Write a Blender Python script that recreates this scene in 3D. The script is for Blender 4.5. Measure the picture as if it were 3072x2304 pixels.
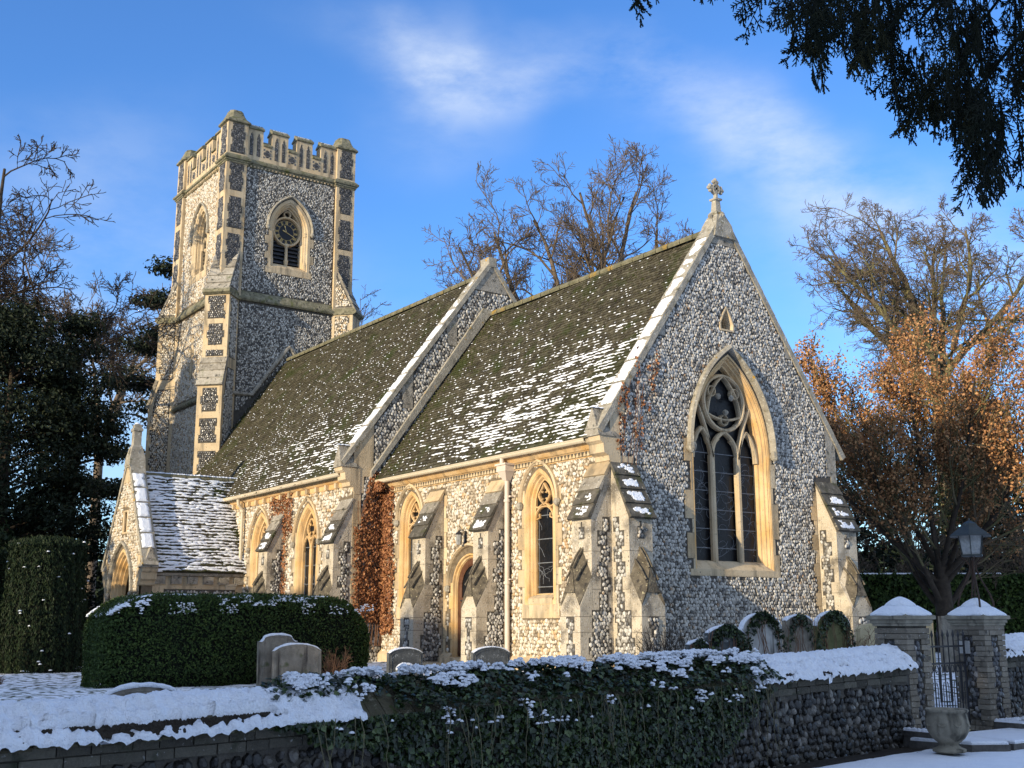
import bpy, math, random
import numpy as np
from mathutils import Vector
from mathutils.geometry import tessellate_polygon
R = math.radians
rng = np.random.default_rng(7)
random.seed(7)
for o in list(bpy.data.objects): bpy.data.objects.remove(o)
SC = bpy.context.scene
COL = SC.collection

# ------------------------------------------------------------------ camera, sky, sun, exposure
CAMP = np.array([17.856, -15.130, 0.95])
cam = bpy.data.cameras.new('camera'); camo = bpy.data.objects.new('camera', cam); COL.objects.link(camo)
cam.sensor_width = 36.0; cam.lens = 3439.6 / 3072 * 36; cam.clip_start = 0.05; cam.clip_end = 3000
_p, _y, _r = R(11.658), R(144.653), R(-0.112)
fwd = Vector((math.cos(_p)*math.cos(_y), math.cos(_p)*math.sin(_y), math.sin(_p)))
rt = Vector((math.sin(_y), -math.cos(_y), 0)); up = rt.cross(fwd)
r2 = math.cos(_r)*rt + math.sin(_r)*up; u2 = -math.sin(_r)*rt + math.cos(_r)*up
from mathutils import Matrix
m = Matrix((( r2.x, u2.x, -fwd.x, CAMP[0]), (r2.y, u2.y, -fwd.y, CAMP[1]), (r2.z, u2.z, -fwd.z, CAMP[2]), (0, 0, 0, 1)))
camo.matrix_world = m
SC.camera = camo

SUN_EL, SUN_X, SUN_Y = R(11.6), 0.196, -0.981       # towards the sun: south, a little east
world = bpy.data.worlds.new('World'); SC.world = world; world.use_nodes = True
wn = world.node_tree; wn.nodes.clear()
def N(t, kind, **kw):
    n = t.nodes.new(kind)
    for k, v in kw.items():
        if k in n.inputs.keys() if False else False: pass
        setattr(n, k, v)
    return n
sky = wn.nodes.new('ShaderNodeTexSky'); sky.sky_type = 'NISHITA'; sky.sun_disc = False
sky.sun_elevation = R(20); sky.sun_rotation = math.atan2(SUN_X, SUN_Y)
sky.altitude = 0; sky.air_density = 1.0; sky.dust_density = 0.25; sky.ozone_density = 2.2
bg = wn.nodes.new('ShaderNodeBackground'); bg.inputs['Strength'].default_value = 0.125
out = wn.nodes.new('ShaderNodeOutputWorld')
geo = wn.nodes.new('ShaderNodeTexCoord')
# soft high clouds: noise held in a few sky patches (directions of the real sky)
nz = wn.nodes.new('ShaderNodeTexNoise'); nz.inputs['Scale'].default_value = 7; nz.inputs['Detail'].default_value = 9; nz.inputs['Roughness'].default_value = 0.62
mp = wn.nodes.new('ShaderNodeMapping'); mp.inputs['Scale'].default_value = (1, 1, 2.4)
wn.links.new(geo.outputs['Generated'], mp.inputs[0]); wn.links.new(mp.outputs[0], nz.inputs['Vector'])
def skydir(px, py):
    d = fwd + r2*((px-1536)/3439.6) - u2*((py-1152)/3439.6); d.normalize(); return d
nw = wn.nodes.new('ShaderNodeVectorMath'); nw.operation = 'NORMALIZE'; wn.links.new(geo.outputs['Generated'], nw.inputs[0])
wz = wn.nodes.new('ShaderNodeTexNoise'); wz.inputs['Scale'].default_value = 4.0; wz.inputs['Detail'].default_value = 4; wn.links.new(nw.outputs[0], wz.inputs['Vector'])
ws = wn.nodes.new('ShaderNodeVectorMath'); ws.operation = 'MULTIPLY_ADD'; ws.inputs[1].default_value = (.16, .16, .16); ws.inputs[2].default_value = (-.08, -.08, -.08)
wn.links.new(wz.outputs['Color'], ws.inputs[0])
wa = wn.nodes.new('ShaderNodeVectorMath'); wa.operation = 'ADD'; wn.links.new(nw.outputs[0], wa.inputs[0]); wn.links.new(ws.outputs[0], wa.inputs[1])
# coordinates across and up the north-western sky
du = wn.nodes.new('ShaderNodeVectorMath'); du.operation = 'DOT_PRODUCT'; du.inputs[1].default_value = r2; wn.links.new(wa.outputs[0], du.inputs[0])
dv_ = wn.nodes.new('ShaderNodeVectorMath'); dv_.operation = 'DOT_PRODUCT'; dv_.inputs[1].default_value = u2; wn.links.new(wa.outputs[0], dv_.inputs[0])
cu = wn.nodes.new('ShaderNodeCombineXYZ'); wn.links.new(du.outputs['Value'], cu.inputs[0]); wn.links.new(dv_.outputs['Value'], cu.inputs[1])
acc = None
for (px, py, ru, rv, rot, amp) in [(1400, 190, .095, .022, -6, .32), (1260, 200, .040, .022, 0, .30), (1330, 300, .060, .045, 20, .16), (1700, 150, .15, .022, -8, .16), (2340, 450, .11, .035, -18, .26), (2520, 530, .08, .04, -20, .2), (2120, 310, .09, .03, -25, .22),
                           (330, 850, .20, .08, -10, .20), (170, 560, .10, .04, 25, .10), (3000, 880, .14, .08, 0, .18), (450, 1250, .18, .08, 0, .35), (2650, 640, .14, .05, -12, .16)]:
    d = skydir(px, py)
    mpn = wn.nodes.new('ShaderNodeMapping'); mpn.vector_type = 'TEXTURE'; mpn.inputs['Location'].default_value = (d.dot(r2), d.dot(u2), 0); mpn.inputs['Rotation'].default_value = (0, 0, R(rot)); mpn.inputs['Scale'].default_value = (ru, rv, 1)
    wn.links.new(cu.outputs[0], mpn.inputs[0])
    vd = wn.nodes.new('ShaderNodeVectorMath'); vd.operation = 'LENGTH'; wn.links.new(mpn.outputs[0], vd.inputs[0])
    mr = wn.nodes.new('ShaderNodeMapRange'); mr.interpolation_type = 'SMOOTHERSTEP'
    mr.inputs['From Min'].default_value = 1.9; mr.inputs['From Max'].default_value = 0.0
    mr.inputs['To Min'].default_value = 0; mr.inputs['To Max'].default_value = amp
    wn.links.new(vd.outputs['Value'], mr.inputs['Value'])
    if acc is None: acc = mr.outputs[0]
    else:
        ad = wn.nodes.new('ShaderNodeMath'); ad.operation = 'ADD'; wn.links.new(acc, ad.inputs[0]); wn.links.new(mr.outputs[0], ad.inputs[1]); acc = ad.outputs[0]
fs = wn.nodes.new('ShaderNodeVectorMath'); fs.operation = 'DOT_PRODUCT'; fs.inputs[1].default_value = fwd; wn.links.new(nw.outputs[0], fs.inputs[0])
fm = wn.nodes.new('ShaderNodeMapRange'); fm.inputs['From Min'].default_value = 0; fm.inputs['From Max'].default_value = .4; wn.links.new(fs.outputs['Value'], fm.inputs['Value'])
fx_ = wn.nodes.new('ShaderNodeMath'); fx_.operation = 'MULTIPLY'; wn.links.new(acc, fx_.inputs[0]); wn.links.new(fm.outputs[0], fx_.inputs[1]); acc = fx_.outputs[0]
# unseen broken cloud added over the rest of the sky to whiten the shade, fading out towards the clear north-west in view
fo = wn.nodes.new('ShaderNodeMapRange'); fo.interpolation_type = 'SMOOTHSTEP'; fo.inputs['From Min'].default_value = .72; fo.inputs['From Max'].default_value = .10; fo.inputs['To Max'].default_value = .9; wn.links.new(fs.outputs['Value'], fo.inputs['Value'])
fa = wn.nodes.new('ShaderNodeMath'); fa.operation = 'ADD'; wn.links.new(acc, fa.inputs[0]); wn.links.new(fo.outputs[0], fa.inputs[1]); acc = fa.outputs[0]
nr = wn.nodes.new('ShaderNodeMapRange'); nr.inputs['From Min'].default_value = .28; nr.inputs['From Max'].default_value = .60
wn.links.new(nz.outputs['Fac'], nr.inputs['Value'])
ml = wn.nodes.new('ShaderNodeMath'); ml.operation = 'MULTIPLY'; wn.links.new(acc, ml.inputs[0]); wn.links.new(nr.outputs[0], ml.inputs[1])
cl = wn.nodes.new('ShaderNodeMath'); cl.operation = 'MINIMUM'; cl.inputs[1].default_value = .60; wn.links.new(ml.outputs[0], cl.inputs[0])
tint = wn.nodes.new('ShaderNodeMix'); tint.data_type = 'RGBA'; tint.blend_type = 'MULTIPLY'; tint.inputs[0].default_value = 1
tint.inputs[7].default_value = (.60, 1.02, 1.55, 1); wn.links.new(sky.outputs[0], tint.inputs[6])
sz_ = wn.nodes.new('ShaderNodeSeparateXYZ'); wn.links.new(nw.outputs[0], sz_.inputs[0])
tz = wn.nodes.new('ShaderNodeMapRange'); tz.inputs['From Min'].default_value = -.02; tz.inputs['From Max'].default_value = .30; tz.inputs['To Min'].default_value = .45; tz.inputs['To Max'].default_value = 1.0
wn.links.new(sz_.outputs['Z'], tz.inputs['Value']); wn.links.new(tz.outputs[0], tint.inputs[0])
mixc = wn.nodes.new('ShaderNodeMix'); mixc.data_type = 'RGBA'
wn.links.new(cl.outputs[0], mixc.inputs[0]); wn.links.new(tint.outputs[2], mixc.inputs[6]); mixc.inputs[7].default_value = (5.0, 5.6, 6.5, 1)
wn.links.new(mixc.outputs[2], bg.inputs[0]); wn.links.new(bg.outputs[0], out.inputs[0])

sl = bpy.data.lights.new('sun', 'SUN'); sl.energy = 4.4; sl.angle = R(0.5); sl.color = (1.0, .845, .60)
so = bpy.data.objects.new('sun', sl); COL.objects.link(so)
sv = Vector((SUN_X*math.cos(SUN_EL), SUN_Y*math.cos(SUN_EL), math.sin(SUN_EL)))
so.rotation_euler = (-sv).to_track_quat('-Z', 'Y').to_euler(); so.location = (0, -60, 30)
vs = SC.view_settings; vs.view_transform = 'Standard'; vs.look = 'None'; vs.gamma = 1; vs.exposure = 0.42
SC.view_settings.use_curve_mapping = False

# ------------------------------------------------------------------ materials
def mat(name, stops, scale=3.0, detail=6, rough=.85, bump=.0, bscale=40, attr=None, over=(), spec=.3, dist=.02, hue=.0, trans=0):
    """procedural stone/plant/metal: ramp over noise (or over the per-piece tone), patches of other colour on top"""
    mt = bpy.data.materials.new(name); mt.use_nodes = True
    t = mt.node_tree; t.nodes.clear(); nn = t.nodes.new; lk = t.links.new
    o = nn('ShaderNodeOutputMaterial'); b = nn('ShaderNodeBsdfPrincipled'); lk(b.outputs[0], o.inputs[0])
    b.inputs['Roughness'].default_value = rough; b.inputs['Specular IOR Level'].default_value = spec
    tc = nn('ShaderNodeTexCoord')
    ns = nn('ShaderNodeTexNoise'); ns.inputs['Scale'].default_value = scale; ns.inputs['Detail'].default_value = detail; ns.inputs['Roughness'].default_value = .6
    lk(tc.outputs['Object'], ns.inputs['Vector'])
    cr = nn('ShaderNodeValToRGB'); e = cr.color_ramp.elements
    while len(e) > 1: e.remove(e[0])
    e[0].position = stops[0][0]; e[0].color = (*stops[0][1], 1)
    for p, c in stops[1:]:
        q = e.new(p); q.color = (*c, 1)
    if attr is None: 
        lk(ns.outputs['Fac'], cr.inputs[0])
    else:
        at = nn('ShaderNodeAttribute'); at.attribute_name = 'tone'
        mx = nn('ShaderNodeMix'); mx.data_type = 'FLOAT'; mx.inputs[0].default_value = attr
        lk(ns.outputs['Fac'], mx.inputs[2]); lk(at.outputs['Fac'], mx.inputs[3]); lk(mx.outputs[0], cr.inputs[0])
    c = cr.outputs[0]
    for (colr, sc, lo, hi, *rest) in over:
        n2 = nn('ShaderNodeTexNoise'); n2.inputs['Scale'].default_value = sc; n2.inputs['Detail'].default_value = 5
        if rest and rest[0] == 'v':      # streaks running down
            mpp = nn('ShaderNodeMapping'); mpp.inputs['Scale'].default_value = (1, 1, .15); lk(tc.outputs['Object'], mpp.inputs[0]); lk(mpp.outputs[0], n2.inputs['Vector'])
        else: 
            mpp = nn('ShaderNodeMapping'); mpp.inputs['Location'].default_value = (sc*3.1, sc*1.7, 5.3); lk(tc.outputs['Object'], mpp.inputs[0]); lk(mpp.outputs[0], n2.inputs['Vector'])
        m2 = nn('ShaderNodeMapRange'); m2.inputs['From Min'].default_value = lo; m2.inputs['From Max'].default_value = hi; lk(n2.outputs['Fac'], m2.inputs['Value'])
        mx = nn('ShaderNodeMix'); mx.data_type = 'RGBA'; lk(m2.outputs[0], mx.inputs[0]); lk(c, mx.inputs[6]); mx.inputs[7].default_value = (*colr, 1); c = mx.outputs[2]
    lk(c, b.inputs['Base Color'])
    if trans:
        b.inputs['Transmission Weight'].default_value = trans
    if bump:
        nb = nn('ShaderNodeTexNoise'); nb.inputs['Scale'].default_value = bscale; nb.inputs['Detail'].default_value = 6; lk(tc.outputs['Object'], nb.inputs['Vector'])
        bp = nn('ShaderNodeBump'); bp.inputs['Strength'].default_value = bump; bp.inputs['Distance'].default_value = dist
        lk(nb.outputs['Fac'], bp.inputs['Height']); lk(bp.outputs[0], b.inputs['Normal'])
    return mt
M = {}
M['stone'] = mat('dressed_limestone', [(.25, (.36, .27, .16)), (.5, (.56, .44, .28)), (.75, (.64, .53, .36))], 2.2, bump=.5, bscale=30, attr=.45,
                 over=[((.16, .135, .095), 4, .50, .74, 'v'), ((.62, .43, .22), 1.1, .5, .8), ((.17, .15, .11), 18, .62, .74)])
M['stone_warm'] = mat('orange_limestone', [(.25, (.50, .30, .12)), (.5, (.64, .43, .21)), (.8, (.68, .52, .31))], 1.8, bump=.35, bscale=30,
                 over=[((.24, .17, .095), 5, .52, .76, 'v'), ((.60, .35, .12), 1.7, .52, .72), ((.24, .17, .10), 22, .64, .76)])
M['stone_butt'] = mat('lichen_specked_limestone', [(.25, (.34, .28, .20)), (.5, (.50, .43, .32)), (.75, (.60, .53, .41))], 3, bump=.7, bscale=30, attr=.3,
                 over=[((.16, .14, .11), 2.2, .50, .68), ((.66, .63, .57), 38, .60, .68), ((.09, .085, .07), 26, .60, .70)])
M['gablet'] = mat('dark_lichened_gablet', [(.2, (.05, .042, .03)), (.5, (.12, .10, .07)), (.8, (.24, .205, .145))], 6, bump=1.0, bscale=24,
                 over=[((.42, .37, .22), 20, .62, .70), ((.04, .035, .03), 9, .55, .7)])
M['slab_dark'] = mat('blackened_weathering', [(.2, (.035, .032, .026)), (.5, (.09, .08, .062)), (.8, (.20, .18, .145))], 5, bump=1.0, bscale=24, over=[((.05, .055, .015), 3, .56, .72), ((.40, .36, .28), 16, .64, .72)])
M['stone_grey'] = mat('weathered_limestone', [(.2, (.12, .10, .08)), (.45, (.27, .24, .19)), (.7, (.44, .40, .33))], 5, bump=.9, bscale=28, attr=.3,
                 over=[((.05, .05, .04), 9, .55, .72), ((.10, .11, .04), 3, .60, .8), ((.50, .48, .43), 22, .62, .7)])
M['stone_moss'] = mat('mossy_coping_stone', [(.2, (.10, .095, .06)), (.5, (.20, .185, .12)), (.8, (.34, .30, .21))], 5, bump=.9, bscale=25,
                 over=[((.11, .115, .035), 4, .54, .72), ((.045, .042, .032), 9, .55, .7)])
M['coping'] = mat('lichened_coping', [(.2, (.15, .13, .10)), (.5, (.32, .29, .23)), (.8, (.46, .42, .34))], 4, bump=.8, bscale=30,
                 over=[((.10, .09, .04), 5, .58, .75), ((.45, .26, .03), 6, .66, .72), ((.50, .48, .40), 14, .6, .68)])
M['flint'] = mat('flint_pebbles', [(0, (.045, .044, .045)), (.14, (.10, .097, .092)), (.28, (.21, .195, .17)), (.42, (.34, .32, .285)), (.60, (.45, .43, .38)), (.84, (.62, .59, .53)), (.92, (.50, .43, .33)), (.94, (.24, .13, .06)), (1, (.34, .21, .11))],
                 16, attr=.86, rough=.45, bump=.35, bscale=50, spec=.4, dist=.01)
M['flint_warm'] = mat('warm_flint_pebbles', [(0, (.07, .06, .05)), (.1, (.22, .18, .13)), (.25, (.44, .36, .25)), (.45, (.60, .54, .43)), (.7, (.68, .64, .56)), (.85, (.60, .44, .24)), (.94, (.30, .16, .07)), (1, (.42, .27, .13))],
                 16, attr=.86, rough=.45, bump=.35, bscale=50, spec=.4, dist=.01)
M['flint_dark'] = mat('knapped_dark_flint', [(0, (.020, .020, .022)), (.4, (.055, .054, .056)), (.75, (.14, .135, .13)), (1, (.40, .38, .35))],
                 16, attr=.8, rough=.3, bump=.3, bscale=50, spec=.6, dist=.01)
M['flint_grey'] = mat('rough_wall_flint', [(0, (.006, .006, .006)), (.3, (.016, .015, .013)), (.55, (.036, .032, .027)), (.74, (.085, .075, .062)), (.88, (.22, .20, .17)), (1, (.58, .55, .50))],
                 20, attr=.75, rough=.4, bump=.5, bscale=40, spec=.5, dist=.01)
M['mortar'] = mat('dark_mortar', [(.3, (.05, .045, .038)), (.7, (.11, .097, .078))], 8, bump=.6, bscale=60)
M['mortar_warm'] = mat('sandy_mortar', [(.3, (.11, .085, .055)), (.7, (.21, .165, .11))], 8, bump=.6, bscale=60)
M['tile'] = mat('clay_roof_tile', [(.1, (.026, .022, .014)), (.4, (.058, .049, .029)), (.7, (.092, .080, .048)), (.95, (.17, .155, .105))], 14, attr=.5, bump=.9, bscale=35, rough=.9,
                 over=[((.20, .18, .13), 16, .60, .68), ((.045, .055, .014), 1.3, .55, .70), ((.055, .062, .02), 11, .6, .68)])
M['ridge'] = mat('lichened_ridge_tile', [(.3, (.10, .095, .05)), (.7, (.22, .20, .13))], 6, bump=.9, bscale=30, over=[((.30, .19, .04), 2.2, .60, .70)])
M['moss'] = mat('roof_moss', [(.3, (.022, .026, .008)), (.7, (.055, .062, .016))], 12, bump=.8, bscale=50, rough=1)
M['snow'] = mat('snow', [(.3, (.80, .83, .88)), (.7, (.87, .89, .92))], 6, bump=.8, bscale=38, rough=.6, spec=.25, dist=.02)
M['snow_soft'] = mat('fresh_snow', [(.3, (.80, .83, .89)), (.7, (.88, .90, .93))], 6, bump=1.0, bscale=34, rough=.6, spec=.25, dist=.035)
M['gutter'] = mat('cream_painted_iron', [(.3, (.56, .47, .33)), (.7, (.64, .56, .41))], 3, rough=.45, bump=.1, spec=.4)
M['pipe'] = mat('pink_cream_paint', [(.3, (.60, .50, .40)), (.7, (.66, .57, .47))], 3, rough=.45, spec=.4)
M['lead'] = mat('grey_lead', [(.3, (.12, .13, .14)), (.7, (.22, .23, .24))], 8, rough=.5, bump=.3)
M['glass'] = mat('dark_leaded_glass', [(.3, (.004, .005, .006)), (.7, (.012, .013, .016))], 4, rough=.30, bump=.5, bscale=14, spec=.22)
M['came'] = mat('lead_came', [(.3, (.12, .13, .14)), (.7, (.22, .23, .24))], 8, rough=.5)
M['dark'] = mat('dark_interior', [(.3, (.01, .009, .008)), (.7, (.015, .014, .012))], 4, rough=.9)
M['louvre'] = mat('slate_louvre', [(.3, (.03, .032, .036)), (.7, (.07, .072, .08))], 6, rough=.6, bump=.3)
M['wood'] = mat('varnished_brown_oak', [(.3, (.07, .028, .014)), (.7, (.14, .060, .030))], 9, rough=.5, bump=.3, bscale=20)
M['iron'] = mat('black_iron', [(.3, (.010, .010, .012)), (.7, (.022, .022, .026))], 12, rough=.45, spec=.5)
M['lampmetal'] = mat('green_bronze', [(.3, (.014, .018, .016)), (.7, (.035, .042, .038))], 12, rough=.5, spec=.5)
M['rust'] = mat('rusty_iron', [(.3, (.03, .018, .012)), (.7, (.07, .04, .026))], 12, rough=.7)
M['lampglass'] = mat('frosted_lamp_glass', [(.3, (.20, .20, .19)), (.7, (.38, .38, .36))], 9, rough=.2, bump=.5, bscale=30, spec=.5)
M['gold'] = mat('gilding', [(.3, (.55, .38, .12)), (.7, (.75, .55, .22))], 8, rough=.35, spec=.6)
M['dial'] = mat('black_clock_dial', [(.3, (.006, .008, .012)), (.7, (.010, .012, .018))], 4, rough=.4)
M['brick'] = mat('grey_brown_brick', [(.1, (.11, .092, .068)), (.5, (.205, .175, .132)), (.9, (.30, .26, .20))], 12, attr=.5, bump=.7, bscale=40, over=[((.05, .045, .04), 7, .6, .75), ((.36, .34, .30), 25, .64, .7)])
M['wallbrick'] = mat('dark_weathered_wall_brick', [(.1, (.045, .040, .032)), (.5, (.095, .085, .065)), (.9, (.16, .145, .11))], 9, attr=.5, bump=.9, bscale=35, over=[((.03, .035, .02), 5, .56, .72), ((.28, .27, .25), 25, .66, .72)])
M['tombstone'] = mat('old_headstone', [(.2, (.12, .105, .08)), (.5, (.24, .21, .165)), (.8, (.38, .34, .27))], 4, bump=.8, bscale=35, over=[((.07, .06, .05), 8, .56, .7, 'v'), ((.10, .11, .05), 5, .6, .75)])
M['tombdark'] = mat('blackened_headstone', [(.2, (.03, .032, .034)), (.5, (.075, .08, .08)), (.8, (.15, .155, .15))], 6, bump=.8, bscale=35, over=[((.28, .29, .28), 14, .60, .7)])
M['tombwhite'] = mat('pale_headstone', [(.2, (.30, .29, .26)), (.6, (.48, .46, .42))], 5, bump=.5, bscale=35, over=[((.10, .095, .08), 6, .56, .72, 'v')])
M['tombmoss'] = mat('mossy_headstone', [(.2, (.07, .075, .025)), (.6, (.17, .16, .07))], 7, bump=.8, bscale=35)
M['tombgold'] = mat('sandy_headstone', [(.2, (.40, .32, .17)), (.6, (.56, .47, .29))], 5, bump=.5, bscale=35)
M['hedge'] = mat('yew_hedge_leaf', [(0, (.010, .022, .005)), (.5, (.038, .068, .014)), (1, (.11, .16, .035))], 3, attr=.8, rough=.6, spec=.25)
M['core'] = mat('dark_hedge_inside', [(.3, (.004, .006, .003)), (.7, (.010, .014, .006))], 5, rough=1, bump=1, bscale=12, dist=.1)
M['yew'] = mat('dark_yew_leaf', [(0, (.006, .012, .005)), (.5, (.018, .032, .011)), (1, (.045, .06, .02))], 3, attr=.8, rough=.6, spec=.2)
M['ever'] = mat('dark_evergreen_leaf', [(0, (.006, .010, .005)), (.5, (.014, .022, .010)), (1, (.035, .045, .018))], 3, attr=.8, rough=.6, spec=.2)
M['cypress'] = mat('cypress_frond', [(.3, (.004, .007, .004)), (.7, (.012, .018, .008))], 5, rough=.7, spec=.15)
M['ivy'] = mat('ivy_leaf', [(0, (.005, .010, .003)), (.5, (.014, .028, .007)), (.8, (.040, .070, .016)), (1, (.13, .16, .055))], 3, attr=.85, rough=.38, spec=.5)
M['ivystem'] = mat('ivy_stem', [(.3, (.09, .08, .045)), (.7, (.20, .18, .10))], 12, rough=.8)
M['creeper'] = mat('russet_creeper_leaf', [(0, (.08, .03, .012)), (.5, (.26, .10, .04)), (1, (.46, .22, .09))], 3, attr=.85, rough=.6)
M['beechleaf'] = mat('copper_dead_leaf', [(0, (.15, .062, .024)), (.5, (.35, .165, .062)), (1, (.54, .31, .14))], 3, attr=.85, rough=.6)
M['bark'] = mat('grey_brown_bark', [(.3, (.085, .060, .040)), (.7, (.19, .145, .10))], 6, rough=.9, bump=.8, bscale=12)
M['barkdark'] = mat('dark_bark', [(.3, (.028, .020, .014)), (.7, (.07, .052, .036))], 6, rough=.9, bump=.8, bscale=12)
M['barkgreen'] = mat('algae_green_bark', [(.3, (.08, .075, .032)), (.7, (.21, .19, .085))], 3, rough=.9, bump=.8, bscale=12, over=[((.13, .095, .06), 1.5, .42, .6)])
M['twig'] = mat('dry_brown_twig', [(.3, (.10, .05, .03)), (.7, (.24, .13, .075))], 6, rough=.9)
M['grass'] = mat('wintry_grass', [(.3, (.030, .045, .012)), (.7, (.085, .095, .035))], 9, rough=1, bump=1, bscale=30)
M['soil'] = mat('damp_soil', [(.3, (.018, .014, .010)), (.7, (.045, .036, .026))], 9, rough=1, bump=1, bscale=25)
M['kerb'] = mat('kerb_stone', [(.3, (.06, .055, .05)), (.7, (.14, .13, .115))], 7, rough=.9, bump=.6, bscale=30)
M['urn'] = mat('cast_stone_urn', [(.2, (.13, .115, .085)), (.6, (.27, .24, .18)), (.9, (.40, .36, .28))], 6, bump=.6, bscale=30, over=[((.05, .045, .035), 7, .56, .72, 'v')])
# churchyard ground: thin snow over grass, both on the one sheet
def ground_mat(name, lo, hi, sc):
    mt = mat(name, [(.3, (.030, .045, .012)), (.7, (.085, .095, .035))], 9, rough=1, bump=.8, bscale=22, over=[((.04, .03, .02), 2.2, .6, .75), ((.84, .87, .92), sc, lo, hi)])
    return mt
M['yard'] = ground_mat('snowy_grass', .40, .50, 5.5)

# ------------------------------------------------------------------ objects and meshes
def tag(o, label=None, cat=None, group=None, kind=None):
    if label: o['label'] = label
    if cat: o['category'] = cat
    if group: o['group'] = group
    if kind: o['kind'] = kind
    return o
def empty(name, loc=(0, 0, 0), parent=None):
    o = bpy.data.objects.new(name, None); COL.objects.link(o); o.location = loc
    o.empty_display_size = .2
    if parent: o.parent = parent
    return o
def link(name, me, parent=None, loc=None):
    o = bpy.data.objects.new(name, me); COL.objects.link(o)
    if parent: o.parent = parent
    if loc is not None: o.location = loc
    return o
def np_mesh(name, V, groups, material, smooth=False):
    """groups: list of (faces array (m,n), tone array (m) or None)"""
    me = bpy.data.meshes.new(name)
    V = np.asarray(V, np.float32); me.vertices.add(len(V)); me.vertices.foreach_set('co', V.ravel())
    idx = np.concatenate([np.asarray(f, np.int32).ravel() for f, t in groups])
    tot = np.concatenate([np.full(len(f), np.asarray(f).shape[1], np.int32) for f, t in groups])
    st = np.concatenate([[0], np.cumsum(tot)[:-1]]).astype(np.int32)
    me.loops.add(len(idx)); me.loops.foreach_set('vertex_index', idx)
    me.polygons.add(len(tot)); me.polygons.foreach_set('loop_start', st); me.polygons.foreach_set('loop_total', tot)
    me.polygons.foreach_set('use_smooth', np.full(len(tot), smooth, bool))
    if any(t is not None for f, t in groups):
        a = me.attributes.new('tone', 'FLOAT', 'FACE')
        a.data.foreach_set('value', np.concatenate([np.asarray(t, np.float32) if t is not None else np.full(len(f), .5, np.float32) for f, t in groups]))
    me.materials.append(material); me.update(calc_edges=True); me.validate()
    return me
class Fr:
    """wall frame: a runs along the wall, z up, d stands out of it"""
    def __init__(s, o, u, n): s.o = np.array(o, float); s.u = np.array(u, float); s.n = np.array(n, float)
    def P(s, a, z, d=0.0):
        a = np.asarray(a, float); z = np.asarray(z, float); d = np.asarray(d, float) + 0*a
        return s.o + a[..., None]*s.u + z[..., None]*np.array([0, 0, 1.]) + d[..., None]*s.n
WORLD = Fr((0, 0, 0), (1, 0, 0), (0, 1, 0))
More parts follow.
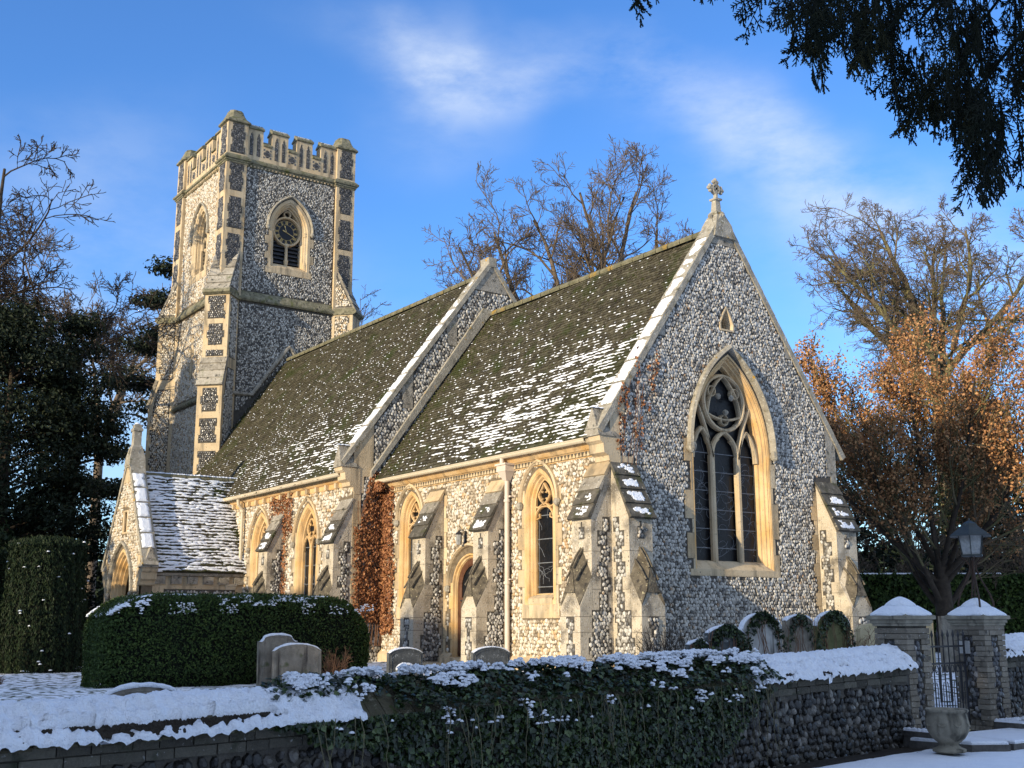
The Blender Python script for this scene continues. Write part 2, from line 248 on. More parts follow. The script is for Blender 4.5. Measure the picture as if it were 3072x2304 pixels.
class MB:
    def __init__(s): s.V = []; s.F = []; s.T = []; s.n = 0
    def add(s, V, F, tone=.5):
        V = [tuple(map(float, v)) for v in V]
        s.V += V
        for f in F: s.F.append([i + s.n for i in f]); s.T.append(tone)
        s.n += len(V); return s
    def box(s, a0, a1, z0, z1, d0, d1, fr=WORLD, tone=.5):
        P = fr.P(np.array([a0, a1, a1, a0]*2), np.array([z0, z0, z1, z1]*2), np.array([d0]*4 + [d1]*4))
        return s.add(P, [(0, 3, 2, 1), (4, 5, 6, 7), (0, 1, 5, 4), (1, 2, 6, 5), (2, 3, 7, 6), (3, 0, 4, 7)], tone)
    def prism(s, poly, d0, d1, fr=WORLD, tone=.5):
        n = len(poly); a = np.array([p[0] for p in poly]); z = np.array([p[1] for p in poly])
        P = np.concatenate([fr.P(a, z, d0), fr.P(a, z, d1)])
        return s.add(P, [tuple(range(n))[::-1], tuple(range(n, 2*n))] + [(i, (i+1) % n, n+(i+1) % n, n+i) for i in range(n)], tone)
    def side(s, prof, a0, a1, fr, tone=.5):
        """profile in (d,z) run along a"""
        n = len(prof); d = np.array([p[0] for p in prof]); z = np.array([p[1] for p in prof])
        P = np.concatenate([fr.P(np.full(n, a0), z, d), fr.P(np.full(n, a1), z, d)])
        return s.add(P, [tuple(range(n)), tuple(range(n, 2*n))[::-1]] + [(i, n+i, n+(i+1) % n, (i+1) % n) for i in range(n)], tone)
    def loft(s, rings, closed_ring=False, tone=.5, cap=False):
        n = len(rings[0]); V = [v for r in rings for v in r]; F = []
        for k in range(len(rings)-1):
            for i in range(n if closed_ring else n-1):
                j = (i+1) % n; F.append((k*n+i, k*n+j, (k+1)*n+j, (k+1)*n+i))
        if cap: F += [tuple(range(n))[::-1], tuple(range((len(rings)-1)*n, len(rings)*n))]
        return s.add(V, F, tone)
    def tube(s, pts, rad, n=6, tone=.5, cap=True):
        pts = [Vector(p) for p in pts]; rad = rad if hasattr(rad, '__len__') else [rad]*len(pts); rings = []
        up = None
        for i, p in enumerate(pts):
            t = (pts[min(i+1, len(pts)-1)] - pts[max(i-1, 0)]).normalized()
            if up is None or abs(up.dot(t)) > .95: up = Vector((0, 0, 1)) if abs(t.z) < .9 else Vector((1, 0, 0))
            x = t.cross(up).normalized(); y = x.cross(t); up = y
            rings.append([p + (x*math.cos(2*math.pi*k/n) + y*math.sin(2*math.pi*k/n))*rad[i] for k in range(n)])
        return s.loft(rings, True, tone, cap)
    def bar(s, pts, w, d0, d1, fr, closed=False, tone=.5):
        """flat bar along a path of (a,z), w wide, standing from d0 to d1"""
        p = np.array(pts, float); n = len(p)
        if closed: t = np.roll(p, -1, 0) - np.roll(p, 1, 0)
        else: t = np.gradient(p, axis=0)
        t /= np.linalg.norm(t, axis=1)[:, None] + 1e-9; q = np.stack([-t[:, 1], t[:, 0]], 1)*w/2
        w2 = q*.45
        rings = []
        for i in range(n):
            L = p[i]+q[i]; Rr = p[i]-q[i]; Lc = p[i]+w2[i]; Rc = p[i]-w2[i]
            c = (d0+d1*2)/3
            rings.append([fr.P(L[0], L[1], d0), fr.P(L[0], L[1], c), fr.P(Lc[0], Lc[1], d1), fr.P(Rc[0], Rc[1], d1), fr.P(Rr[0], Rr[1], c), fr.P(Rr[0], Rr[1], d0)])
        if closed: rings.append(rings[0])
        return s.loft(rings, True, tone, cap=not closed)
    def mesh(s, name, material, smooth=False):
        me = bpy.data.meshes.new(name); me.from_pydata(s.V, [], s.F)
        a = me.attributes.new('tone', 'FLOAT', 'FACE'); a.data.foreach_set('value', np.array(s.T, np.float32))
        if smooth: me.polygons.foreach_set('use_smooth', np.ones(len(s.F), bool))
        me.materials.append(material); return me
    def build(s, name, material, parent=None, smooth=False, kind=None):
        o = link(name, s.mesh(name, material, smooth), parent)
        if kind: o['kind'] = kind
        return o
def inpoly(px, pz, poly):
    poly = np.asarray(poly, float); inside = np.zeros(px.shape, bool); n = len(poly)
    for i in range(n):
        x0, y0 = poly[i]; x1, y1 = poly[(i+1) % n]
        if y0 == y1: continue
        c = ((y0 > pz) != (y1 > pz)) & (px < (x1-x0)*(pz-y0)/(y1-y0)+x0)
        inside ^= c
    return inside
def noise2(x, y, seed=0):
    def h(i, j):
        v = np.sin(i*127.1 + j*311.7 + seed*74.7)*43758.5453; return v - np.floor(v)
    xi, yi = np.floor(x), np.floor(y); fx, fy = x-xi, y-yi; fx = fx*fx*(3-2*fx); fy = fy*fy*(3-2*fy)
    return (h(xi, yi)*(1-fx)+h(xi+1, yi)*fx)*(1-fy) + (h(xi, yi+1)*(1-fx)+h(xi+1, yi+1)*fx)*fy
def fbm(x, y, seed=0, oct=4):
    s = 0; a = .5; t = 0
    for k in range(oct): s = s + a*noise2(x*2**k, y*2**k, seed+k*13); t += a; a *= .5
    return s/t
def rect(a0, a1, z0, z1): return [(a0, z0), (a1, z0), (a1, z1), (a0, z1)]
def shrink(poly, s):
    return poly
# template of one flint: low dome with a broken top
def flints(fr, poly, holes, sp, material, parent, proud=.0, single=0, seed=1, tall=1.25, name='flint', sides=6, hgt=.30, tone_bias=0.0, margin=.35, vary=.36):
    """flint pebbles laid in the mortar of one wall face"""
    g = np.random.default_rng(seed)
    P = np.asarray(poly, float); a0, z0 = P.min(0); a1, z1 = P.max(0)
    sa, sz = sp, sp*.92
    na, nz_ = int((a1-a0)/sa)+2, int((z1-z0)/sz)+2
    if na*nz_ < 1: return
    A, Z = np.meshgrid(np.arange(na), np.arange(nz_)); A = A + .5*(Z % 2)
    a = a0 + A.ravel()*sa + g.normal(0, sp*.14, A.size); z = z0 + Z.ravel()*sz + g.normal(0, sp*.14, A.size)
    k = inpoly(a, z, poly)
    m = sp*margin
    for da, dz in ((m, 0), (-m, 0), (0, m), (0, -m)): k &= inpoly(a+da, z+dz, poly)
    for h in holes:
        h = np.asarray(h); lo = h.min(0)-m; hi = h.max(0)+m
        near = (a > lo[0]) & (a < hi[0]) & (z > lo[1]) & (z < hi[1])
        b = inpoly(a, z, h)
        for da, dz in ((m, 0), (-m, 0), (0, m), (0, -m)): b |= inpoly(a+da, z+dz, h)
        k &= ~(near & b)
    a, z = a[k], z[k]; n = len(a)
    if n == 0: return
    el = 1 + .35*g.random(n)*tall; r = sp*.60*(.96-vary/2+vary*g.random(n)); th = g.normal(0, .45, n)
    hh = sp*hgt*(.7+.7*g.random(n)); th0 = g.random(n)*6.28
    tone = np.clip(g.beta(1.3, 1.3, n)+tone_bias, 0, 1)
    ang = np.linspace(0, 2*np.pi, sides, endpoint=False)
    V = []
    tiltx = g.normal(0, .25, n); tiltz = g.normal(0, .25, n)
    for ring, (rr, dd) in enumerate(((1.0, -.25), (.80, .62), (.40, 1.0))):
        jr = 1+g.normal(0, .09, (n, sides)) if ring < 2 else 1+g.normal(0, .12, (n, sides))
        x = np.cos(ang+th0[:, None])*rr*jr/np.sqrt(el)[:, None]; y = np.sin(ang+th0[:, None])*rr*jr*np.sqrt(el)[:, None]
        c, s = np.cos(th)[:, None], np.sin(th)[:, None]
        aa = a[:, None] + r[:, None]*(x*c - y*s); zz = z[:, None] + r[:, None]*(x*s + y*c)
        dp = proud + hh[:, None]*dd + (x*tiltx[:, None] + y*tiltz[:, None])*hh[:, None]*(.8 if ring else 0)
        V.append(fr.P(aa, zz, dp))
    V = np.stack(V, 1)     # n,3,sides,3
    base = (np.arange(n)*3*sides)[:, None]
    q = []
    for ring in range(2):
        for i in range(sides):
            j = (i+1) % sides; q.append([ring*sides+i, ring*sides+j, (ring+1)*sides+j, (ring+1)*sides+i])
    q = np.array(q); cap = np.arange(2*sides, 3*sides)
    order = np.argsort(((V.mean((1, 2)) - CAMP)**2).sum(1))
    sel = order[single:] if single else order
    def pack(ix):
        W = V[ix].reshape(-1, 3); b = (np.arange(len(ix))*3*sides)[:, None, None]
        Q = (q[None] + b).reshape(-1, 4); C = (cap[None] + b[:, 0])
        return W, [(Q, np.repeat(tone[ix], len(q))), (C, tone[ix])]
    if single:
        for i in order[:single]:
            W, G = pack(np.array([i])); ctr = W.mean(0)
            link(name, np_mesh(name, W-ctr, G, material), parent, ctr)
    if len(sel):
        W, G = pack(sel); o = link(name+'s', np_mesh(name+'s', W, G, material), parent); o['kind'] = 'stuff'
        return o
def panel(name, fr, poly, holes, material, parent, d=0.0, depth=.3):
    """wall face with real openings; reveals go back by depth"""
    loops = [poly] + list(holes)
    pts = [[Vector((p[0], p[1], 0)) for p in lp] for lp in loops]
    tri = tessellate_polygon(pts); flat = [p for lp in loops for p in lp]
    mb = MB(); a = np.array([p[0] for p in flat]); z = np.array([p[1] for p in flat])
    mb.add(fr.P(a, z, d), [tuple(t) for t in tri])
    for lp in holes + [poly]:
        n = len(lp); aa = np.array([p[0] for p in lp]); zz = np.array([p[1] for p in lp])
        mb.add(np.concatenate([fr.P(aa, zz, d), fr.P(aa, zz, d-depth)]), [(i, (i+1) % n, n+(i+1) % n, n+i) for i in range(n)])
    return mb.build(name, material, parent)
# pointed arches
def arch(hw, zs, rise, n=9, ca=0.0, off=0.0):
    """points from left springing over the apex to the right springing; off moves the curve inwards"""
    Rr = (rise*rise + hw*hw)/(2*hw)
    Ro = Rr - off; cx = Rr - hw                       # left arc centre at +cx
    apex = math.sqrt(max(Ro*Ro - cx*cx, 1e-6)); th = math.atan2(apex, cx)
    L = [(cx - Ro*math.cos(th*i/n), Ro*math.sin(th*i/n)) for i in range(n+1)]
    return [(ca+x, zs+y) for x, y in L] + [(ca-x, zs+y) for x, y in L[::-1][1:]]
def outline(hw, z0, zs, rise, off=0.0, ca=0.0, n=9, zoff=None):
    A = arch(hw, zs, rise, n, ca, off); b = z0 + (off if zoff is None else zoff)
    return [(ca-(hw-off), b)] + A + [(ca+(hw-off), b)]
def mould(fr, hw, z0, zs, rise, steps, ca, name, material, parent, n=9, closed=True):
    """stone surround: the opening outline carried back through (offset, depth) steps"""
    mb = MB(); rings = []
    for off, d in steps:
        o = outline(hw, z0, zs, rise, off, ca, n); 
        if closed: o = o + [o[0]]
        rings.append(fr.P(np.array([p[0] for p in o]), np.array([p[1] for p in o]), d))
    mb.loft(rings); return mb.build(name, material, parent)
def hood(fr, hw, zs, rise, ca, parent, w=.09, d=.11, material=None, stops=True, drop=.0, n=9):
    mb = MB(); mt = material or M['coping']
    rings = []
    for off, dd in ((0, .0), (-.01, d*.55), (-w*.45, d), (-w, d*.8), (-w, 0)):
        A = arch(hw, zs-drop, rise+drop, n, ca, off); rings.append(fr.P(np.array([p[0] for p in A]), np.array([p[1] for p in A]), dd))
    mb.loft(rings); mb.build('hood_mould', mt, parent)
    if stops:
        for s in (-1, 1): 
            head(fr, ca+s*(hw+w*.5), zs-drop-.07, d*.55, w*.95, parent)
def head(fr, a, z, d, r, parent):
    """small carved head at the end of a hood mould"""
    g = np.random.default_rng(int(abs(a*100+z*37)) % 999)
    mb = MB(); rings = []
    for i, (zz, rr) in enumerate(((-1.25, .30), (-.85, .8), (-.3, 1.05), (.25, 1.1), (.75, .85), (1.1, .35))):
        ring = []
        for k in range(8):
            t = 2*math.pi*k/8; q = rr*(1+g.normal(0, .12)); ring.append(fr.P(a + r*q*math.cos(t), z + r*zz, d + r*q*math.sin(t)*.9))
        rings.append(ring)
    mb.loft(rings, True, cap=True); return mb.build('carved_label_stop', M['coping'], parent)
def lumps(name, C, U, W, Nn, ru, rw, h, material, parent, sides=7, seed=0, kind='stuff', rings=((1, 0), (.72, .75), (.3, 1.0)), jit=.16, smooth=True):
    """many small domes (snow, moss) lying on a surface"""
    n = len(C)
    if n == 0: return
    g = np.random.default_rng(seed); C = np.asarray(C, float)
    U, W, Nn = [np.broadcast_to(np.asarray(q, float), (n, 3)) for q in (U, W, Nn)]
    ru, rw, h = [np.broadcast_to(np.asarray(q, float), (n,)) for q in (ru, rw, h)]
    ang = np.linspace(0, 2*np.pi, sides, endpoint=False); V = []
    jr0 = 1+g.normal(0, jit, (n, sides))
    for rr, hh in rings:
        x = np.cos(ang)*rr*jr0; y = np.sin(ang)*rr*jr0
        V.append(C[:, None] + U[:, None]*(x*ru[:, None])[..., None] + W[:, None]*(y*rw[:, None])[..., None] + Nn[:, None]*(hh*h[:, None]*np.ones(sides)*(1+(g.normal(0, .12, (n, sides)) if hh else 0)))[..., None])
    V = np.stack(V, 1).reshape(-1, 3); nr = len(rings); base = (np.arange(n)*nr*sides)[:, None, None]
    q = np.array([[r*sides+i, r*sides+(i+1) % sides, (r+1)*sides+(i+1) % sides, (r+1)*sides+i] for r in range(nr-1) for i in range(sides)])
    Q = (q[None]+base).reshape(-1, 4); Cc = np.arange((nr-1)*sides, nr*sides)[None]+base[:, 0]
    o = link(name, np_mesh(name, V, [(Q, None), (Cc, None)], material, smooth), parent)
    if kind: o['kind'] = kind
    return o
def leaves(name, P, Nn, size, material, parent, seed=0, aspect=1.3, droop=.25, tone=None, single=0, sname='leaf', kind='stuff', spread=.7):
    g = np.random.default_rng(seed); P = np.asarray(P, float); n = len(P)
    Nn = np.broadcast_to(np.asarray(Nn, float), (n, 3)) + g.normal(0, spread, (n, 3)); Nn = Nn/np.linalg.norm(Nn, axis=1)[:, None]
    t = g.normal(0, 1, (n, 3)) + np.array([0, 0, -droop*3]); t -= (t*Nn).sum(1)[:, None]*Nn; t /= np.linalg.norm(t, axis=1)[:, None]+1e-9
    b = np.cross(Nn, t); s = (size*(.6+.8*g.random(n)))[:, None] if np.isscalar(size) else np.asarray(size)[:, None]
    fold = Nn*s*.18
    V = np.stack([P - t*s*.5, P + b*s*.5/aspect*1.1 + fold, P + t*s*.6, P - b*s*.5/aspect*1.1 + fold], 1)
    tone = g.random(n) if tone is None else tone
    F = (np.arange(n)*4)[:, None, None] + np.array([[0, 1, 2], [0, 2, 3]])[None]
    order = np.argsort(((P-CAMP)**2).sum(1)); 
    for i in order[:single]:
        W = V[i]; c = W.mean(0); link(sname, np_mesh(sname, W-c, [(np.array([[0, 1, 2], [0, 2, 3]]), tone[[i, i]])], material), parent, c)
    k = order[single:]
    W = V[k].reshape(-1, 3); F = ((np.arange(len(k))*4)[:, None, None] + np.array([[0, 1, 2], [0, 2, 3]])[None]).reshape(-1, 3)
    o = link(name, np_mesh(name, W, [(F, np.repeat(tone[k], 2))], material), parent)
    if kind: o['kind'] = kind
    return o
NQ = [0]
def quoins(fr, a_edge, side, z0, z1, short, long_, parent, course=.29, proud=.012, phase=0, name='quoin', material=None, depth=.06, joined=None, seed=0):
    """alternate long and short corner stones; returns their outlines"""
    g = np.random.default_rng(seed+int(abs(a_edge)*10)); z = z0; k = phase; out_ = []
    mb = joined
    while z < z1-.02:
        h = min(course*(.85+.3*g.random()), z1-z) 
        if z1-(z+h) < .1: h = z1-z
        L = (long_ if k % 2 else short)*(.9+.2*g.random()); a0, a1 = (a_edge, a_edge+L) if side > 0 else (a_edge-L, a_edge)
        out_.append(rect(a0, a1, z, z+h))
        b = MB() if mb is None else mb
        b.box(a0+(.0 if side > 0 else .003), a1-(.003 if side > 0 else .0), z+.003, z+h-.003, -depth, proud*(.8+.4*g.random()), fr, tone=g.random())
        if mb is None: b.build(name, material or M['stone'], parent); NQ[0] += 1
        z += h; k += 1
    return out_
def patch(fr, poly, sp, parent, d=.004, fmat='flint', mmat='mortar', seed=1, name='flint', single=0, holes=(), margin=.32, sides=6, tone_bias=0):
    """an inset field of flints on a stone face"""
    MB().prism(poly, -.01, d, fr).build('mortar_bed', M[mmat], parent)
    return flints(fr, poly, list(holes), sp, M[fmat], parent, proud=d, seed=seed, name=name, single=single, margin=margin, sides=sides, tone_bias=tone_bias)
def notched(a0, a1, z0, z1, c=.3, n=.1, phase=0):
    """rectangle with toothed sides, as left between quoins"""
    k = max(1, int(round((z1-z0)/c))); h = (z1-z0)/k; Lp, Rp = [], []
    for i in range(k):
        ii = n if (i+phase) % 2 else 0
        Lp += [(a0+ii, z0+i*h), (a0+ii, z0+(i+1)*h)]; Rp += [(a1-ii, z0+i*h), (a1-ii, z0+(i+1)*h)]
    return Rp + Lp[::-1]

church = empty('church', (-12, 3.5, 0)); CH = None
tag(church, 'flint and stone church with battlemented clock tower, snow-dusted tiled roofs and east window', 'church')
church.location = (0, 0, 0)
FS = Fr((0, 0, 0), (1, 0, 0), (0, -1, 0)); FE = Fr((0, 0, 0), (0, 1, 0), (1, 0, 0))
FN = Fr((-9.5, 0, 0), (0, 1, 0), (1, 0, 0)); FNS = Fr((0, -.93, 0), (1, 0, 0), (0, -1, 0))
CY = 3.53
# ---------------- windows of the south side
def lancet(fr, ca, parent, hw=.44, z0=1.42, zs=3.46, rise=.66, blocks=True, lights=1, zb=None):
    w = empty('window', (0, 0, 0), parent)
    st = mould(fr, hw+.13, z0-.13, zs, rise+.14, [(0, 0.0), (0, .014), (.08, .016), (.12, -.02), (.14, -.07), (.17, -.08), (.20, -.13), (.23, -.14), (.23, -.20)] if lights == 1 else
               [(0, 0.0), (0, .014), (.10, .016), (.14, -.03), (.18, -.11), (.22, -.12), (.25, -.24)], ca, 'surround', M['stone_warm'], w)
    gh = hw-.095; gd = -.15
    mb = MB(); zt = zs+.02
    # sill
    mb.side([(-.24, z0+.02), (-.24, z0+.14), (.02, z0), (.02, z0-.12), (-.1, z0-.12)], ca-hw, ca+hw, fr)
    mb.box(ca-hw-.24, ca+hw+.24, z0-.42, z0-.11, -.05, .014, fr, .6)
    mb.build('sill', M['stone'], w)
    bl = []
    for s in (-1, 1):
        bl += quoins(fr, ca+s*(hw+.12), s, z0-.12, zs+.35, .10, .24, w, course=.42, proud=.013, name='jamb_stone', material=M['stone'], seed=int(abs(ca)*7)+s)
    # tracery
    tb = MB(); head_z = zs-.28
    if lights == 1:
        sp_ = zs-.34; hA = arch(gh-.01, sp_, .30, 7, ca); tb.bar([(ca-gh+.01, z0)]+hA+[(ca+gh-.01, z0)], .045, gd-.03, gd+.05, fr)
        zc = zs+.20
        q = [(0, .27), (.075, .16), (.185, .05), (.20, 0), (.13, -.10), (.0, -.20), (-.13, -.10), (-.20, 0), (-.185, .05), (-.075, .16)]
        tb.bar([(ca+x, zc+z) for x, z in q], .045, gd-.03, gd+.05, fr, closed=True)
        for s in (-1, 1):
            tb.bar([(ca+s*(gh-.01), zs-.02), (ca+s*.22, zs-.06), (ca+s*.06, zs+.02)], .04, gd-.03, gd+.05, fr)
            tb.bar([(ca+s*.29, sp_+.03), (ca+s*.19, sp_+.06), (ca+s*.20, sp_+.15)], .03, gd-.02, gd+.03, fr)
            tb.bar([(ca+s*.10, zc+.10), (ca+s*.06, zc+.06)], .04, gd-.02, gd+.04, fr); tb.bar([(ca+s*.10, zc-.10), (ca+s*.06, zc-.06)], .04, gd-.02, gd+.04, fr)
    else:
        tb.bar([(ca, z0), (ca, zs-.15)], .11, gd-.03, gd+.06, fr)
        for s in (-1, 1):
            A = arch(gh/2-.01, zs-.2, .42, 6, ca+s*gh/2); tb.bar(A, .06, gd-.03, gd+.05, fr)
        zc = zs+.42
        tb.bar([(ca+.20*math.cos(t)*(1+.18*abs(math.cos(2*t))), zc+.24*math.sin(t)*(1+.18*abs(math.cos(2*t)))) for t in np.linspace(0, 2*math.pi, 17)[:-1]], .06, gd-.03, gd+.05, fr, closed=True)
        for t in (.78, 2.36, 3.92, 5.5): tb.bar([(ca+.20*math.cos(t), zc+.24*math.sin(t)), (ca+.10*math.cos(t), zc+.12*math.sin(t))], .05, gd-.02, gd+.03, fr)
    tb.build('tracery', M['stone_warm'], w)
    # panes and lead
    xs = [ca-gh, ca, ca+gh] if lights == 2 else [ca-gh, ca+gh]
    for i in range(len(xs)-1):
        MB().prism(rect(xs[i], xs[i+1], z0, zs-.05), gd-.06, gd-.04, fr).build('pane', M['glass'], w)
    A = arch(gh+.1, zs-.05, rise+.05, 7, ca); MB().prism(A[::-1], gd-.06, gd-.04, fr).build('pane', M['glass'], w)
    cb = MB(); g = np.random.default_rng(int(abs(ca)*10))
    for zz in np.arange(z0+.25, zs+.2, .52): cb.bar([(ca-gh, zz), (ca+gh, zz)], .022, gd-.04, gd-.02, fr)
    for i in range(len(xs)-1):
        for k in range(9):
            xc = xs[i] + (xs[i+1]-xs[i])*(.12+.76*g.random()); zc = z0+.15+(zs-z0-.2)*g.random(); 
            pts = [(xc, zc)]
            dd = np.array([g.normal(0, .4), 1.0])
            for q in range(7):
                dd = dd + g.normal(0, .35, 2); dd /= np.linalg.norm(dd); pts.append((min(max(pts[-1][0]+dd[0]*.07, xs[i]+.02), xs[i+1]-.02), min(max(pts[-1][1]+dd[1]*.07, z0), zs)))
            cb.bar(pts, .008, gd-.04, gd-.032, fr)
        for s in (.1, .9): cb.bar([(xs[i]+(xs[i+1]-xs[i])*s, z0), (xs[i]+(xs[i+1]-xs[i])*s, zs-.2)], .009, gd-.04, gd-.032, fr)
    cb.build('lead_cames', M['came'], w)
    hood(fr, hw+.20, zs+.08, rise+.17, ca, w, w=.085, d=.10, material=M['stone'])
    # relieving stone above
    o = outline(hw+.13, z0-.13, zs, rise+.14, 0, ca)
    return o, bl + [rect(ca-hw-.24, ca+hw+.24, z0-.42, z0-.11)] + [outline(hw+.22, z0-.13, zs, rise+.2, 0, ca)]

# ---------------- chancel south wall
ch_s = None
tmp = MB().box(-.02, -.01, 0, .01, 0, .01).build('chancel_south_wall', M['mortar_warm'], church)   # replaced below by the pierced wall
bpy.data.objects.remove(tmp)
chS = empty('chancel_south_side', (0, 0, 0), church)
oA, hA = lancet(FS, -8.0, church); oB, hB = lancet(FS, -2.42, church)
door_o = outline(.78, 0.0, 1.72, .80, 0, -5.2)
wallS = panel('chancel_south_wall', FS, [(-9.55, -.5), (-.012, -.5), (-.012, 4.44), (-9.55, 4.44)], [oA, oB, door_o], M['mortar_warm'], church)
bpy.data.objects.remove(chS)
qL = quoins(FS, -9.5, 1, 0, 4.4, .0001, .0001, wallS) if False else []
pl_h = []
# buttresses
def buttress(fr, a0, a1, parent, quoin_mat='stone', snow=(), seed=0, e_flank=True, w_flank=False, warm_front=False, single=0, zb=-.4):
    b = MB(); ca = (a0+a1)/2; hw = (a1-a0)/2; NQ[0] += 1
    b.side([(-.02, zb), (.53, zb), (.53, 2.96), (-.02, 4.09)], a0, a1, fr)
    b.box(a0, a1, zb, 1.22, .53, .845, fr)
    P = fr.P
    # lower stage narrows upwards under a gabled weathering
    D = [(a0, 1.22, .845), (a1, 1.22, .845), (ca+.155, 1.52, .815), (ca-.155, 1.52, .815), (a0, 1.80, .525), (a1, 1.80, .525), (a0, 1.22, .525), (a1, 1.22, .525), (ca, 1.95, .745), (ca, 2.40, .525)]
    V = [P(np.array(a), np.array(z), np.array(d)) for a, z, d in D]
    b.add(V, [(0, 1, 2, 3), (3, 2, 8), (1, 7, 5), (0, 4, 6), (1, 5, 2), (2, 5, 8), (5, 9, 8), (0, 3, 4), (3, 8, 4), (4, 8, 9)])
    o = b.build('buttress', M['stone_butt'], parent)
    for (zj, dj) in ((2.30, .53), (1.55, .53), (.72, .845), (.20, .845), (1.02, .845)):      # bed joints
        j = MB(); j.box(a0-.001, a1+.001, zj, zj+.008, .30, dj+.0015, fr); j.build('bed_joint', M['mortar'], o)
    # gablet: two steep stone slopes with roll mouldings, hipped to the front
    c = MB()
    for s in (-1, 1):
        q8 = [(.0, 2.44, .50), (.0, 2.0, .775), (.165, 1.54, .855), (.308, 1.26, .86), (.308, 1.86, .50)]
        V = [P(np.array(ca+s*x), np.array(z), np.array(d)) for x, z, d in q8] + [P(np.array(ca+s*max(x-.03, 0)), np.array(z-.07), np.array(d-.03)) for x, z, d in q8]
        c.add(V, [(0, 1, 2, 4), (2, 3, 4), (5, 9, 7, 6), (2, 7, 8, 3), (3, 8, 9, 4), (1, 6, 7, 2)])
        for t in (.10, .52):
            A0 = np.array([.01, 2.46, .50])*(1-t)+np.array([.31, 1.88, .50])*t; B0 = np.array([.01, 2.03, .79])*(1-t)+np.array([.30, 1.46, .875])*t
            c.tube([P(np.array(ca+s*v[0]), np.array(v[1]), np.array(v[2])) for v in (A0, A0*.5+B0*.5+np.array([0, .012, .012]), B0)], [.024, .026, .024], 5)
    c.add([P(np.array(ca+x), np.array(z), np.array(d)) for x, z, d in ((-.165, 1.52, .85), (.165, 1.52, .85), (.165, 1.49, .87), (-.165, 1.49, .87), (0.0, 2.0, .785))], [(3, 2, 1, 0), (3, 2, 4)])
    c.build('gablet', M['gablet'], o)
    # sloping weathering slabs, each lapping the one below
    sl_n = 4; top = np.array([-.0, 4.14]); lip = np.array([.60, 2.95]); dv = (lip-top)/sl_n; nn = np.array([-dv[1], dv[0]]); nn = nn/np.linalg.norm(nn)
    if nn[0] < 0: nn = -nn
    for i in range(sl_n):
        p0 = top+dv*i; p1 = top+dv*(i+1)
        prof = [p0-nn*.02, p1-nn*.02, p1+nn*.055, p0+nn*.02]
        e = MB(); e.side([tuple(q) for q in prof], a0-.035, a1+.035, fr, tone=random.random()); so_ = e.build('weathering_slab', M['stone'] if (i == 0 and fr is FS) else (M['slab_dark'] if (i > 1 or fr is FE) else M['stone_grey']), o)
    if len(snow):
        g = np.random.default_rng(seed); C, S1, S2, H = [], [], [], []
        vd = np.array(fr.n)*dv[0] + np.array([0, 0, dv[1]]); vd = vd/np.linalg.norm(vd); nd = np.array(fr.n)*nn[0]+np.array([0, 0, nn[1]])
        for i, amt in snow:
            m = int(230*amt)
            aa = ca+(g.random(m)-.5)*hw*1.2; tt = i+.2+.58*g.random(m)
            ok = fbm(aa*7, tt*4, seed, 3) > .50
            for a_, t_ in zip(aa[ok], tt[ok]):
                q = top+dv*t_+nn*(.055*(t_-i)+.02*(1-t_+i)-.004); C.append(fr.P(np.array(a_), np.array(q[1]), np.array(q[0])))
        C = np.array(C)
        if len(C): lumps('snow', C, fr.u, vd, nd, .026+.02*np.random.default_rng(seed).random(len(C)), .022, .014, M['snow'], o, seed=seed, jit=.35)
    # flints
    for flag, a_e, sgn in ((e_flank, a1, 1), (w_flank, a0, -1)):
        if not flag: continue
        fk = Fr(fr.P(np.array(a_e), np.array(0.), np.array(0.)), fr.n, sgn*fr.u)
        upz = [(.36, 1.15), (.36, 1.5), (.30, 1.5), (.30, 1.8), (.40, 1.8), (.40, 2.1), (.30, 2.1), (.30, 2.4), (.38, 2.4), (.38, 2.72), (.24, 2.72), (.24, 3.0), (.12, 3.0), (.12, 3.3), (.03, 3.3)]
        po = [(.05, 0), (.56, 0), (.56, .3), (.64, .3), (.64, .62), (.55, .62), (.55, 1.15)] + upz
        # wall-side toothing
        z = 3.3; k = 0
        while z > .3:
            z2 = z-.30; aa = .05 if k % 2 else .12
            po += [(aa, z), (aa, z2)]; z = z2; k += 1
        po = [p for p in po if True]
        patch(fk, po, .074, o, seed=seed+3, single=single, sides=6)
    fp = fr if True else fr
    ff = Fr(fr.P(np.array(0.), np.array(0.), np.array(.53)), fr.u, fr.n)
    patch(ff, [(ca-.09, 2.55), (ca+.09, 2.55), (ca+.09, 2.80), (ca+.025, 2.80), (ca+.025, 2.90), (ca-.025, 2.90), (ca-.025, 2.80), (ca-.09, 2.80)], .07, o, fmat='flint_warm' if warm_front else 'flint', seed=seed)
    fl = Fr(fr.P(np.array(0.), np.array(0.), np.array(.845)), fr.u, fr.n)
    patch(fl, [(ca-.07, -.3), (ca+.07, -.3), (ca+.07, .25), (ca+.14, .25), (ca+.14, .5), (ca+.07, .5), (ca+.07, .75), (ca+.13, .75), (ca+.13, 1.02), (ca-.13, 1.02), (ca-.13, .8), (ca-.07, .8), (ca-.07, .5), (ca-.13, .5), (ca-.13, .2), (ca-.07, .2)], .08, o, seed=seed+9)
    return o
b1 = buttress(FS, -7.02, -6.40, church, seed=11, snow=[(2, .12)])
b2 = buttress(FS, -4.28, -3.67, church, seed=12, snow=[(3, .6), (2, .15)])
b3 = buttress(FS, -.62, -.002, church, seed=13, snow=[(3, .18), (2, .06)])
b4 = buttress(FE, .002, .62, church, seed=14, snow=[(0, .5), (1, .7), (2, 1.0), (3, 1.0)], e_flank=False, w_flank=True)
b5 = buttress(FE, 6.30, 7.0, church, seed=15, snow=[(1, .6), (2, 1.0), (3, 1.0)], e_flank=False, w_flank=True)
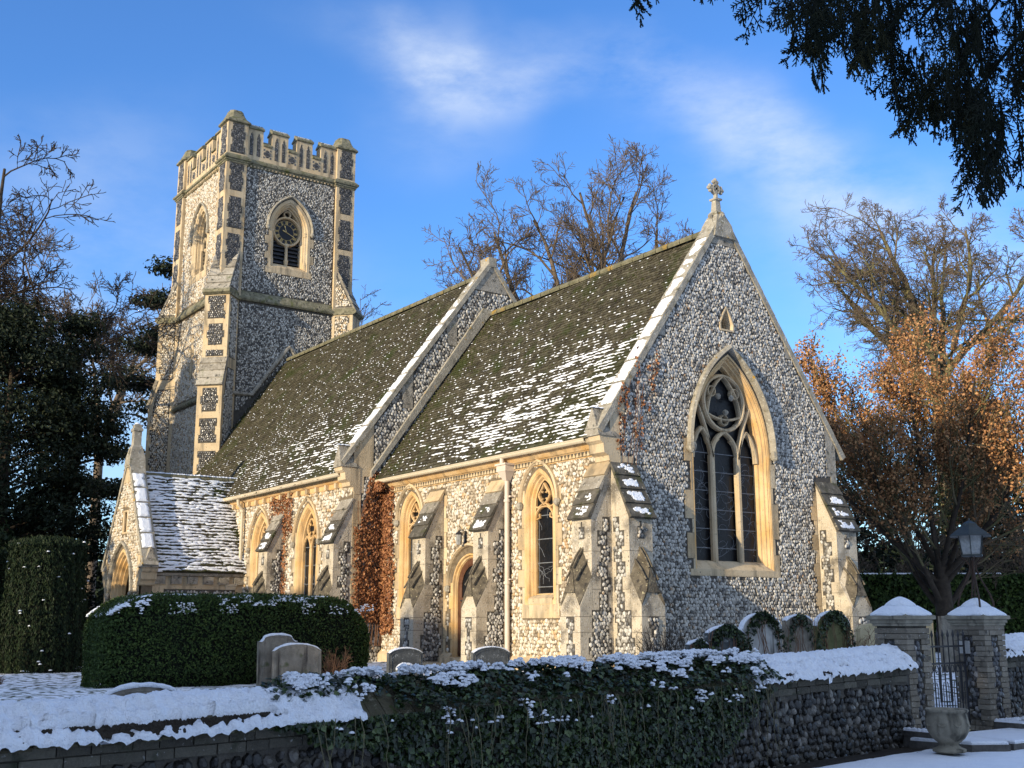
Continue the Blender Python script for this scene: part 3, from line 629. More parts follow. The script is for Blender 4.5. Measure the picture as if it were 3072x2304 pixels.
bh = [rect(-7.1, -6.32, -1, 4.2), rect(-4.35, -3.6, -1, 4.2), rect(-.68, .1, -1, 4.2)]
# corner stones on the wall beside the door and at the east corner
bh += quoins(FS, -6.38, 1, 0.15, 4.0, .10, .16, wallS, material=M['stone'], course=.33, seed=3)
bh += quoins(FS, -3.65, 1, 0.15, 4.0, .06, .10, wallS, material=M['stone'], course=.33, seed=4)
flints(FS, [(-9.45, .12), (-.0, .12), (-.0, 4.36), (-9.45, 4.36)], [oA, oB, door_o] + hA + hB + bh + [outline(.94, 0, 1.72, .98, 0, -5.2)], .080, M['flint_warm'], wallS, seed=21, single=150)
# plinth
mb = MB(); mb.side([(-.1, -.5), (.10, -.5), (.10, .10), (.0, .20), (-.1, .20)], -9.5, -5.95, FS); mb.side([(-.1, -.5), (.10, -.5), (.10, .10), (.0, .20), (-.1, .20)], -4.45, 0, FS)
mb.build('plinth', M['stone'], wallS)
# priest's door
dr = empty('door', (0, 0, 0), church)
mould(FS, .78, .0, 1.72, .80, [(0, -.01), (0, .016), (.04, .016), (.06, -.03), (.09, -.04), (.11, -.08), (.11, -.30)], -5.2, 'door_surround', M['stone_warm'], dr)
for s in (-1, 1): bh2 = quoins(FS, -5.2+s*.77, s, .1, 1.85, .08, .16, dr, course=.36, name='jamb_stone', material=M['stone_warm'], seed=5)
hood(FS, .88, 1.78, .90, -5.2, dr, w=.08, d=.11, material=M['stone'])
oo = outline(.78, .1, 1.72, .80, .11, -5.2, zoff=0)
MB().prism(oo[::-1], -.15, -.11, FS).build('door_panel', M['glass'], dr)
mb = MB(); A = outline(.78, .12, 1.72, .80, .19, -5.2, zoff=.02); mb.bar(A + [A[0]], .17, -.12, -.070, FS)
for zz in (.75, 1.42): mb.bar([(-5.8, zz), (-4.6, zz)], .14, -.12, -.071, FS)
for xx in (-5.2, -5.5, -4.9): mb.bar([(xx, .1), (xx, 1.4)], .07, -.12, -.073, FS)
mb.build('door_frame', M['wood'], dr)
mb = MB(); mb.tube([(-5.74, .09, 1.42), (-5.66, .03, 1.42), (-5.56, .06, 1.41)], .018, 6); mb.build('door_handle', M['iron'], dr)
mb = MB(); mb.box(-5.95, -4.45, -.4, .10, .0, .42, FS); mb.box(-6.1, -4.3, -.45, -.02, .0, .75, FS); stp = mb.build('doorstep', M['stone'], dr)
# cornice, gutter, downpipe
def cornice(fr, a0, a1, z, parent, dentil=True, fancy=True):
    mb = MB()
    mb.side([(-.1, z-.26), (.03, z-.26), (.05, z-.22), (.05, z-.12), (.09, z-.10), (.16, z-.02), (.20, z+.0), (.20, z+.05), (-.1, z+.05)], a0, a1, fr)
    c = mb.build('cornice', M['stone_warm'], parent)
    if fancy: MB().box(a0, a1, z-.236, z-.128, .04, .053, fr).build('frieze_painted_shade', M['mortar'], c)  # flat dark strip: shade behind the zigzag put in as colour, no groove cut
    if dentil:
        d = MB(); n = int((a1-a0)/.12)
        for i in range(n):
            a = a0+(i+.5)*(a1-a0)/n; d.prism([(a-.045, z-.215), (a, z-.135), (a+.045, z-.215), (a+.045, z-.232), (a-.045, z-.232)], .045, .075, fr, tone=.5) if fancy else None
            if not fancy and i % 5 == 0: d.prism([(a-.05, z-.26), (a+.05, z-.26), (a+.05, z-.12), (a-.05, z-.12)], .04, .15, fr)
        d.build('carved_frieze' if fancy else 'corbel', M['stone'], c)
    g = MB(); n = 8; rings = []
    prof = [(.27+.075*math.cos(t), z+.075+.075*math.sin(t)) for t in np.linspace(math.pi, 2*math.pi, 7)]
    prof = prof + [(.355, z+.085), (.355, z+.10), (.33, z+.10)] + [(.27+.06*math.cos(t), z+.08+.06*math.sin(t)) for t in np.linspace(2*math.pi, math.pi, 6)]
    g.side(prof, a0, a1, fr); g.build('gutter', M['gutter'], parent, smooth=False)
    return c
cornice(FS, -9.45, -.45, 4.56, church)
dp = MB(); dp.tube([(-3.50, -.27, 4.60), (-3.50, -.27, 4.42)], .05, 10); dp.tube([(-3.5, -.13, 4.2), (-3.5, -.13, -.18)], .055, 12)
dp.tube([(-3.5, -.13, -.05), (-3.5, -.13, -.16), (-3.46, -.20, -.28)], .065, 10)
for zz in (3.62, 1.78, .12, -.02): dp.tube([(-3.5, -.13, zz-.03), (-3.5, -.13, zz+.03)], .075, 12)
dp.box(-3.62, -3.38, 3.70, 3.735, -.02, .12, FS); dp.box(-3.60, -3.40, 1.84, 1.87, -.02, .12, FS)
dpo = dp.build('downpipe', M['pipe'], church)
hp = MB(); hp.box(-3.68, -3.32, 4.28, 4.44, .02, .30, FS); hp.box(-3.71, -3.29, 4.42, 4.46, .01, .33, FS)
V = [FS.P(np.array(a), np.array(z), np.array(d)) for a, z, d in ((-3.66, 4.28, .03), (-3.34, 4.28, .03), (-3.34, 4.28, .29), (-3.66, 4.28, .29), (-3.56, 4.08, .07), (-3.44, 4.08, .07), (-3.44, 4.08, .19), (-3.56, 4.08, .19))]
hp.add(V, [(0, 1, 2, 3), (7, 6, 5, 4), (0, 4, 5, 1), (1, 5, 6, 2), (2, 6, 7, 3), (3, 7, 4, 0)]); hp.build('hopper_head', M['pipe'], dpo)

# ---------------- chancel east wall with the great window
z_at = lambda y: 4.73 + 1.412*(y+.23) if y <= CY else 4.73 + 1.412*(2*CY - y + .23)
HW, ZS, RI = 1.18, 4.62, 2.18
oE = outline(HW, 2.00, ZS, RI, 0, CY, 12)
tref = [(CY-.20, 7.42), (CY+.20, 7.42), (CY+.21, 7.56), (CY+.12, 7.76), (CY, 7.95), (CY-.12, 7.76), (CY-.21, 7.56)]
gable = [(.012, -.8), (7.06, -.8), (7.06, z_at(7.06)), (CY, z_at(CY)), (.012, z_at(0))]
wallE = panel('chancel_east_wall', FE, gable, [oE, tref], M['mortar'], church, depth=.35)
wallE['label'] = 'gable wall of pale grey flint with the great east window'
ew = empty('east_window', (0, 0, 0), church)
mould(FE, HW, 2.00, ZS, RI, [(-.05, -.01), (-.05, .012), (-.01, .014), (.01, -.03), (.035, -.035), (.055, -.09), (.09, -.10), (.12, -.18), (.16, -.19), (.18, -.36)], CY, 'surround', M['stone_warm'], ew, n=12)
mb = MB(); mb.side([(-.36, 2.10), (-.36, 2.24), (-.19, 2.20), (.02, 2.02), (.02, 1.90), (-.1, 1.90)], CY-HW-.02, CY+HW+.02, FE); mb.box(CY-HW-.20, CY+HW+.22, 1.88, 2.02, -.05, .016, FE)
mb.build('sill', M['stone'], ew)
hE = []
zz = 2.02
for s, cs in ((-1, [(.36, .10), (.54, .26), (.30, .10), (.62, .30), (.62, .10), (.50, .28)]), (1, [(.50, .22), (.35, .10), (.80, .24), (.36, .10), (.55, .20), (.4, .10)])):
    z = 1.88
    for h, L in cs:
        z1 = min(z+h, ZS+.2); a0, a1 = (CY-HW-L, CY-HW-.05) if s < 0 else (CY+HW+.05, CY+HW+L)
        if L > .05:
            MB().box(a0, a1, z+.004, z1-.004, -.05, .014, FE, tone=random.random()).build('jamb_stone', M['stone'], ew); hE.append(rect(a0, a1, z, z1))
        z = z1
hood(FE, HW+.07, ZS+.08, RI+.06, CY, ew, w=.11, d=.16, material=M['coping'], n=12)
# tracery of the great window
tb = MB(); g0, g1 = -.27, -.16
m1, m2 = CY-.405, CY+.405; gx = 1.00
for mx_ in (m1, m2): tb.bar([(mx_, 2.1), (mx_, 4.55)], .15, g0, g1, FE)
def bez(p0, p1, p2, n=9): return [((1-t)**2*p0[0]+2*t*(1-t)*p1[0]+t*t*p2[0], (1-t)**2*p0[1]+2*t*(1-t)*p1[1]+t*t*p2[1]) for t in np.linspace(0, 1, n)]
for s in (-1, 1):
    mm = CY+s*.405; sc = CY+s*.70
    tb.bar(bez((mm, 4.5), (mm+s*.02, 4.9), (sc, 5.14)), .09, g0, g1, FE); tb.bar(bez((CY+s*gx, 4.45), (CY+s*.98, 4.95), (sc, 5.14)), .09, g0, g1, FE)
    tb.bar(bez((mm, 4.5), (mm-s*.02, 4.92), (CY, 5.10)), .09, g0, g1, FE)
    # long sweeping bars from the mullions up beside the wheel
    tb.bar(bez((mm, 4.5), (CY+s*.52, 5.15), (CY+s*.86, 5.75), 10), .08, g0, g1, FE)
    tb.bar(bez((mm, 4.55), (mm-s*.04, 4.8), (CY+s*.18, 4.92)), .05, g0, g1-.02, FE)
    tb.bar(bez((CY+s*.62, 5.1), (CY+s*.56, 4.85), (CY+s*.50, 4.80)), .045, g0, g1-.02, FE)
    tb.bar(bez((CY+s*.78, 5.1), (CY+s*.86, 4.86), (CY+s*.94, 4.78)), .045, g0, g1-.02, FE)
rz, rr_ = 5.76, .63
tb.bar([(CY+rr_*math.cos(t), rz+rr_*math.sin(t)) for t in np.linspace(0, 2*math.pi, 25)[:-1]], .085, g0, g1+.02, FE, closed=True)
T3 = [(CY+.60*math.cos(t), rz+.02+.60*math.sin(t)) for t in (math.pi/2, math.pi*7/6, math.pi*11/6)]
for i in range(3):
    a, b = T3[i], T3[(i+1) % 3]; mid = ((a[0]+b[0])/2, (a[1]+b[1])/2); w = 1.75; out_p = (CY+(mid[0]-CY)*w, rz+(mid[1]-rz)*w)
    tb.bar(bez(a, out_p, b), .06, g0, g1+.01, FE)
    ctr = (CY+(mid[0]-CY)*1.62, rz+(mid[1]-rz)*1.62); e1 = (CY+(mid[0]-CY)*.95, rz+(mid[1]-rz)*.95)
    tb.bar([(CY+(mid[0]-CY)*1.42+.115*math.cos(t), rz+(mid[1]-rz)*1.42+.115*math.sin(t)) for t in np.linspace(0, 2*math.pi, 11)[:-1]], .045, g0, g1, FE, closed=True)
tb.build('tracery', M['stone'], ew)
for i in range(3):
    a, b = T3[i], T3[(i+1) % 3]; mid = ((a[0]+b[0])/2, (a[1]+b[1])/2); e1 = (CY+(mid[0]-CY)*.80, rz+(mid[1]-rz)*.80)
    hh_ = head(FE, e1[0], e1[1], g1+.02, .06, ew)
for a0, a1 in ((CY-gx, m1), (m1, m2), (m2, CY+gx)):
    MB().prism(rect(a0, a1, 2.15, 4.62), -.335, -.31, FE).build('pane', M['glass'], ew)
A = arch(HW-.05, 4.62, RI-.08, 12, CY); MB().prism(A[::-1], -.335, -.31, FE).build('pane', M['glass'], ew)
cb = MB(); g = np.random.default_rng(3)
for a0, a1 in ((CY-gx, m1), (m1, m2), (m2, CY+gx)):
    for z in np.arange(2.5, 4.7, .42): cb.bar([(a0, z), (a1, z)], .022, -.31, -.29, FE)
    for k in range(26):
        xc = a0+(a1-a0)*(.1+.8*g.random()); zc = 2.2+2.3*g.random(); pts = [(xc, zc)]; th = g.random()*6.28; cu = g.normal(0, .5)
        for q in range(8):
            th += cu*.6+g.normal(0, .2); pts.append((min(max(pts[-1][0]+.06*math.cos(th), a0+.03), a1-.03), min(max(pts[-1][1]+.06*math.sin(th), 2.15), 5.1)))
        cb.bar(pts, .008, -.31, -.303, FE)
cb.build('lead_cames', M['came'], ew)
# small pointed light near the apex
mb = MB(); 
def ring_of(poly, k, d): 
    c = np.mean(poly, 0); q = [(c[0]+(p[0]-c[0])*k, c[1]+(p[1]-c[1])*k) for p in poly]; q.append(q[0]); return FE.P(np.array([p[0] for p in q]), np.array([p[1] for p in q]), d)
mb.loft([ring_of(tref, 1.12, 0), ring_of(tref, 1.12, .03), ring_of(tref, .92, .03), ring_of(tref, .66, -.14), ring_of(tref, .62, -.3)]); mb.build('gable_light', M['stone'], church)
MB().prism(tref, -.3, -.26, FE).build('vent_slab', M['dark'], church)
# quoins beside the buttresses and apex/kneeler stones let into the flint
holesE = [oE, outline(HW+.30, 1.88, ZS, RI+.25, 0, CY, 12)[1:-1] if False else outline(HW+.17, 1.88, ZS, RI+.16, 0, CY, 12), tref, [(p[0]+(p[0]-CY)*.12, p[1]+(p[1]-7.66)*.12) for p in tref]] + hE
holesE += [rect(-.1, .66, -1, 4.25), rect(6.26, 7.2, -1, 4.25)]
holesE += quoins(FE, 6.28, -1, .2, 3.9, .10, .20, wallE, material=M['stone'], course=.34, seed=8)
slabs = [[(0, 4.25), (.26, 4.25), (.26, 5.15), (.40, 5.15), (.40, z_at(.40)), (0, z_at(0))], [(7.06, 4.0), (6.86, 4.0), (6.86, 4.3), (6.72, 4.3), (6.72, z_at(6.72)), (7.06, z_at(7.06))],
         [(CY-.42, z_at(CY-.42)), (CY+.42, z_at(CY+.42)), (CY, z_at(CY))], [(1.42, 7.02), (1.62, 7.02), (1.62, z_at(1.62)), (1.38, z_at(1.38))], [(5.64, 7.02), (5.46, 7.02), (5.44, z_at(5.44)), (5.66, z_at(5.66))], rect(0, .62, 4.10, 4.28)]
for sp_ in slabs:
    MB().prism(sp_, -.05, .015, FE, tone=.55).build('bonding_stone', M['stone_grey'] if sp_[0][0] > 1 else M['stone'], wallE)
holesE += slabs
flints(FE, gable, holesE, .072, M['flint'], wallE, seed=31, single=150, tone_bias=.04)
mb = MB(); mb.side([(-.1, -.8), (.09, -.8), (.09, .10), (.0, .18), (-.1, .18)], .62, 6.3, FE); mb.build('plinth', M['stone'], wallE)
# ---------------- gable copings with snow
def coping(fr, half, z0, slope, yc, x_in, x_out, th, parent, n=9, snow=True, left=True, right=True, seed=0, y_ov=.0, snow_from=1, snow_to=9, snmat='snow'):
    """sloping parapet stones; d from x_in to x_out"""
    L = math.hypot(half, half*slope); g = np.random.default_rng(seed)
    for s in ((-1,) if left and not right else (-1, 1)):
        for i in range(n):
            t0, t1 = i/n, (i+1)/n
            y0, y1 = yc+s*half*(1-t0), yc+s*half*(1-t1); za, zb_ = z0+half*slope*t0, z0+half*slope*t1
            nx, nz_ = s*slope/math.hypot(1, slope), 1/math.hypot(1, slope)
            mb = MB(); k = .004
            A = [(y0, za), (y1, zb_), (y1+nx*th, zb_+nz_*th), (y0+nx*(th+.012), za+nz_*(th+.012))]
            if i == n-1: A[2] = (yc, z0+half*slope+th*math.hypot(1, slope))
            mb.prism(A, x_in, x_out, fr, tone=g.random()); c = mb.build('coping_stone', M['coping'], parent)
            if snow and s < 0 and snow_from <= i < snow_to:
                amt = snow if np.isscalar(snow) else snow[i]
                nu, nv = 12, 22; a = np.linspace(.04, .96, nv); b_ = np.linspace(0, 1, nu); Bq, Aq = np.meshgrid(b_, a)
                dd = x_in+.06 + (x_out-x_in-.10)*Bq
                h = .055*amt*np.clip(np.minimum(np.minimum(Aq-.03, .97-Aq)*9, np.minimum(Bq, 1-Bq)*6), 0, 1)**.5 + .014*(fbm(Aq*9+i*5, Bq*4, seed+i)-.5)
                cover = fbm(Aq*5+i*7, Bq*2.5, seed+40+i, 3) + .22*np.clip(np.minimum(np.minimum(Aq-.03, .97-Aq)*6, np.minimum(Bq, 1-Bq)*4), 0, 1); h = np.where(cover < (1-amt)*.6+.40, -.02, h)
                yy = y0+(y1-y0)*Aq + nx*(th+.012*(1-Aq)+h); zz_ = za+(zb_-za)*Aq + nz_*(th+.012*(1-Aq)+h)
                V = fr.P(yy.ravel(), zz_.ravel(), dd.ravel()); idx = np.arange(nu*nv).reshape(nv, nu)
                Q = np.stack([idx[:-1, :-1], idx[:-1, 1:], idx[1:, 1:], idx[1:, :-1]], -1).reshape(-1, 4)
                link('snow', np_mesh('snow', V, [(Q, None)], M['snow'], True), c)
coping(FE, 3.53+.23, 4.73, 1.412, CY, -.40, .05, .13, church, n=10, snow=[0, .92, .88, .9, .85, .8, .6, .55, .45, 0], seed=5, snow_from=1, snow_to=9)
def kneeler(fr, a, z, d0, d1, parent, s=-1, big=True):
    """moulded corbel at the foot of a gable with a small gabled block on top"""
    mb = MB()
    prof = [(a-s*.55, z-.72), (a-s*.42, z-.72), (a-s*.36, z-.62), (a-s*.36, z-.54), (a-s*.26, z-.50), (a-s*.24, z-.40), (a-s*.12, z-.34), (a-s*.10, z-.16), (a-s*.02, z-.10), (a, z), (a-s*.55, z)]
    if s > 0: prof = [(p[0], p[1]) for p in prof]
    mb.prism(prof, d0-.02, d1, fr); k = mb.build('kneeler', M['stone'], parent)
    c = MB(); w = (d1-d0)
    P = fr.P; dm = (d0+d1)/2
    # gablet facing out along -a
    V = [P(np.array(x), np.array(y_), np.array(dd)) for x, y_, dd in ((a+s*.04, z+.0, d0-.03), (a+s*.04, z, d1+.03), (a+s*.0, z+.62, dm), (a-s*.45, z+.0, d0-.03), (a-s*.45, z, d1+.03), (a-s*.40, z+.62, dm))]
    c.add(V, [(0, 1, 2), (3, 5, 4), (0, 2, 5, 3), (1, 4, 5, 2), (0, 3, 4, 1)]); c.build('kneeler_gablet', M['stone_grey'], k)
    if big:
        C = np.array([P(np.array(a-s*.12*i-s*.02), np.array(z+.60), np.array(dm)) for i in range(4)])
        lumps('snow', C, fr.u, fr.n, (0, 0, 1), .09, .055, .03, M['snow'], k, seed=3)
    return k
kneeler(FE, -.30, 4.66, -.42, .03, church)
# apex cross
cr = MB(); X0, Y0, Z0 = -.17, CY, 10.02
for s in (-1, 1):   # gableted saddle
    cr.add([(X0-.26, Y0-.31, Z0-.24), (X0+.26, Y0-.31, Z0-.24), (X0, Y0-.19, Z0+.16)] if s < 0 else [(X0+.26, Y0+.31, Z0-.24), (X0-.26, Y0+.31, Z0-.24), (X0, Y0+.19, Z0+.16)], [(0, 1, 2)])
cr.loft([[(X0+a*w, Y0+b*w2, z) for a, b in ((-1, -1), (1, -1), (1, 1), (-1, 1))] for w, w2, z in ((.26, .34, 9.62), (.24, .25, 9.95), (.17, .145, 10.17), (.12, .105, 10.22), (.145, .135, 10.26), (.085, .085, 10.33), (.068, .068, 10.57), (.105, .105, 10.59), (.11, .11, 10.63), (.05, .05, 10.66))], True, cap=True)
for a, b in ((-1, 0), (1, 0), (0, -1), (0, 1)):
    cr.tube([(X0+a*.16, Y0+b*.16, Z0+.08), (X0+a*.21, Y0+b*.21, Z0+.15), (X0+a*.17, Y0+b*.17, Z0+.21)], [.04, .06, .03], 6)
cross = cr.build('gable_cross', M['coping'], church)
cc = MB(); zc = 10.88; 
ringp = [(Y0+.105*math.cos(t), zc+.105*math.sin(t)) for t in np.linspace(0, 2*math.pi, 17)[:-1]]
fc = Fr((X0, 0, 0), (0, 1, 0), (1, 0, 0)); cc.bar(ringp, .06, -.05, .05, fc, closed=True)
cc.box(Y0-.028, Y0+.028, zc-.24, zc+.2, -.045, .045, fc); cc.box(Y0-.2, Y0+.2, zc-.028, zc+.028, -.045, .045, fc)
for a, b in ((0, 1), (1, 0), (-1, 0)):
    for q in (-1, 0, 1):
        px_, pz_ = Y0 + a*.225 + (q*.06 if a == 0 else -abs(q)*.05*a), zc + b*.225 + (q*.06 if b == 0 else -abs(q)*.05)
        cc.loft([[(X0+.045*k*math.cos(t), px_+.042*k*math.cos(t+1.57)*1.0, pz_+h*.8) for t in np.linspace(0, 2*math.pi, 7)[:-1]] for k, h in ((.4, -.055), (1, -.03), (1.05, .02), (.4, .06))], True, cap=True)
cc.build('cross_head', M['coping'], cross)
# ---------------- tiled roof slopes
def tiled(name, O, U, Vv, L, S, parent, snowf, w=.17, e=.11, single=300, seed=0, clip=None, mossf=None, snow_size=1.0):
    """O eave corner, U along the eave, Vv up the slope; every tile its own slab, snow and moss lying on them"""
    g = np.random.default_rng(seed); O = np.array(O, float); U = np.array(U, float); Vv = np.array(Vv, float); Vv /= np.linalg.norm(Vv)
    Nn = np.cross(U, Vv); Nn /= np.linalg.norm(Nn)
    if Nn[2] < 0: Nn = -Nn
    base = MB(); c4 = [O-Nn*.03, O+U*L-Nn*.03, O+U*L+Vv*S-Nn*.03, O+Vv*S-Nn*.03]; base.add(c4+[p-Nn*.08 for p in c4], [(0, 1, 2, 3), (4, 7, 6, 5), (0, 4, 5, 1), (1, 5, 6, 2), (2, 6, 7, 3), (3, 7, 4, 0)])
    rf = base.build(name, M['tile'], parent)
    nu, nv = int(L/w)+1, int(S/e); A, B = np.meshgrid(np.arange(nu), np.arange(nv)); u = (A+.5*(B % 2)-.25).ravel()*w; v = B.ravel()*e
    k = (u < L) & (u > -w*.6)
    if clip is not None: k &= clip(u, v)
    u, v = u[k], v[k]; n = len(u); tone = g.random(n)
    sag = .03*np.sin(u*.9)*np.sin(v*.7) + .012*(noise2(u*1.3, v*1.3, seed)-.5)
    wj = w*(.93+.05*g.random(n)); th = .022*(.8+.5*g.random(n)); vj = g.normal(0, .006, n); tilt = g.normal(0, .006, n)
    P0 = O + U*u[:, None] + Vv*(v+vj)[:, None] + Nn*sag[:, None]
    V = []
    for (x, y, h) in ((0, 0, 0), (.5, 0, .006), (1, 0, 0), (0, 0, 1), (.5, 0, 1.3), (1, 0, 1), (0, 1.35, 0), (.5, 1.35, .25), (1, 1.35, 0)):
        hh = h*th + (.004 if y == 0 else -.004) + (tilt*(x-.5)*2 if True else 0) if h >= .2 else np.full(n, h-.004)
        V.append(P0 + U*(x*wj)[:, None] + Vv*(y*e) + Nn*np.broadcast_to(hh, (n,))[:, None])
    V = np.stack(V, 1); q = np.array([[0, 1, 4, 3], [1, 2, 5, 4], [3, 4, 7, 6], [4, 5, 8, 7]]); tr = np.array([[0, 3, 6], [2, 8, 5]])
    order = np.argsort(((P0-CAMP)**2).sum(1))
    for i in order[:single]:
        c = V[i].mean(0); link('tile', np_mesh('tile', V[i]-c, [(q, np.full(4, tone[i])), (tr, np.full(2, tone[i]))], M['tile']), rf, c)
    kk = order[single:]; bs = (np.arange(len(kk))*9)[:, None, None]
    o = link('tiles', np_mesh('tiles', V[kk].reshape(-1, 3), [((q[None]+bs).reshape(-1, 4), np.repeat(tone[kk], 4)), ((tr[None]+bs).reshape(-1, 3), np.repeat(tone[kk], 2))], M['tile']), rf); o['kind'] = 'stuff'
    # snow caught along the courses
    cov = snowf(u, v)
    s = noise2(u*2.6, v*7.5, seed+5)*.55 + noise2(u*7, v*16, seed+9)*.30 + g.random(n)*.15
    ks = s < cov
    m = ks.sum(); C = P0[ks] + U*(w*(.5+g.normal(0, .22, m)))[:, None] + Vv*(e*(.45+.55*(noise2(u[ks]*3.1, v[ks]*9, seed+31)-.5)+g.normal(0, .07, m)))[:, None] + Nn*.016; str_ = np.clip((cov[ks]-s[ks])*3.0, 0, 1)
    lumps('snow', C, U, Vv, Nn, w*(.22+.75*str_+.30*g.random(m)**2)*snow_size, e*(.10+.17*str_+.10*g.random(m))*snow_size, .012+.020*str_, M['snow'], rf, seed=seed, sides=8, jit=.32)
    # small bright flecks of snow and lichen on the upper courses
    ks2 = (~ks) & (g.random(n) < np.clip(cov*.9+.10, 0, .35)); m = ks2.sum()
    if m: lumps('snow', P0[ks2]+U*(w*(.2+.6*g.random(m)))[:, None]+Vv*(e*.4)+Nn*.018, U, Vv, Nn, .022+.03*g.random(m), .014+.015*g.random(m), .012, M['snow'], rf, seed=seed+1, sides=5)
    mf = mossf(u, v) if mossf else np.full(n, .2)
    km = (noise2(u*3, v*5, seed+21)*.6+g.random(n)*.4) < mf; m = km.sum()
    if m: lumps('moss', P0[km]+U*(w*(.2+.6*g.random(m)))[:, None]+Vv*(e*.15)+Nn*.02, U, Vv, Nn, .03+.035*g.random(m), .02+.02*g.random(m), .018+.02*g.random(m), M['moss'], rf, seed=seed+2, sides=6)
    return rf, Nn
def ridge_tiles(y, z, x0, x1, parent, r=.11, step=.42, axis=0):
    n = int(abs(x1-x0)/step); 
    for i in range(n):
        a0 = x0+(x1-x0)*i/n; a1 = x0+(x1-x0)*(i+1)/n - .008*np.sign(x1-x0); rings = []
        for a in (a0, a1):
            rr = r*(1.0 if a == a0 else 1.06)
            rings.append([(a, y+rr*1.25*math.cos(t), z+rr*math.sin(t)) if axis == 0 else (y+rr*1.25*math.cos(t), a, z+rr*math.sin(t)) for t in np.linspace(-.5, math.pi+.5, 9)])
        m = MB(); m.loft(rings, False); m.loft([[v for v in rings[1]], [(v[0], v[1], v[2]-.03) for v in rings[1]]], False); m.build('ridge_tile', M['ridge'], parent, smooth=False)
sl = 5.2/3.83
def ch_snow(u, v):
    # v up the slope (0..6.4), u from the west (0..9.1)
    b = np.interp(v, [0, .25, .6, 1.6, 2.6, 3.5, 4.3, 5.2, 6.6], [.34, .56, .60, .56, .47, .33, .18, .05, .02])
    b = b*np.interp(u, [0, .7, 2.0, 4, 9.2], [.25, .62, .85, 1.0, 1.05])
    return np.clip(b + .34*(fbm(u*.55, v*.9, 3, 3)-.5), 0, 1)
def moss_ch(u, v): return np.clip(.16 + .5*np.exp(-(u/.9)**2) + .12*(fbm(u, v, 8)-.5), 0, .7)
cr_, Nc = tiled('chancel_roof', (-9.47, -.33, 4.66), (1, 0, 0), (0, 1, sl), 9.12, 6.42, church, ch_snow, seed=51, mossf=moss_ch)
MB().prism([(CY+.02, 9.84), (7.4, 4.62), (7.4, 4.5), (CY+.02, 9.7)], -9.47, -.37, Fr((0, 0, 0), (0, 1, 0), (1, 0, 0))).build('north_slope', M['tile'], cr_)
ridge_tiles(CY, 9.87, -9.45, -.42, cr_)
# fillet of stone where the chancel roof meets the nave gable
mb = MB(); mb.prism([(-.45, 4.72), (-.45, 4.90), (CY-.35, 10.02), (CY-.10, 9.98), (CY-.10, 9.86)], .0, .12, FN); mb.build('stone_fillet', M['coping'], cr_)
# ---------------- nave
zn = lambda y: 5.02+1.345*(y+1.23) if y <= CY else 5.02+1.345*(2*CY-y+1.23)
ngable = [(-.918, -.5), (7.99, -.5), (7.99, zn(7.99)), (CY, zn(CY)), (-.918, zn(-.93))]
navE = panel('nave_east_wall', FN, ngable, [], M['mortar'], church, depth=.3)
nh = [[(-.02, -1), (7.3, -1), (7.3, 4.6), (CY, 9.9), (-.02, 4.9)]]
nsl = [[(CY-.62, zn(CY-.62)), (CY+.62, zn(CY+.62)), (CY, zn(CY))], [(-.93, 4.3), (-.62, 4.3), (-.62, 4.75), (-.35, 4.75), (-.35, zn(-.35)), (-.93, zn(-.93))], [(.55, 6.75), (.86, 6.75), (.86, zn(.86)), (.5, zn(.5))], [(2.0, 8.75), (2.3, 8.75), (2.3, zn(2.3)), (1.95, zn(1.95))], rect(-.93, -.70, 3.9, 4.3)]
for s_ in nsl: MB().prism(s_, -.05, .015, FN).build('bonding_stone', M['stone_grey'] if s_[0][0] > 0 else M['stone'], navE)
qn = quoins(FN, -.93, 1, .2, 3.9, .14, .30, navE, course=.36, seed=2)
flints(FN, ngable, nh+nsl+qn, .09, M['flint'], navE, seed=61)
coping(FN, CY+1.23, 5.02, 1.345, CY, -.38, .05, .12, church, n=12, snow=[.85]*8+[.6, .4, .2, 0], seed=15, snow_from=1, snow_to=11)
MB().prism([(CY-.12, zn(CY)-.05), (CY+.12, zn(CY)-.05), (CY+.14, zn(CY)+.24), (CY-.14, zn(CY)+.24)], -.40, .06, FN).build('apex_stone', M['coping'], church)
kneeler(FN, -1.30, 4.98, -.40, .03, church)
oW1, hW1 = lancet(FNS, -12.22, church, hw=.60, z0=1.2, zs=3.10, rise=1.0, lights=2)
oW2, hW2 = lancet(FNS, -15.50, church, hw=.60, z0=1.2, zs=3.10, rise=1.0, lights=2)
navS = panel('nave_south_wall', FNS, [(-24, -.6), (-9.512, -.6), (-9.512, 4.78), (-24, 4.78)], [oW1, oW2], M['mortar_warm'], church)
n1 = buttress(FNS, -10.12, -9.502, church, seed=16, snow=[(2, .4), (3, 1.0)])
n2 = buttress(FNS, -14.36, -13.75, church, seed=17, snow=[(2, .7), (3, 1.0)])
flints(FNS, [(-18.6, -.2), (-9.5, -.2), (-9.5, 4.6), (-18.6, 4.6)], [oW1, oW2] + hW1 + hW2 + [rect(-10.2, -9.4, -1, 4.2), rect(-14.4, -13.7, -1, 4.2)], .09, M['flint_warm'], navS, seed=62)
cornice(FNS, -18.2, -9.75, 4.74, church, fancy=False)
dp = MB(); dp.tube([(-16.75, -1.22, 4.72), (-16.75, -1.20, 4.55), (-16.75, -1.06, 4.40), (-16.75, -1.06, 2.35), (-16.78, -1.12, 2.2), (-16.9, -1.35, 2.1)], .052, 10)
for z in (4.35, 3.2): dp.tube([(-16.75, -1.06, z-.03), (-16.75, -1.06, z+.03)], .07, 10)
dp2 = dp.build('downpipe', M['gutter'], church)
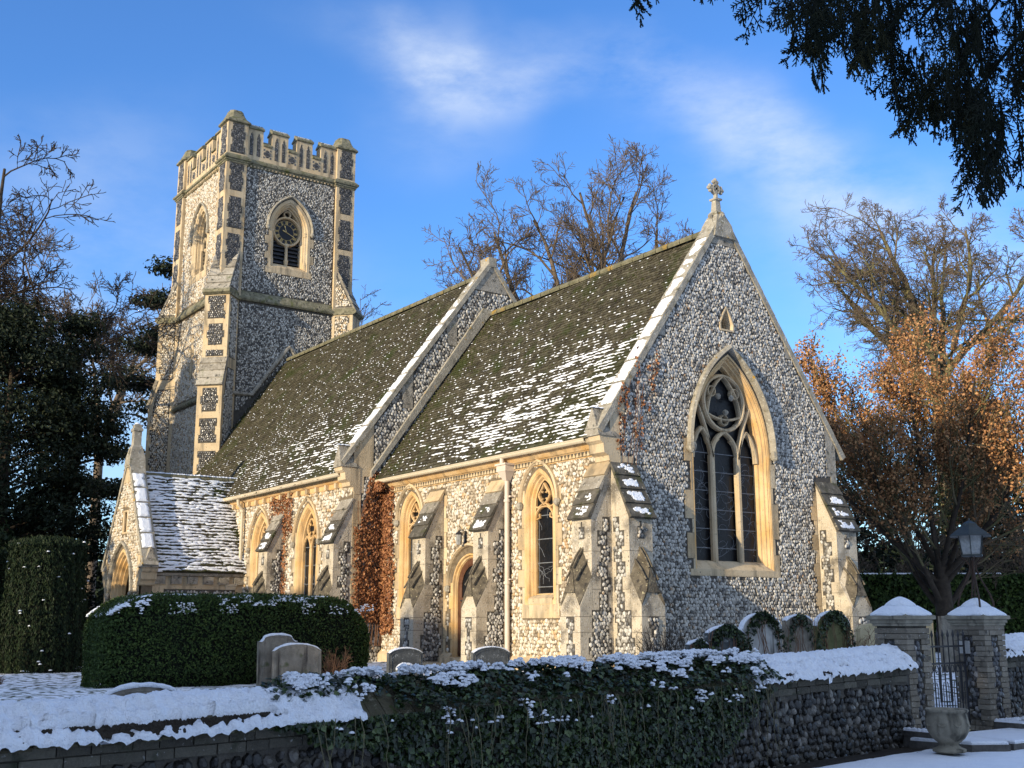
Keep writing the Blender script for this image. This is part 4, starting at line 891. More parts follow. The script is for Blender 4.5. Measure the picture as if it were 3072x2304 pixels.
mb = MB(); mb.loft([[(-16.85+a*w, -1.35+b*w, z) for a, b in ((-1, -1), (1, -1), (1, 1), (-1, 1))] for w, z in ((.09, 1.55), (.10, 1.65), (.17, 2.0), (.19, 2.02), (.19, 2.08))], True, cap=True); mb.build('hopper_head', M['gutter'], dp2)
slN = (11.22-4.80)/(CY+1.2)
def nv_snow(u, v):
    b = np.interp(v, [0, .4, 1.2, 2.4, 3.6, 4.8, 6.0, 8.2], [.36, .55, .52, .40, .24, .14, .06, .02]); b = b*np.interp(u, [0, 5, 9.5, 13.0, 14.1], [.25, .50, .85, 1.05, .95])
    return np.clip(b + .34*(fbm(u*.5, v*.8, 17, 3)-.5), 0, 1)
def moss_nv(u, v): return np.clip(.14 + .35*np.exp(-((u)/1.6)**2), 0, .6)
nr_, Nn_ = tiled('nave_roof', (-23.93, -1.24, 4.77), (1, 0, 0), (0, 1, slN), 14.07, 7.90, church, nv_snow, seed=52, mossf=moss_nv)
MB().prism([(CY+.02, 11.16), (8.3, 4.72), (8.3, 4.6), (CY+.02, 11.0)], -23.93, -9.86, Fr((0, 0, 0), (0, 1, 0), (1, 0, 0))).build('north_slope', M['tile'], nr_)
ridge_tiles(CY, 11.19, -23.9, -9.88, nr_)
# ---------------- tower
TX0, TX1, TY0, TY1 = -29.68, -23.85, .50, 6.22
tower = empty('tower', (0, 0, 0), church)
FTE = Fr((TX1-.13, 0, 0), (0, 1, 0), (1, 0, 0)); FTS = Fr((0, TY0+.13, 0), (1, 0, 0), (0, -1, 0))
TCY, TCX = (TY0+TY1)/2+.02, (TX0+TX1)/2
bo = outline(.80, 15.0, 16.62, 1.25, 0, TCY, 10); bs = outline(.80, 15.0, 16.62, 1.25, 0, TCX, 10)
slit = [(-27.06, 10.75), (-26.90, 10.75), (-26.90, 11.9), (-26.98, 12.15), (-27.06, 11.9)]
pe = panel('tower_east_wall', FTE, rect(TY0+.13, TY1-.13, 0, 19.2), [bo], M['mortar'], tower, depth=.5)
ps = panel('tower_south_wall', FTS, rect(TX0+.13, TX1-.13, 0, 19.2), [bs, slit], M['mortar_warm'], tower, depth=.5)
mb = MB(); mb.box(TX0+.13, TX1-.8, 0, 20.0, TY0+.75, TY1-.13); mb.build('tower_core', M['mortar'], tower)
roofline = [(-3, 0), (-3, 3.9), (CY, 11.2), (10, 3.9), (10, 0)]
mz = [(TY0+.86, 0), (TY1-.86, 0), (TY1-.86, 18.98), (TY0+.86, 18.98)]
jb = []
def belfry(fr, ca, clock):
    w = empty('belfry_window', (0, 0, 0), church)
    mould(fr, .80, 15.0, 16.62, 1.25, [(-.12, -.01), (-.12, .012), (0, .014), (.04, -.04), (.08, -.05), (.10, -.14), (.15, -.15), (.17, -.26), (.21, -.28), (.21, -.5)], ca, 'surround', M['stone'], w, n=10)
    hood(fr, .94, 16.68, 1.36, ca, w, w=.09, d=.13, n=10)
    m = MB(); m.side([(-.5, 15.0), (-.5, 15.30), (-.28, 15.22), (.02, 14.98), (.02, 14.74), (-.1, 14.74)], ca-.82, ca+.82, fr)
    m.box(ca-1.02, ca+1.02, 14.72, 14.98, -.05, .016, fr); m.build('sill', M['stone'], w)
    r = [rect(ca-1.02, ca+1.02, 14.72, 14.98), outline(.94, 14.98, 16.62, 1.42, 0, ca, 10)]
    for s in (-1, 1): r += quoins(fr, ca+s*.90, s, 14.98, 16.75, .02, .17, w, course=.36, name='jamb_stone', material=M['stone'], seed=int(s+2))
    # nook shafts with caps and bases
    for s in (-1, 1):
        sh = MB(); P = lambda z, d=-.10, off=.735: fr.P(np.array(ca+s*off), np.array(z), np.array(d))
        sh.tube([P(15.05), P(15.35)], .085, 8); sh.tube([P(15.35), P(15.42)], .07, 8); sh.tube([P(15.42), P(16.52)], .052, 8); sh.tube([P(16.52), P(16.57), P(16.60), P(16.68)], [.075, .08, .06, .10], 8)
        sh.build('nook_shaft', M['stone'], w)
    t = MB()
    t.tube([fr.P(np.array(ca), np.array(z), np.array(-.30)) for z in (15.12, 15.30, 15.42, 15.48, 16.0)], [.03, .09, .10, .065, .06], 8)
    t.tube([fr.P(np.array(ca), np.array(z), np.array(-.30)) for z in (15.98, 16.06, 16.14)], [.07, .12, .10], 8)
    if clock:
        t.bar([(ca+.59*math.cos(q), 16.68+.59*math.sin(q)) for q in np.linspace(0, 2*math.pi, 33)[:-1]], .10, -.46, -.24, fr, closed=True)
        t.bar([(ca+.14*math.cos(q), 17.42+.13*math.sin(q)) for q in np.linspace(0, 2*math.pi, 13)[:-1]], .06, -.42, -.28, fr, closed=True)
    else:
        for s in (-1, 1): t.bar(arch(.27, 16.2, .5, 6, ca+s*.29), .08, -.42, -.28, fr)
        t.bar([(ca+.20*math.cos(q), 17.02+.22*math.sin(q)) for q in np.linspace(0, 2*math.pi, 13)[:-1]], .08, -.42, -.28, fr, closed=True)
    t.build('tracery', M['stone'], w)
    A = arch(.62, 16.62, 1.05, 9, ca)
    MB().prism(A[::-1]+[(ca+.62, 15.2), (ca-.62, 15.2)][::1] if False else [(ca-.62, 15.2)]+A+[(ca+.62, 15.2)], -.56, -.52, fr).build('back_board', M['dark'], w)
    for i in range(7 if clock else 11):
        z = 15.30+i*.17; hwi = .60 if z < 16.6 else .5
        m = MB(); m.side([(-.50, z+.15), (-.50, z+.17), (-.36, z+.03), (-.36, z+.01)], ca-hwi, ca+hwi, fr); m.build('louvre', M['louvre'], w)
    return w, r
bwE, rE = belfry(FTE, TCY, True); bwS, rS = belfry(FTS, TCX, False)
# clock
ck = empty('clock', (0, 0, 0), church); cz = 16.66; cd = -.36
rng_pts = [(TCY+.53*math.cos(q), cz+.53*math.sin(q)) for q in np.linspace(0, 2*math.pi, 41)[:-1]]
MB().prism(rng_pts, cd-.05, cd, FTE).build('dial', M['dial'], ck)
MB().bar([(TCY+.335*math.cos(q), cz+.335*math.sin(q)) for q in np.linspace(0, 2*math.pi, 41)[:-1]], .010, cd, cd+.006, FTE, closed=True).build('minute_ring', M['gold'], ck)
MB().bar([(TCY+.50*math.cos(q), cz+.50*math.sin(q)) for q in np.linspace(0, 2*math.pi, 41)[:-1]], .010, cd, cd+.006, FTE, closed=True).build('minute_ring', M['gold'], ck)
num = ['XII', 'I', 'II', 'III', 'IIII', 'V', 'VI', 'VII', 'VIII', 'IX', 'X', 'XI']
for h, txt in enumerate(num):
    th = math.radians(90-30*h); c0 = np.array([math.cos(th), math.sin(th)]); tn = np.array([math.sin(th), -math.cos(th)])
    wch = {'I': .030, 'V': .060, 'X': .060}; W = sum(wch[c] for c in txt); x = -W/2; m = MB()
    def pt(a, b): return tuple(np.array([TCY, cz]) + c0*(.355+.125*b) + tn*a)
    for c in txt:
        w_ = wch[c]; xm = x+w_/2
        if c == 'I': m.bar([pt(xm, 0), pt(xm, 1)], .016, cd, cd+.01, FTE)
        elif c == 'V': m.bar([pt(x+.006, 1), pt(xm, 0)], .017, cd, cd+.01, FTE); m.bar([pt(x+w_-.006, 1), pt(xm, 0)], .010, cd, cd+.011, FTE)
        else: m.bar([pt(x+.006, 1), pt(x+w_-.006, 0)], .017, cd, cd+.01, FTE); m.bar([pt(x+w_-.006, 1), pt(x+.006, 0)], .010, cd, cd+.011, FTE)
        x += w_
    for b in (0, 1): m.bar([pt(-W/2, b), pt(W/2, b)], .008, cd, cd+.009, FTE)
    m.build('numeral', M['gold'], ck)
def hand(deg, L, wd, tail, nm):
    th = math.radians(90-deg); c0 = np.array([math.cos(th), math.sin(th)]); tn = np.array([math.sin(th), -math.cos(th)]); C = np.array([TCY, cz])
    q = lambda r, a: tuple(C+c0*r+tn*a)
    MB().prism([q(-tail, 0.022), q(-tail-.03, 0), q(-tail, -.022), q(0, -.012), q(L*.6, -.010), q(L*.72, -wd), q(L*.82, -.008), q(L, 0), q(L*.82, .008), q(L*.72, wd), q(L*.6, .010), q(0, .012)], cd+.015, cd+.03, FTE).build(nm, M['gold'], ck)
hand(342, .34, .035, .0, 'hour_hand'); hand(114, .47, .012, .16, 'minute_hand')
# flint of the tower faces
flints(FTE, rect(TY0+.86, TY1-.86, 5, 19.0), [roofline]+rE+[rect(-1, 8, 13.3, 13.8)], .078, M['flint'], pe, seed=71, sides=5, tone_bias=-.08)
hlow = [(TY0+.13, 5), (TY0+.9, 5), (TY0+.9, 13.4), (TY0+.13, 13.4)]
flints(FTE, rect(TY0+.2, TY0+.86, 6, 13.35), [roofline], .085, M['flint'], pe, seed=72, sides=5); flints(FTE, rect(TY1-.86, TY1-.15, 6, 13.35), [roofline], .085, M['flint'], pe, seed=73, sides=5)
hs = quoins(FTS, -26.98, -1, 10.6, 12.3, .12, .2, tower, course=.3, seed=9); hs += quoins(FTS, -26.98, 1, 10.6, 12.3, .12, .2, tower, course=.3, seed=8); hs.append(slit)
for r_ in ():pass
flints(FTS, rect(TX0+.2, TX1-.2, 3.5, 19.0), rS+hs+[rect(-40, -20, 13.3, 13.8), rect(-29.2, -24.4, 9.45, 9.75), rect(TX0, TX0+.86, 13.4, 20), rect(TX1-.86, TX1, 13.4, 20)], .085, M['flint_warm'], ps, seed=74, sides=5)
MB().prism([(p[0], p[1]) for p in slit], -.3, -.25, FTS).build('slit_light', M['dark'], tower)
# corner turrets
def turret(x0, x1, y0, y1, parent, faces):
    m = MB(); m.box(x0, x1, 13.4, 20.72, y0, y1) if False else m.add([(x, y, z) for z in (13.4, 20.74) for x, y in ((x0, y0), (x1, y0), (x1, y1), (x0, y1))], [(0, 3, 2, 1), (4, 5, 6, 7), (0, 1, 5, 4), (1, 2, 6, 5), (2, 3, 7, 6), (3, 0, 4, 7)])
    t = m.build('turret', M['stone'], parent)
    cx_, cy_ = (x0+x1)/2, (y0+y1)/2; h = (x1-x0)/2
    c = MB(); rings = []
    for w_, z in ((h, 20.68), (h+.10, 20.72), (h+.10, 20.78), (h+.02, 20.92), (h+.01, 20.91), (h-.05, 21.06), (h-.06, 21.05), (h-.12, 21.21), (h-.13, 21.20), (h-.14, 21.28), (h-.18, 21.31)):
        k = w_*.42 if z > 20.8 else w_*.12; rings.append([(cx_+a, cy_+b, z) for a, b in ((-w_+k, -w_), (w_-k, -w_), (w_, -w_+k), (w_, w_-k), (w_-k, w_), (-w_+k, w_), (-w_, w_-k), (-w_, -w_+k))])
    c.loft(rings, True, cap=True); c.build('turret_cap', M['stone_moss'], t)
    for fr, a0, a1 in faces:
        i = 0
        for z0, z1 in ((19.45, 20.62), (17.86, 18.92), (16.28, 17.50), (14.70, 15.95), (13.75, 14.40)):
            patch(fr, notched(a0+.12, a1-.12, z0-.05, z1+.05, c=.3, n=.06, phase=i), .060, t, fmat='flint_dark', mmat='mortar', seed=80+i, sides=5, margin=.25); i += 1
    return t
w_ = .85
fE_ = Fr((TX1, 0, 0), (0, 1, 0), (1, 0, 0)); fS_ = Fr((0, TY0, 0), (1, 0, 0), (0, -1, 0)); 
turret(TX1-w_, TX1, TY0, TY0+w_, tower, [(fE_, TY0, TY0+w_), (fS_, TX1-w_, TX1)])
turret(TX1-w_, TX1, TY1-w_, TY1, tower, [(fE_, TY1-w_, TY1)])
turret(TX0, TX0+w_, TY0, TY0+w_, tower, [(fS_, TX0, TX0+w_)])
turret(TX0, TX0+w_, TY1-w_, TY1, tower, [])
# string courses that run round the turrets
def band(prof, name, material, parent):
    """profile (outset, z) carried round the plan of the tower with its projecting corners"""
    k = .13; pl = [(TX1-w_, TY0, 0), (TX1, TY0, 0), (TX1, TY0+w_, 0), (TX1-k, TY0+w_, 1), (TX1-k, TY1-w_, 1), (TX1, TY1-w_, 0), (TX1, TY1, 0), (TX0, TY1, 0), (TX0, TY0, 0), (TX0+w_, TY0, 0), (TX0+w_, TY0+k, 1), (TX1-w_, TY0+k, 1)]
    cx_, cy_ = (TX0+TX1)/2, (TY0+TY1)/2; m = MB(); rings = []
    P = [(p[0], p[1]) for p in pl]; n = len(P)
    for d, z in prof:
        r = []
        for i in range(n):
            p0, p1, p2 = np.array(P[i-1]), np.array(P[i]), np.array(P[(i+1) % n]); e1 = (p1-p0)/np.linalg.norm(p1-p0); e2 = (p2-p1)/np.linalg.norm(p2-p1)
            n1 = np.array([e1[1], -e1[0]]); n2 = np.array([e2[1], -e2[0]]); q = p1+d*(n1+n2)
            r.append((q[0], q[1], z))
        rings.append(r)
    m.loft(rings, True); return m.build(name, material, parent)
band([(-.05, 18.98), (.03, 18.98), (.03, 19.03), (.07, 19.05), (.07, 19.10), (.13, 19.13), (.14, 19.20), (.03, 19.33), (-.05, 19.34)], 'string_course', M['stone_moss'], tower)
m = MB(); 
for i in range(22): a = TX0+.9+i*(TX1-TX0-1.8)/21; MB().box(a-.035, a+.035, 18.99, 19.07, .0, .10, FTS).build('string_corbel', M['stone'], tower)
for i in range(26): a = TY0+.9+i*(TY1-TY0-1.8)/25; MB().box(a-.03, a+.03, 18.99, 19.07, .0, .07, FTE).build('string_corbel', M['stone'], tower)
pass
m = MB(); m.side([(-.05, 13.38), (.10, 13.38), (.14, 13.44), (.14, 13.50), (.0, 13.78), (-.05, 13.8)], TY0+.5, TY1-.5, FTE); m.build('string_course', M['stone_moss'], tower); m = MB(); m.side([(-.05, 13.38), (.10, 13.38), (.14, 13.44), (.14, 13.50), (.0, 13.78), (-.05, 13.8)], TX0+.5, TX1-.5, FTS); m.build('string_course', M['stone_moss'], tower); m = MB()
m.side([(-.05, 9.5), (.07, 9.5), (.11, 9.55), (.11, 9.6), (.0, 9.74), (-.05, 9.75)], TX0+.7, TX1-.5, FTS)
m.build('string_course', M['stone_moss'], tower)
m = MB(); dl = [(1.2, 9.62), (2.02, 9.62), (CY-.12, 11.62), (CY, 11.72), (CY+.12, 11.62), (4.3, 10.7)]; m.bar(dl, .16, -.01, .12, FTE); m.build('old_roof_drip', M['stone_grey'], tower)
# battlements
def parapet(fr, a0, a1, parent, cells):
    z0 = 19.28; top, sill = 20.66, 20.10; m = MB(); poly = [(a0, z0), (a1, z0)]
    pts = [(a1, top)]; L = a1-a0; mer = []
    up = [(a0, a0+cells[0])]; a = a0+cells[0]
    while a < a1-cells[0]-.05:
        b = a+cells[1]; c_ = b+cells[2]
        if c_ >= a1-.1: up.append((b, a1)); break
        up.append((b, c_)); a = c_
    poly = [(a0, z0), (a1, z0)]; 
    for (s, e) in up[::-1]:
        poly += [(e, top), (s, top)]
        nx = [q for q in up if q[1] < s-.01]
        if nx: poly += [(s, sill), (nx[-1][1], sill)]
    par = m.prism(poly, -.42, .02, fr).build('parapet', M['stone'], parent)
    for (s, e) in up:
        c = MB(); c.side([(.09, top-.02), (.09, top+.04), (.0, top+.12), (.0, top+.10), (-.10, top+.20), (-.10, top+.185), (-.20, top+.27), (-.30, top+.10), (-.48, top+.02), (-.48, top-.04)], s-.03, e+.03, fr); cc_ = c.build('merlon_coping', M['stone_moss'], par)
        if fr is FTE2:
            C = np.array([fr.P(np.array(s+.08+(e-s-.16)*random.random()), np.array(top+.11+.09*k_), np.array(-.02-.10*k_)) for k_ in (0, 1) for _ in range(9)])
            lumps('snow', C, fr.u, fr.n*.8+np.array([0, 0, -.5]), (.3, 0, .95), .055, .02, .02, M['snow'], cc_, seed=int(s*10))
        n = 2; ww = (e-s)
        if ww > .5:
            for t_ in (.28, .72):
                ac = s+ww*t_; q = [(ac-.075, 19.50), (ac+.075, 19.50), (ac+.075, 20.28), (ac, 20.52), (ac-.075, 20.28)]
                patch(fr, q, .05, par, d=.024, fmat='flint_dark', seed=int(ac*10) % 97, sides=5, margin=.2)
    for i in range(len(up)-1):
        s, e = up[i][1], up[i+1][0]; c = MB(); c.side([(.09, sill-.10), (.09, sill-.04), (-.15, sill+.16), (-.48, sill-.05)], s, e, fr); c.build('crenel_sill', M['stone_moss'], par)
        ac = (s+e)/2; r0 = .17
        q = []
        for t in np.linspace(0, 2*math.pi, 33)[:-1]: q.append((ac+r0*(.62+.38*abs(math.cos(2*t))**.5 if True else 1)*math.cos(t), 19.70+r0*(.62+.38*abs(math.cos(2*t))**.5)*math.sin(t)))
        patch(fr, q, .05, par, d=.024, fmat='flint_dark', seed=3, sides=5, margin=.15)
        for sx in (-1, 1):
            for sz in (-1, 1):
                q = [(ac+sx*.17, 19.70+sz*.2), (ac+sx*.10, 19.70+sz*.2), (ac+sx*.12, 19.70+sz*.13), (ac+sx*.17, 19.70+sz*.11)]; MB().prism(q if sx*sz < 0 else q[::-1], .0, .028, fr).build('flint_spandrel', M['flint_dark'], par)
    return par
FTE2 = Fr((TX1-.13, 0, 0), (0, 1, 0), (1, 0, 0)); FTS2 = Fr((0, TY0+.13, 0), (1, 0, 0), (0, -1, 0))
FTN2 = Fr((0, TY1-.13, 0), (-1, 0, 0), (0, 1, 0)); FTW2 = Fr((TX0+.13, 0, 0), (0, -1, 0), (-1, 0, 0))
parapet(FTE2, TY0+w_, TY1-w_, tower, (.70, .39, .71)); parapet(FTS2, TX0+w_, TX1-w_, tower, (.70, .42, .72))
m = MB(); m.box(TX0+.4, TX1-.4, 19.2, 19.5, TY0+.4, TY1-.4) if False else None
for fr, a0, a1 in ((FTN2, -(TX1-w_), -(TX0+w_)), (FTW2, -(TY1-w_), -(TY0+w_))):
    m = MB(); a = a0; k_ = 0
    while a < a1-.05:
        L_ = .71 if k_ % 2 == 0 else .40; e = min(a+L_, a1); zt = 20.66 if k_ % 2 == 0 else 20.1; m.box(a, e, 19.1, zt, -.4, .02, fr)
        m.side([(.09, zt), (.09, zt+.04), (-.2, zt+.27), (-.48, zt+.02)], a, e, fr); a = e; k_ += 1
    m.build('parapet', M['stone_moss'], tower)
MB().add([(TX0+.3, TY0+.3, 19.25), (TX1-.3, TY0+.3, 19.25), (TX1-.3, TY1-.3, 19.25), (TX0+.3, TY1-.3, 19.25)], [(0, 1, 2, 3)]).build('tower_leads', M['lead'], tower)
# diagonal buttresses
q2 = .70710678
def diag(o, n, name_seed, flank, front=True):
    fr = Fr((o[0], o[1], 0), (-n[1], n[0], 0), (n[0], n[1], 0))     # a runs left-right across the face
    m = MB(); m.side([(-1.2, 0), (.47, 0), (.47, 9.72), (.22, 10.85), (.22, 13.45), (-1.2, 13.45)], -.5, .5, fr)
    b = m.build('diagonal_buttress', M['stone'], tower)
    # top weathering against the turret
    c = MB(); p0 = np.array([.34, 13.50]); p1 = np.array([-.62, 15.60]); K = 6; dv = (p1-p0)/K; nn = np.array([dv[1], -dv[0]]); nn /= np.linalg.norm(nn)
    for i in range(K):
        a = p0+dv*i; bq = p0+dv*(i+1); e = MB(); e.side([tuple(a+nn*.03), tuple(bq+nn*.0), (-1.0, bq[1]), (-1.0, a[1])], -.5, .5, fr, tone=random.random()); e.build('weathering_slab', M['stone_grey'], b)
    e = MB(); e.side([(-.8, 13.36), (.26, 13.36), (.38, 13.44), (.38, 13.52), (.30, 13.62), (-.8, 13.62)], -.56, .56, fr); e.build('string_course', M['stone_moss'], b)
    p0 = np.array([.57, 9.72]); p1 = np.array([.20, 10.92]); K = 4; dv = (p1-p0)/K; nn = np.array([dv[1], -dv[0]]); nn = nn/np.linalg.norm(nn)
    for i in range(K):
        a = p0+dv*i; bq = p0+dv*(i+1); e = MB(); e.side([tuple(a+nn*.03), tuple(bq), tuple(bq-nn*.12), tuple(a-nn*.12)], -.53, .53, fr, tone=random.random()); e.build('weathering_slab', M['stone_grey'], b)
    def panels(fr2, a0, a1, d_list, fm, side=False):
        for i, (z0, z1, dd) in enumerate(d_list):
            f2 = Fr(fr2.P(np.array(0.), np.array(0.), np.array(dd)), fr2.u, fr2.n)
            patch(f2, notched(a0, a1, z0, z1, c=.28, n=.07, phase=i), .085, b, fmat=fm, seed=name_seed+i, sides=5, margin=.25)
    if front:
        panels(fr, -.36, .36, [(12.40, 13.32, .22), (11.35, 12.20, .22), (10.90, 11.15, .22), (8.70, 9.62, .47), (7.50, 8.45, .47), (6.2, 7.2, .47), (4.9, 5.9, .47), (3.6, 4.6, .47)], 'flint_grey' if False else 'flint_dark')
    for s in flank:
        fk = Fr(fr.P(np.array(s*.5), np.array(0.), np.array(0.)), fr.n, s*fr.u)
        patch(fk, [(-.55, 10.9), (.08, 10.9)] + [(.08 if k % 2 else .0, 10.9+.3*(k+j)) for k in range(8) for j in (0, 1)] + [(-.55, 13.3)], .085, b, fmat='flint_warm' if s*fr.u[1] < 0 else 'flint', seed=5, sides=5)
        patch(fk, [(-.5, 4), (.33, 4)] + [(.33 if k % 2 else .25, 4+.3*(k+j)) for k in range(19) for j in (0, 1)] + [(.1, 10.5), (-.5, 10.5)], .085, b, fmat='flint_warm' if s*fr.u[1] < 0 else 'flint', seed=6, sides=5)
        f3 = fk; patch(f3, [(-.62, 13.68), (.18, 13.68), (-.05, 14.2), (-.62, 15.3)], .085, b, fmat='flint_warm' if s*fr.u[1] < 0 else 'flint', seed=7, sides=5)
    return b
diag((TX1, TY0), (q2, -q2), 90, [-1, 1]); diag((TX1, TY1), (q2, q2), 100, [-1], front=False); diag((TX0, TY0), (-q2, -q2), 110, [1], front=False)
# ---------------- porch
PX, PY = -18.42, -4.2
FP = Fr((0, PY, 0), (1, 0, 0), (0, -1, 0)); zp = lambda x: 5.93-1.68*abs(x-PX)
po = outline(.98, -.2, 1.75, 1.35, 0, PX, 10)
pg = [(PX-1.72, -.6), (PX+1.72, -.6), (PX+1.72, zp(PX+1.72)), (PX, zp(PX)), (PX-1.72, zp(PX-1.72))]
niche = rect(PX-.17, PX+.17, 3.68, 4.28)
pw = panel('porch_south_wall', FP, pg, [po, niche], M['mortar_warm'], church, depth=.4)
mould(FP, .98, -.2, 1.75, 1.35, [(-.06, -.01), (-.06, .012), (.03, .014), (.06, -.05), (.10, -.06), (.13, -.14), (.17, -.15), (.20, -.24), (.24, -.25), (.27, -.36)], PX, 'porch_arch', M['stone_warm'], pw, n=10)
hood(FP, 1.12, 1.80, 1.50, PX, pw, w=.10, d=.12, n=10)
m = MB(); m.bar([(PX-.2, 3.64), (PX-.2, 4.32), (PX+.2, 4.32), (PX+.2, 3.64)], .13, -.05, .02, FP, closed=True); m.build('niche_frame', M['stone'], pw)
MB().box(PX-.2, PX+.2, 3.6, 4.35, -.26, -.2, FP).build('niche_back', M['stone'], pw)
m = MB(); m.tube([(PX, PY+.12, z) for z in (3.70, 3.78, 3.95, 4.05, 4.10, 4.16, 4.22)], [.07, .06, .075, .06, .03, .045, .02], 8); m.build('niche_figure', M['stone'], pw)
MB().prism([(PX-.42, zp(PX-.42)), (PX+.42, zp(PX+.42)), (PX, zp(PX))], -.05, .015, FP).build('bonding_stone', M['stone'], pw)
hp_ = [po, outline(1.18, -.2, 1.75, 1.62, 0, PX, 10), rect(PX-.28, PX+.28, 3.56, 4.40), [(PX-.42, zp(PX-.42)), (PX+.42, zp(PX+.42)), (PX, zp(PX))]]
for s in (-1, 1): hp_ += quoins(FP, PX+s*1.72, -s, -.4, 2.9, .12, .24, pw, course=.32, seed=4+s)
flints(FP, pg, hp_, .085, M['flint_warm'], pw, seed=121, sides=5)
FPc = Fr((0, PY, 0), (1, 0, 0), (0, -1, 0))
# east coping carries snow slabs; the same builder with the frame turned so that the eastern side comes first
coping(Fr((2*PX, PY, 0), (-1, 0, 0), (0, -1, 0)), 2.02, 2.52, 1.68, PX, -.42, .05, .13, church, n=7, snow=[0, 1, 1, 1, 1, 1, .4], seed=25, snow_from=1, snow_to=6)
kneeler(Fr((2*PX, PY, 0), (-1, 0, 0), (0, -1, 0)), PX-2.05, 2.52, -.42, .03, church)
kneeler(FP, PX-2.05, 2.52, -.42, .03, church, big=False)
m = MB(); m.loft([[(PX+a*w1, PY+.18+b*w1, z) for a, b in ((-1, -1), (1, -1), (1, 1), (-1, 1))] for w1, z in ((.26, 5.75), (.24, 6.0), (.16, 6.35), (.12, 6.40), (.12, 6.85), (.15, 6.87), (.15, 6.95), (.11, 6.97), (.12, 7.05), (.06, 7.1))], True, cap=True)
for s in (-1, 1): m.add([(PX-.30, PY+.18+s*.24, 5.7), (PX+.30, PY+.18+s*.24, 5.7), (PX, PY+.18+s*.22, 6.35)], [(0, 1, 2)] if s < 0 else [(2, 1, 0)]); m.add([(PX+s*.25, PY-.1, 5.6), (PX+s*.25, PY+.46, 5.6), (PX+s*.2, PY+.18, 6.3)], [(0, 1, 2)])
fin = m.build('porch_finial', M['coping'], church)
lumps('snow', [(PX, PY+.18, 7.09)], (1, 0, 0), (0, 1, 0), (0, 0, 1), .1, .1, .06, M['snow'], fin, kind=None)
m = MB(); m.box(PX+1.60, PX+1.712, -.6, 2.55, 0, 1, Fr((0, PY+.1, 0), (1, 0, 0), (0, 3.2, 0))); pside = m.build('porch_side_wall', M['stone'], church); m = MB(); m.box(PX-1.712, PX-1.60, -.6, 2.55, 0, 1, Fr((0, PY+.1, 0), (1, 0, 0), (0, 3.2, 0))); m.build('porch_side_wall', M['stone'], church)
FPE = Fr((PX+1.716, 0, 0), (0, 1, 0), (1, 0, 0)); 
m = MB(); m.side([(-.05, 2.28), (.10, 2.30), (.14, 2.40), (.14, 2.50), (-.05, 2.50)], PY+.3, -.95, FPE); 
for i in range(6): a = PY+.45+i*.5; m.side([(0, 2.05), (.05, 2.05), (.08, 2.28), (0, 2.28)], a, a+.32, FPE)
m.build('porch_eaves', M['stone_grey'], church)
patch(FPE, rect(PY+.75, -1.2, .4, 1.9), .09, pside, seed=9, sides=5)
def pr_snow(u, v): return np.clip(np.interp(u, [0, .15, .45, 2.4, 3.0, 3.4, 4], [1, .96, .84, .80, .60, .20, .05])*np.interp(v, [0, .3, 3, 3.6], [1.06, 1, .95, 1.1]) + .30*(fbm(u*2.0, v*2.0, 23)-.5), 0, 1)
prf, Np = tiled('porch_roof', (PX+1.92, PY+.42, 2.42), (0, 1, 0), (-1.88, 0, 3.10), 3.5, 3.62, church, pr_snow, seed=53, w=.16, e=.115, single=150, snow_size=1.12)
MB().prism([(PX, 5.48), (PX-1.95, 2.34), (PX-1.95, 2.2), (PX, 5.35)], -.4, -3.9, FP).build('west_slope', M['tile'], prf)
ridge_tiles(PX, 5.50, PY+.42, -.5, prf, axis=1, r=.09)
C = np.array([(PX+g_*.02, PY+.45+i*.06, 5.575) for i, g_ in enumerate(np.random.default_rng(1).normal(0, 1, 56))]); lumps('snow', C, (0, 1, 0), (1, 0, 0), (0, 0, 1), .06, .10, .04, M['snow'], prf)
m = MB(); m.bar([(-1.0-.0, 0), (-.99, 0)], .001, 0, .001) if False else None
m.prism([(-18.25, 4.78), (-18.05, 4.86), (-16.62, 2.60), (-16.78, 2.50)], .0, .10, FNS); m.build('stone_fillet', M['stone_grey'], church)
# ================================================================= ground
def wx(y): return 8.09 - .102*(y+13.05)
def sm(t): t = np.clip(t, 0, 1); return t*t*(3-2*t)
def yardz(x, y):
    d = wx(y)-x; a = sm(d/4.5); b = sm(-y/6.0); near = -.50-.26*np.exp(-((y-.99)/.9)**4)
    return near + (-.10-.26*b - near)*a - .004*np.clip(-x-12, 0, 40)
def grid(name, xs, ys, zf, material, parent=None, smooth=True):
    A, B = np.meshgrid(xs, ys); x, y, z = zf(A.ravel(), B.ravel()); n, m_ = len(xs), len(ys); idx = np.arange(n*m_).reshape(m_, n)
    Q = np.stack([idx[:-1, :-1], idx[:-1, 1:], idx[1:, 1:], idx[1:, :-1]], -1).reshape(-1, 4)
    return link(name, np_mesh(name, np.stack([x, y, z], 1), [(Q, None)], material, smooth), parent)
ss = -np.concatenate([np.arange(0, 30, .22), np.arange(30, 60, 2), [70, 90, 130, 200, 320]])[::-1]
yy = np.concatenate([[-320, -200, -120, -80, -50, -35], np.arange(-25, 16, .25), np.arange(16, 50, 2), [60, 80, 120, 200, 320]])
def f_yard(s, y):
    x = wx(y)+s; z = yardz(x, y) + .05*(fbm(x*1.1, y*1.1, 5)-.5)*(np.abs(s) < 40) + .03*(noise2(x*4, y*4, 8)-.5)*(np.abs(s) < 30); return x, y, z
yd = grid('churchyard_ground', ss, yy, f_yard, M['yard']); tag(yd, kind='structure')
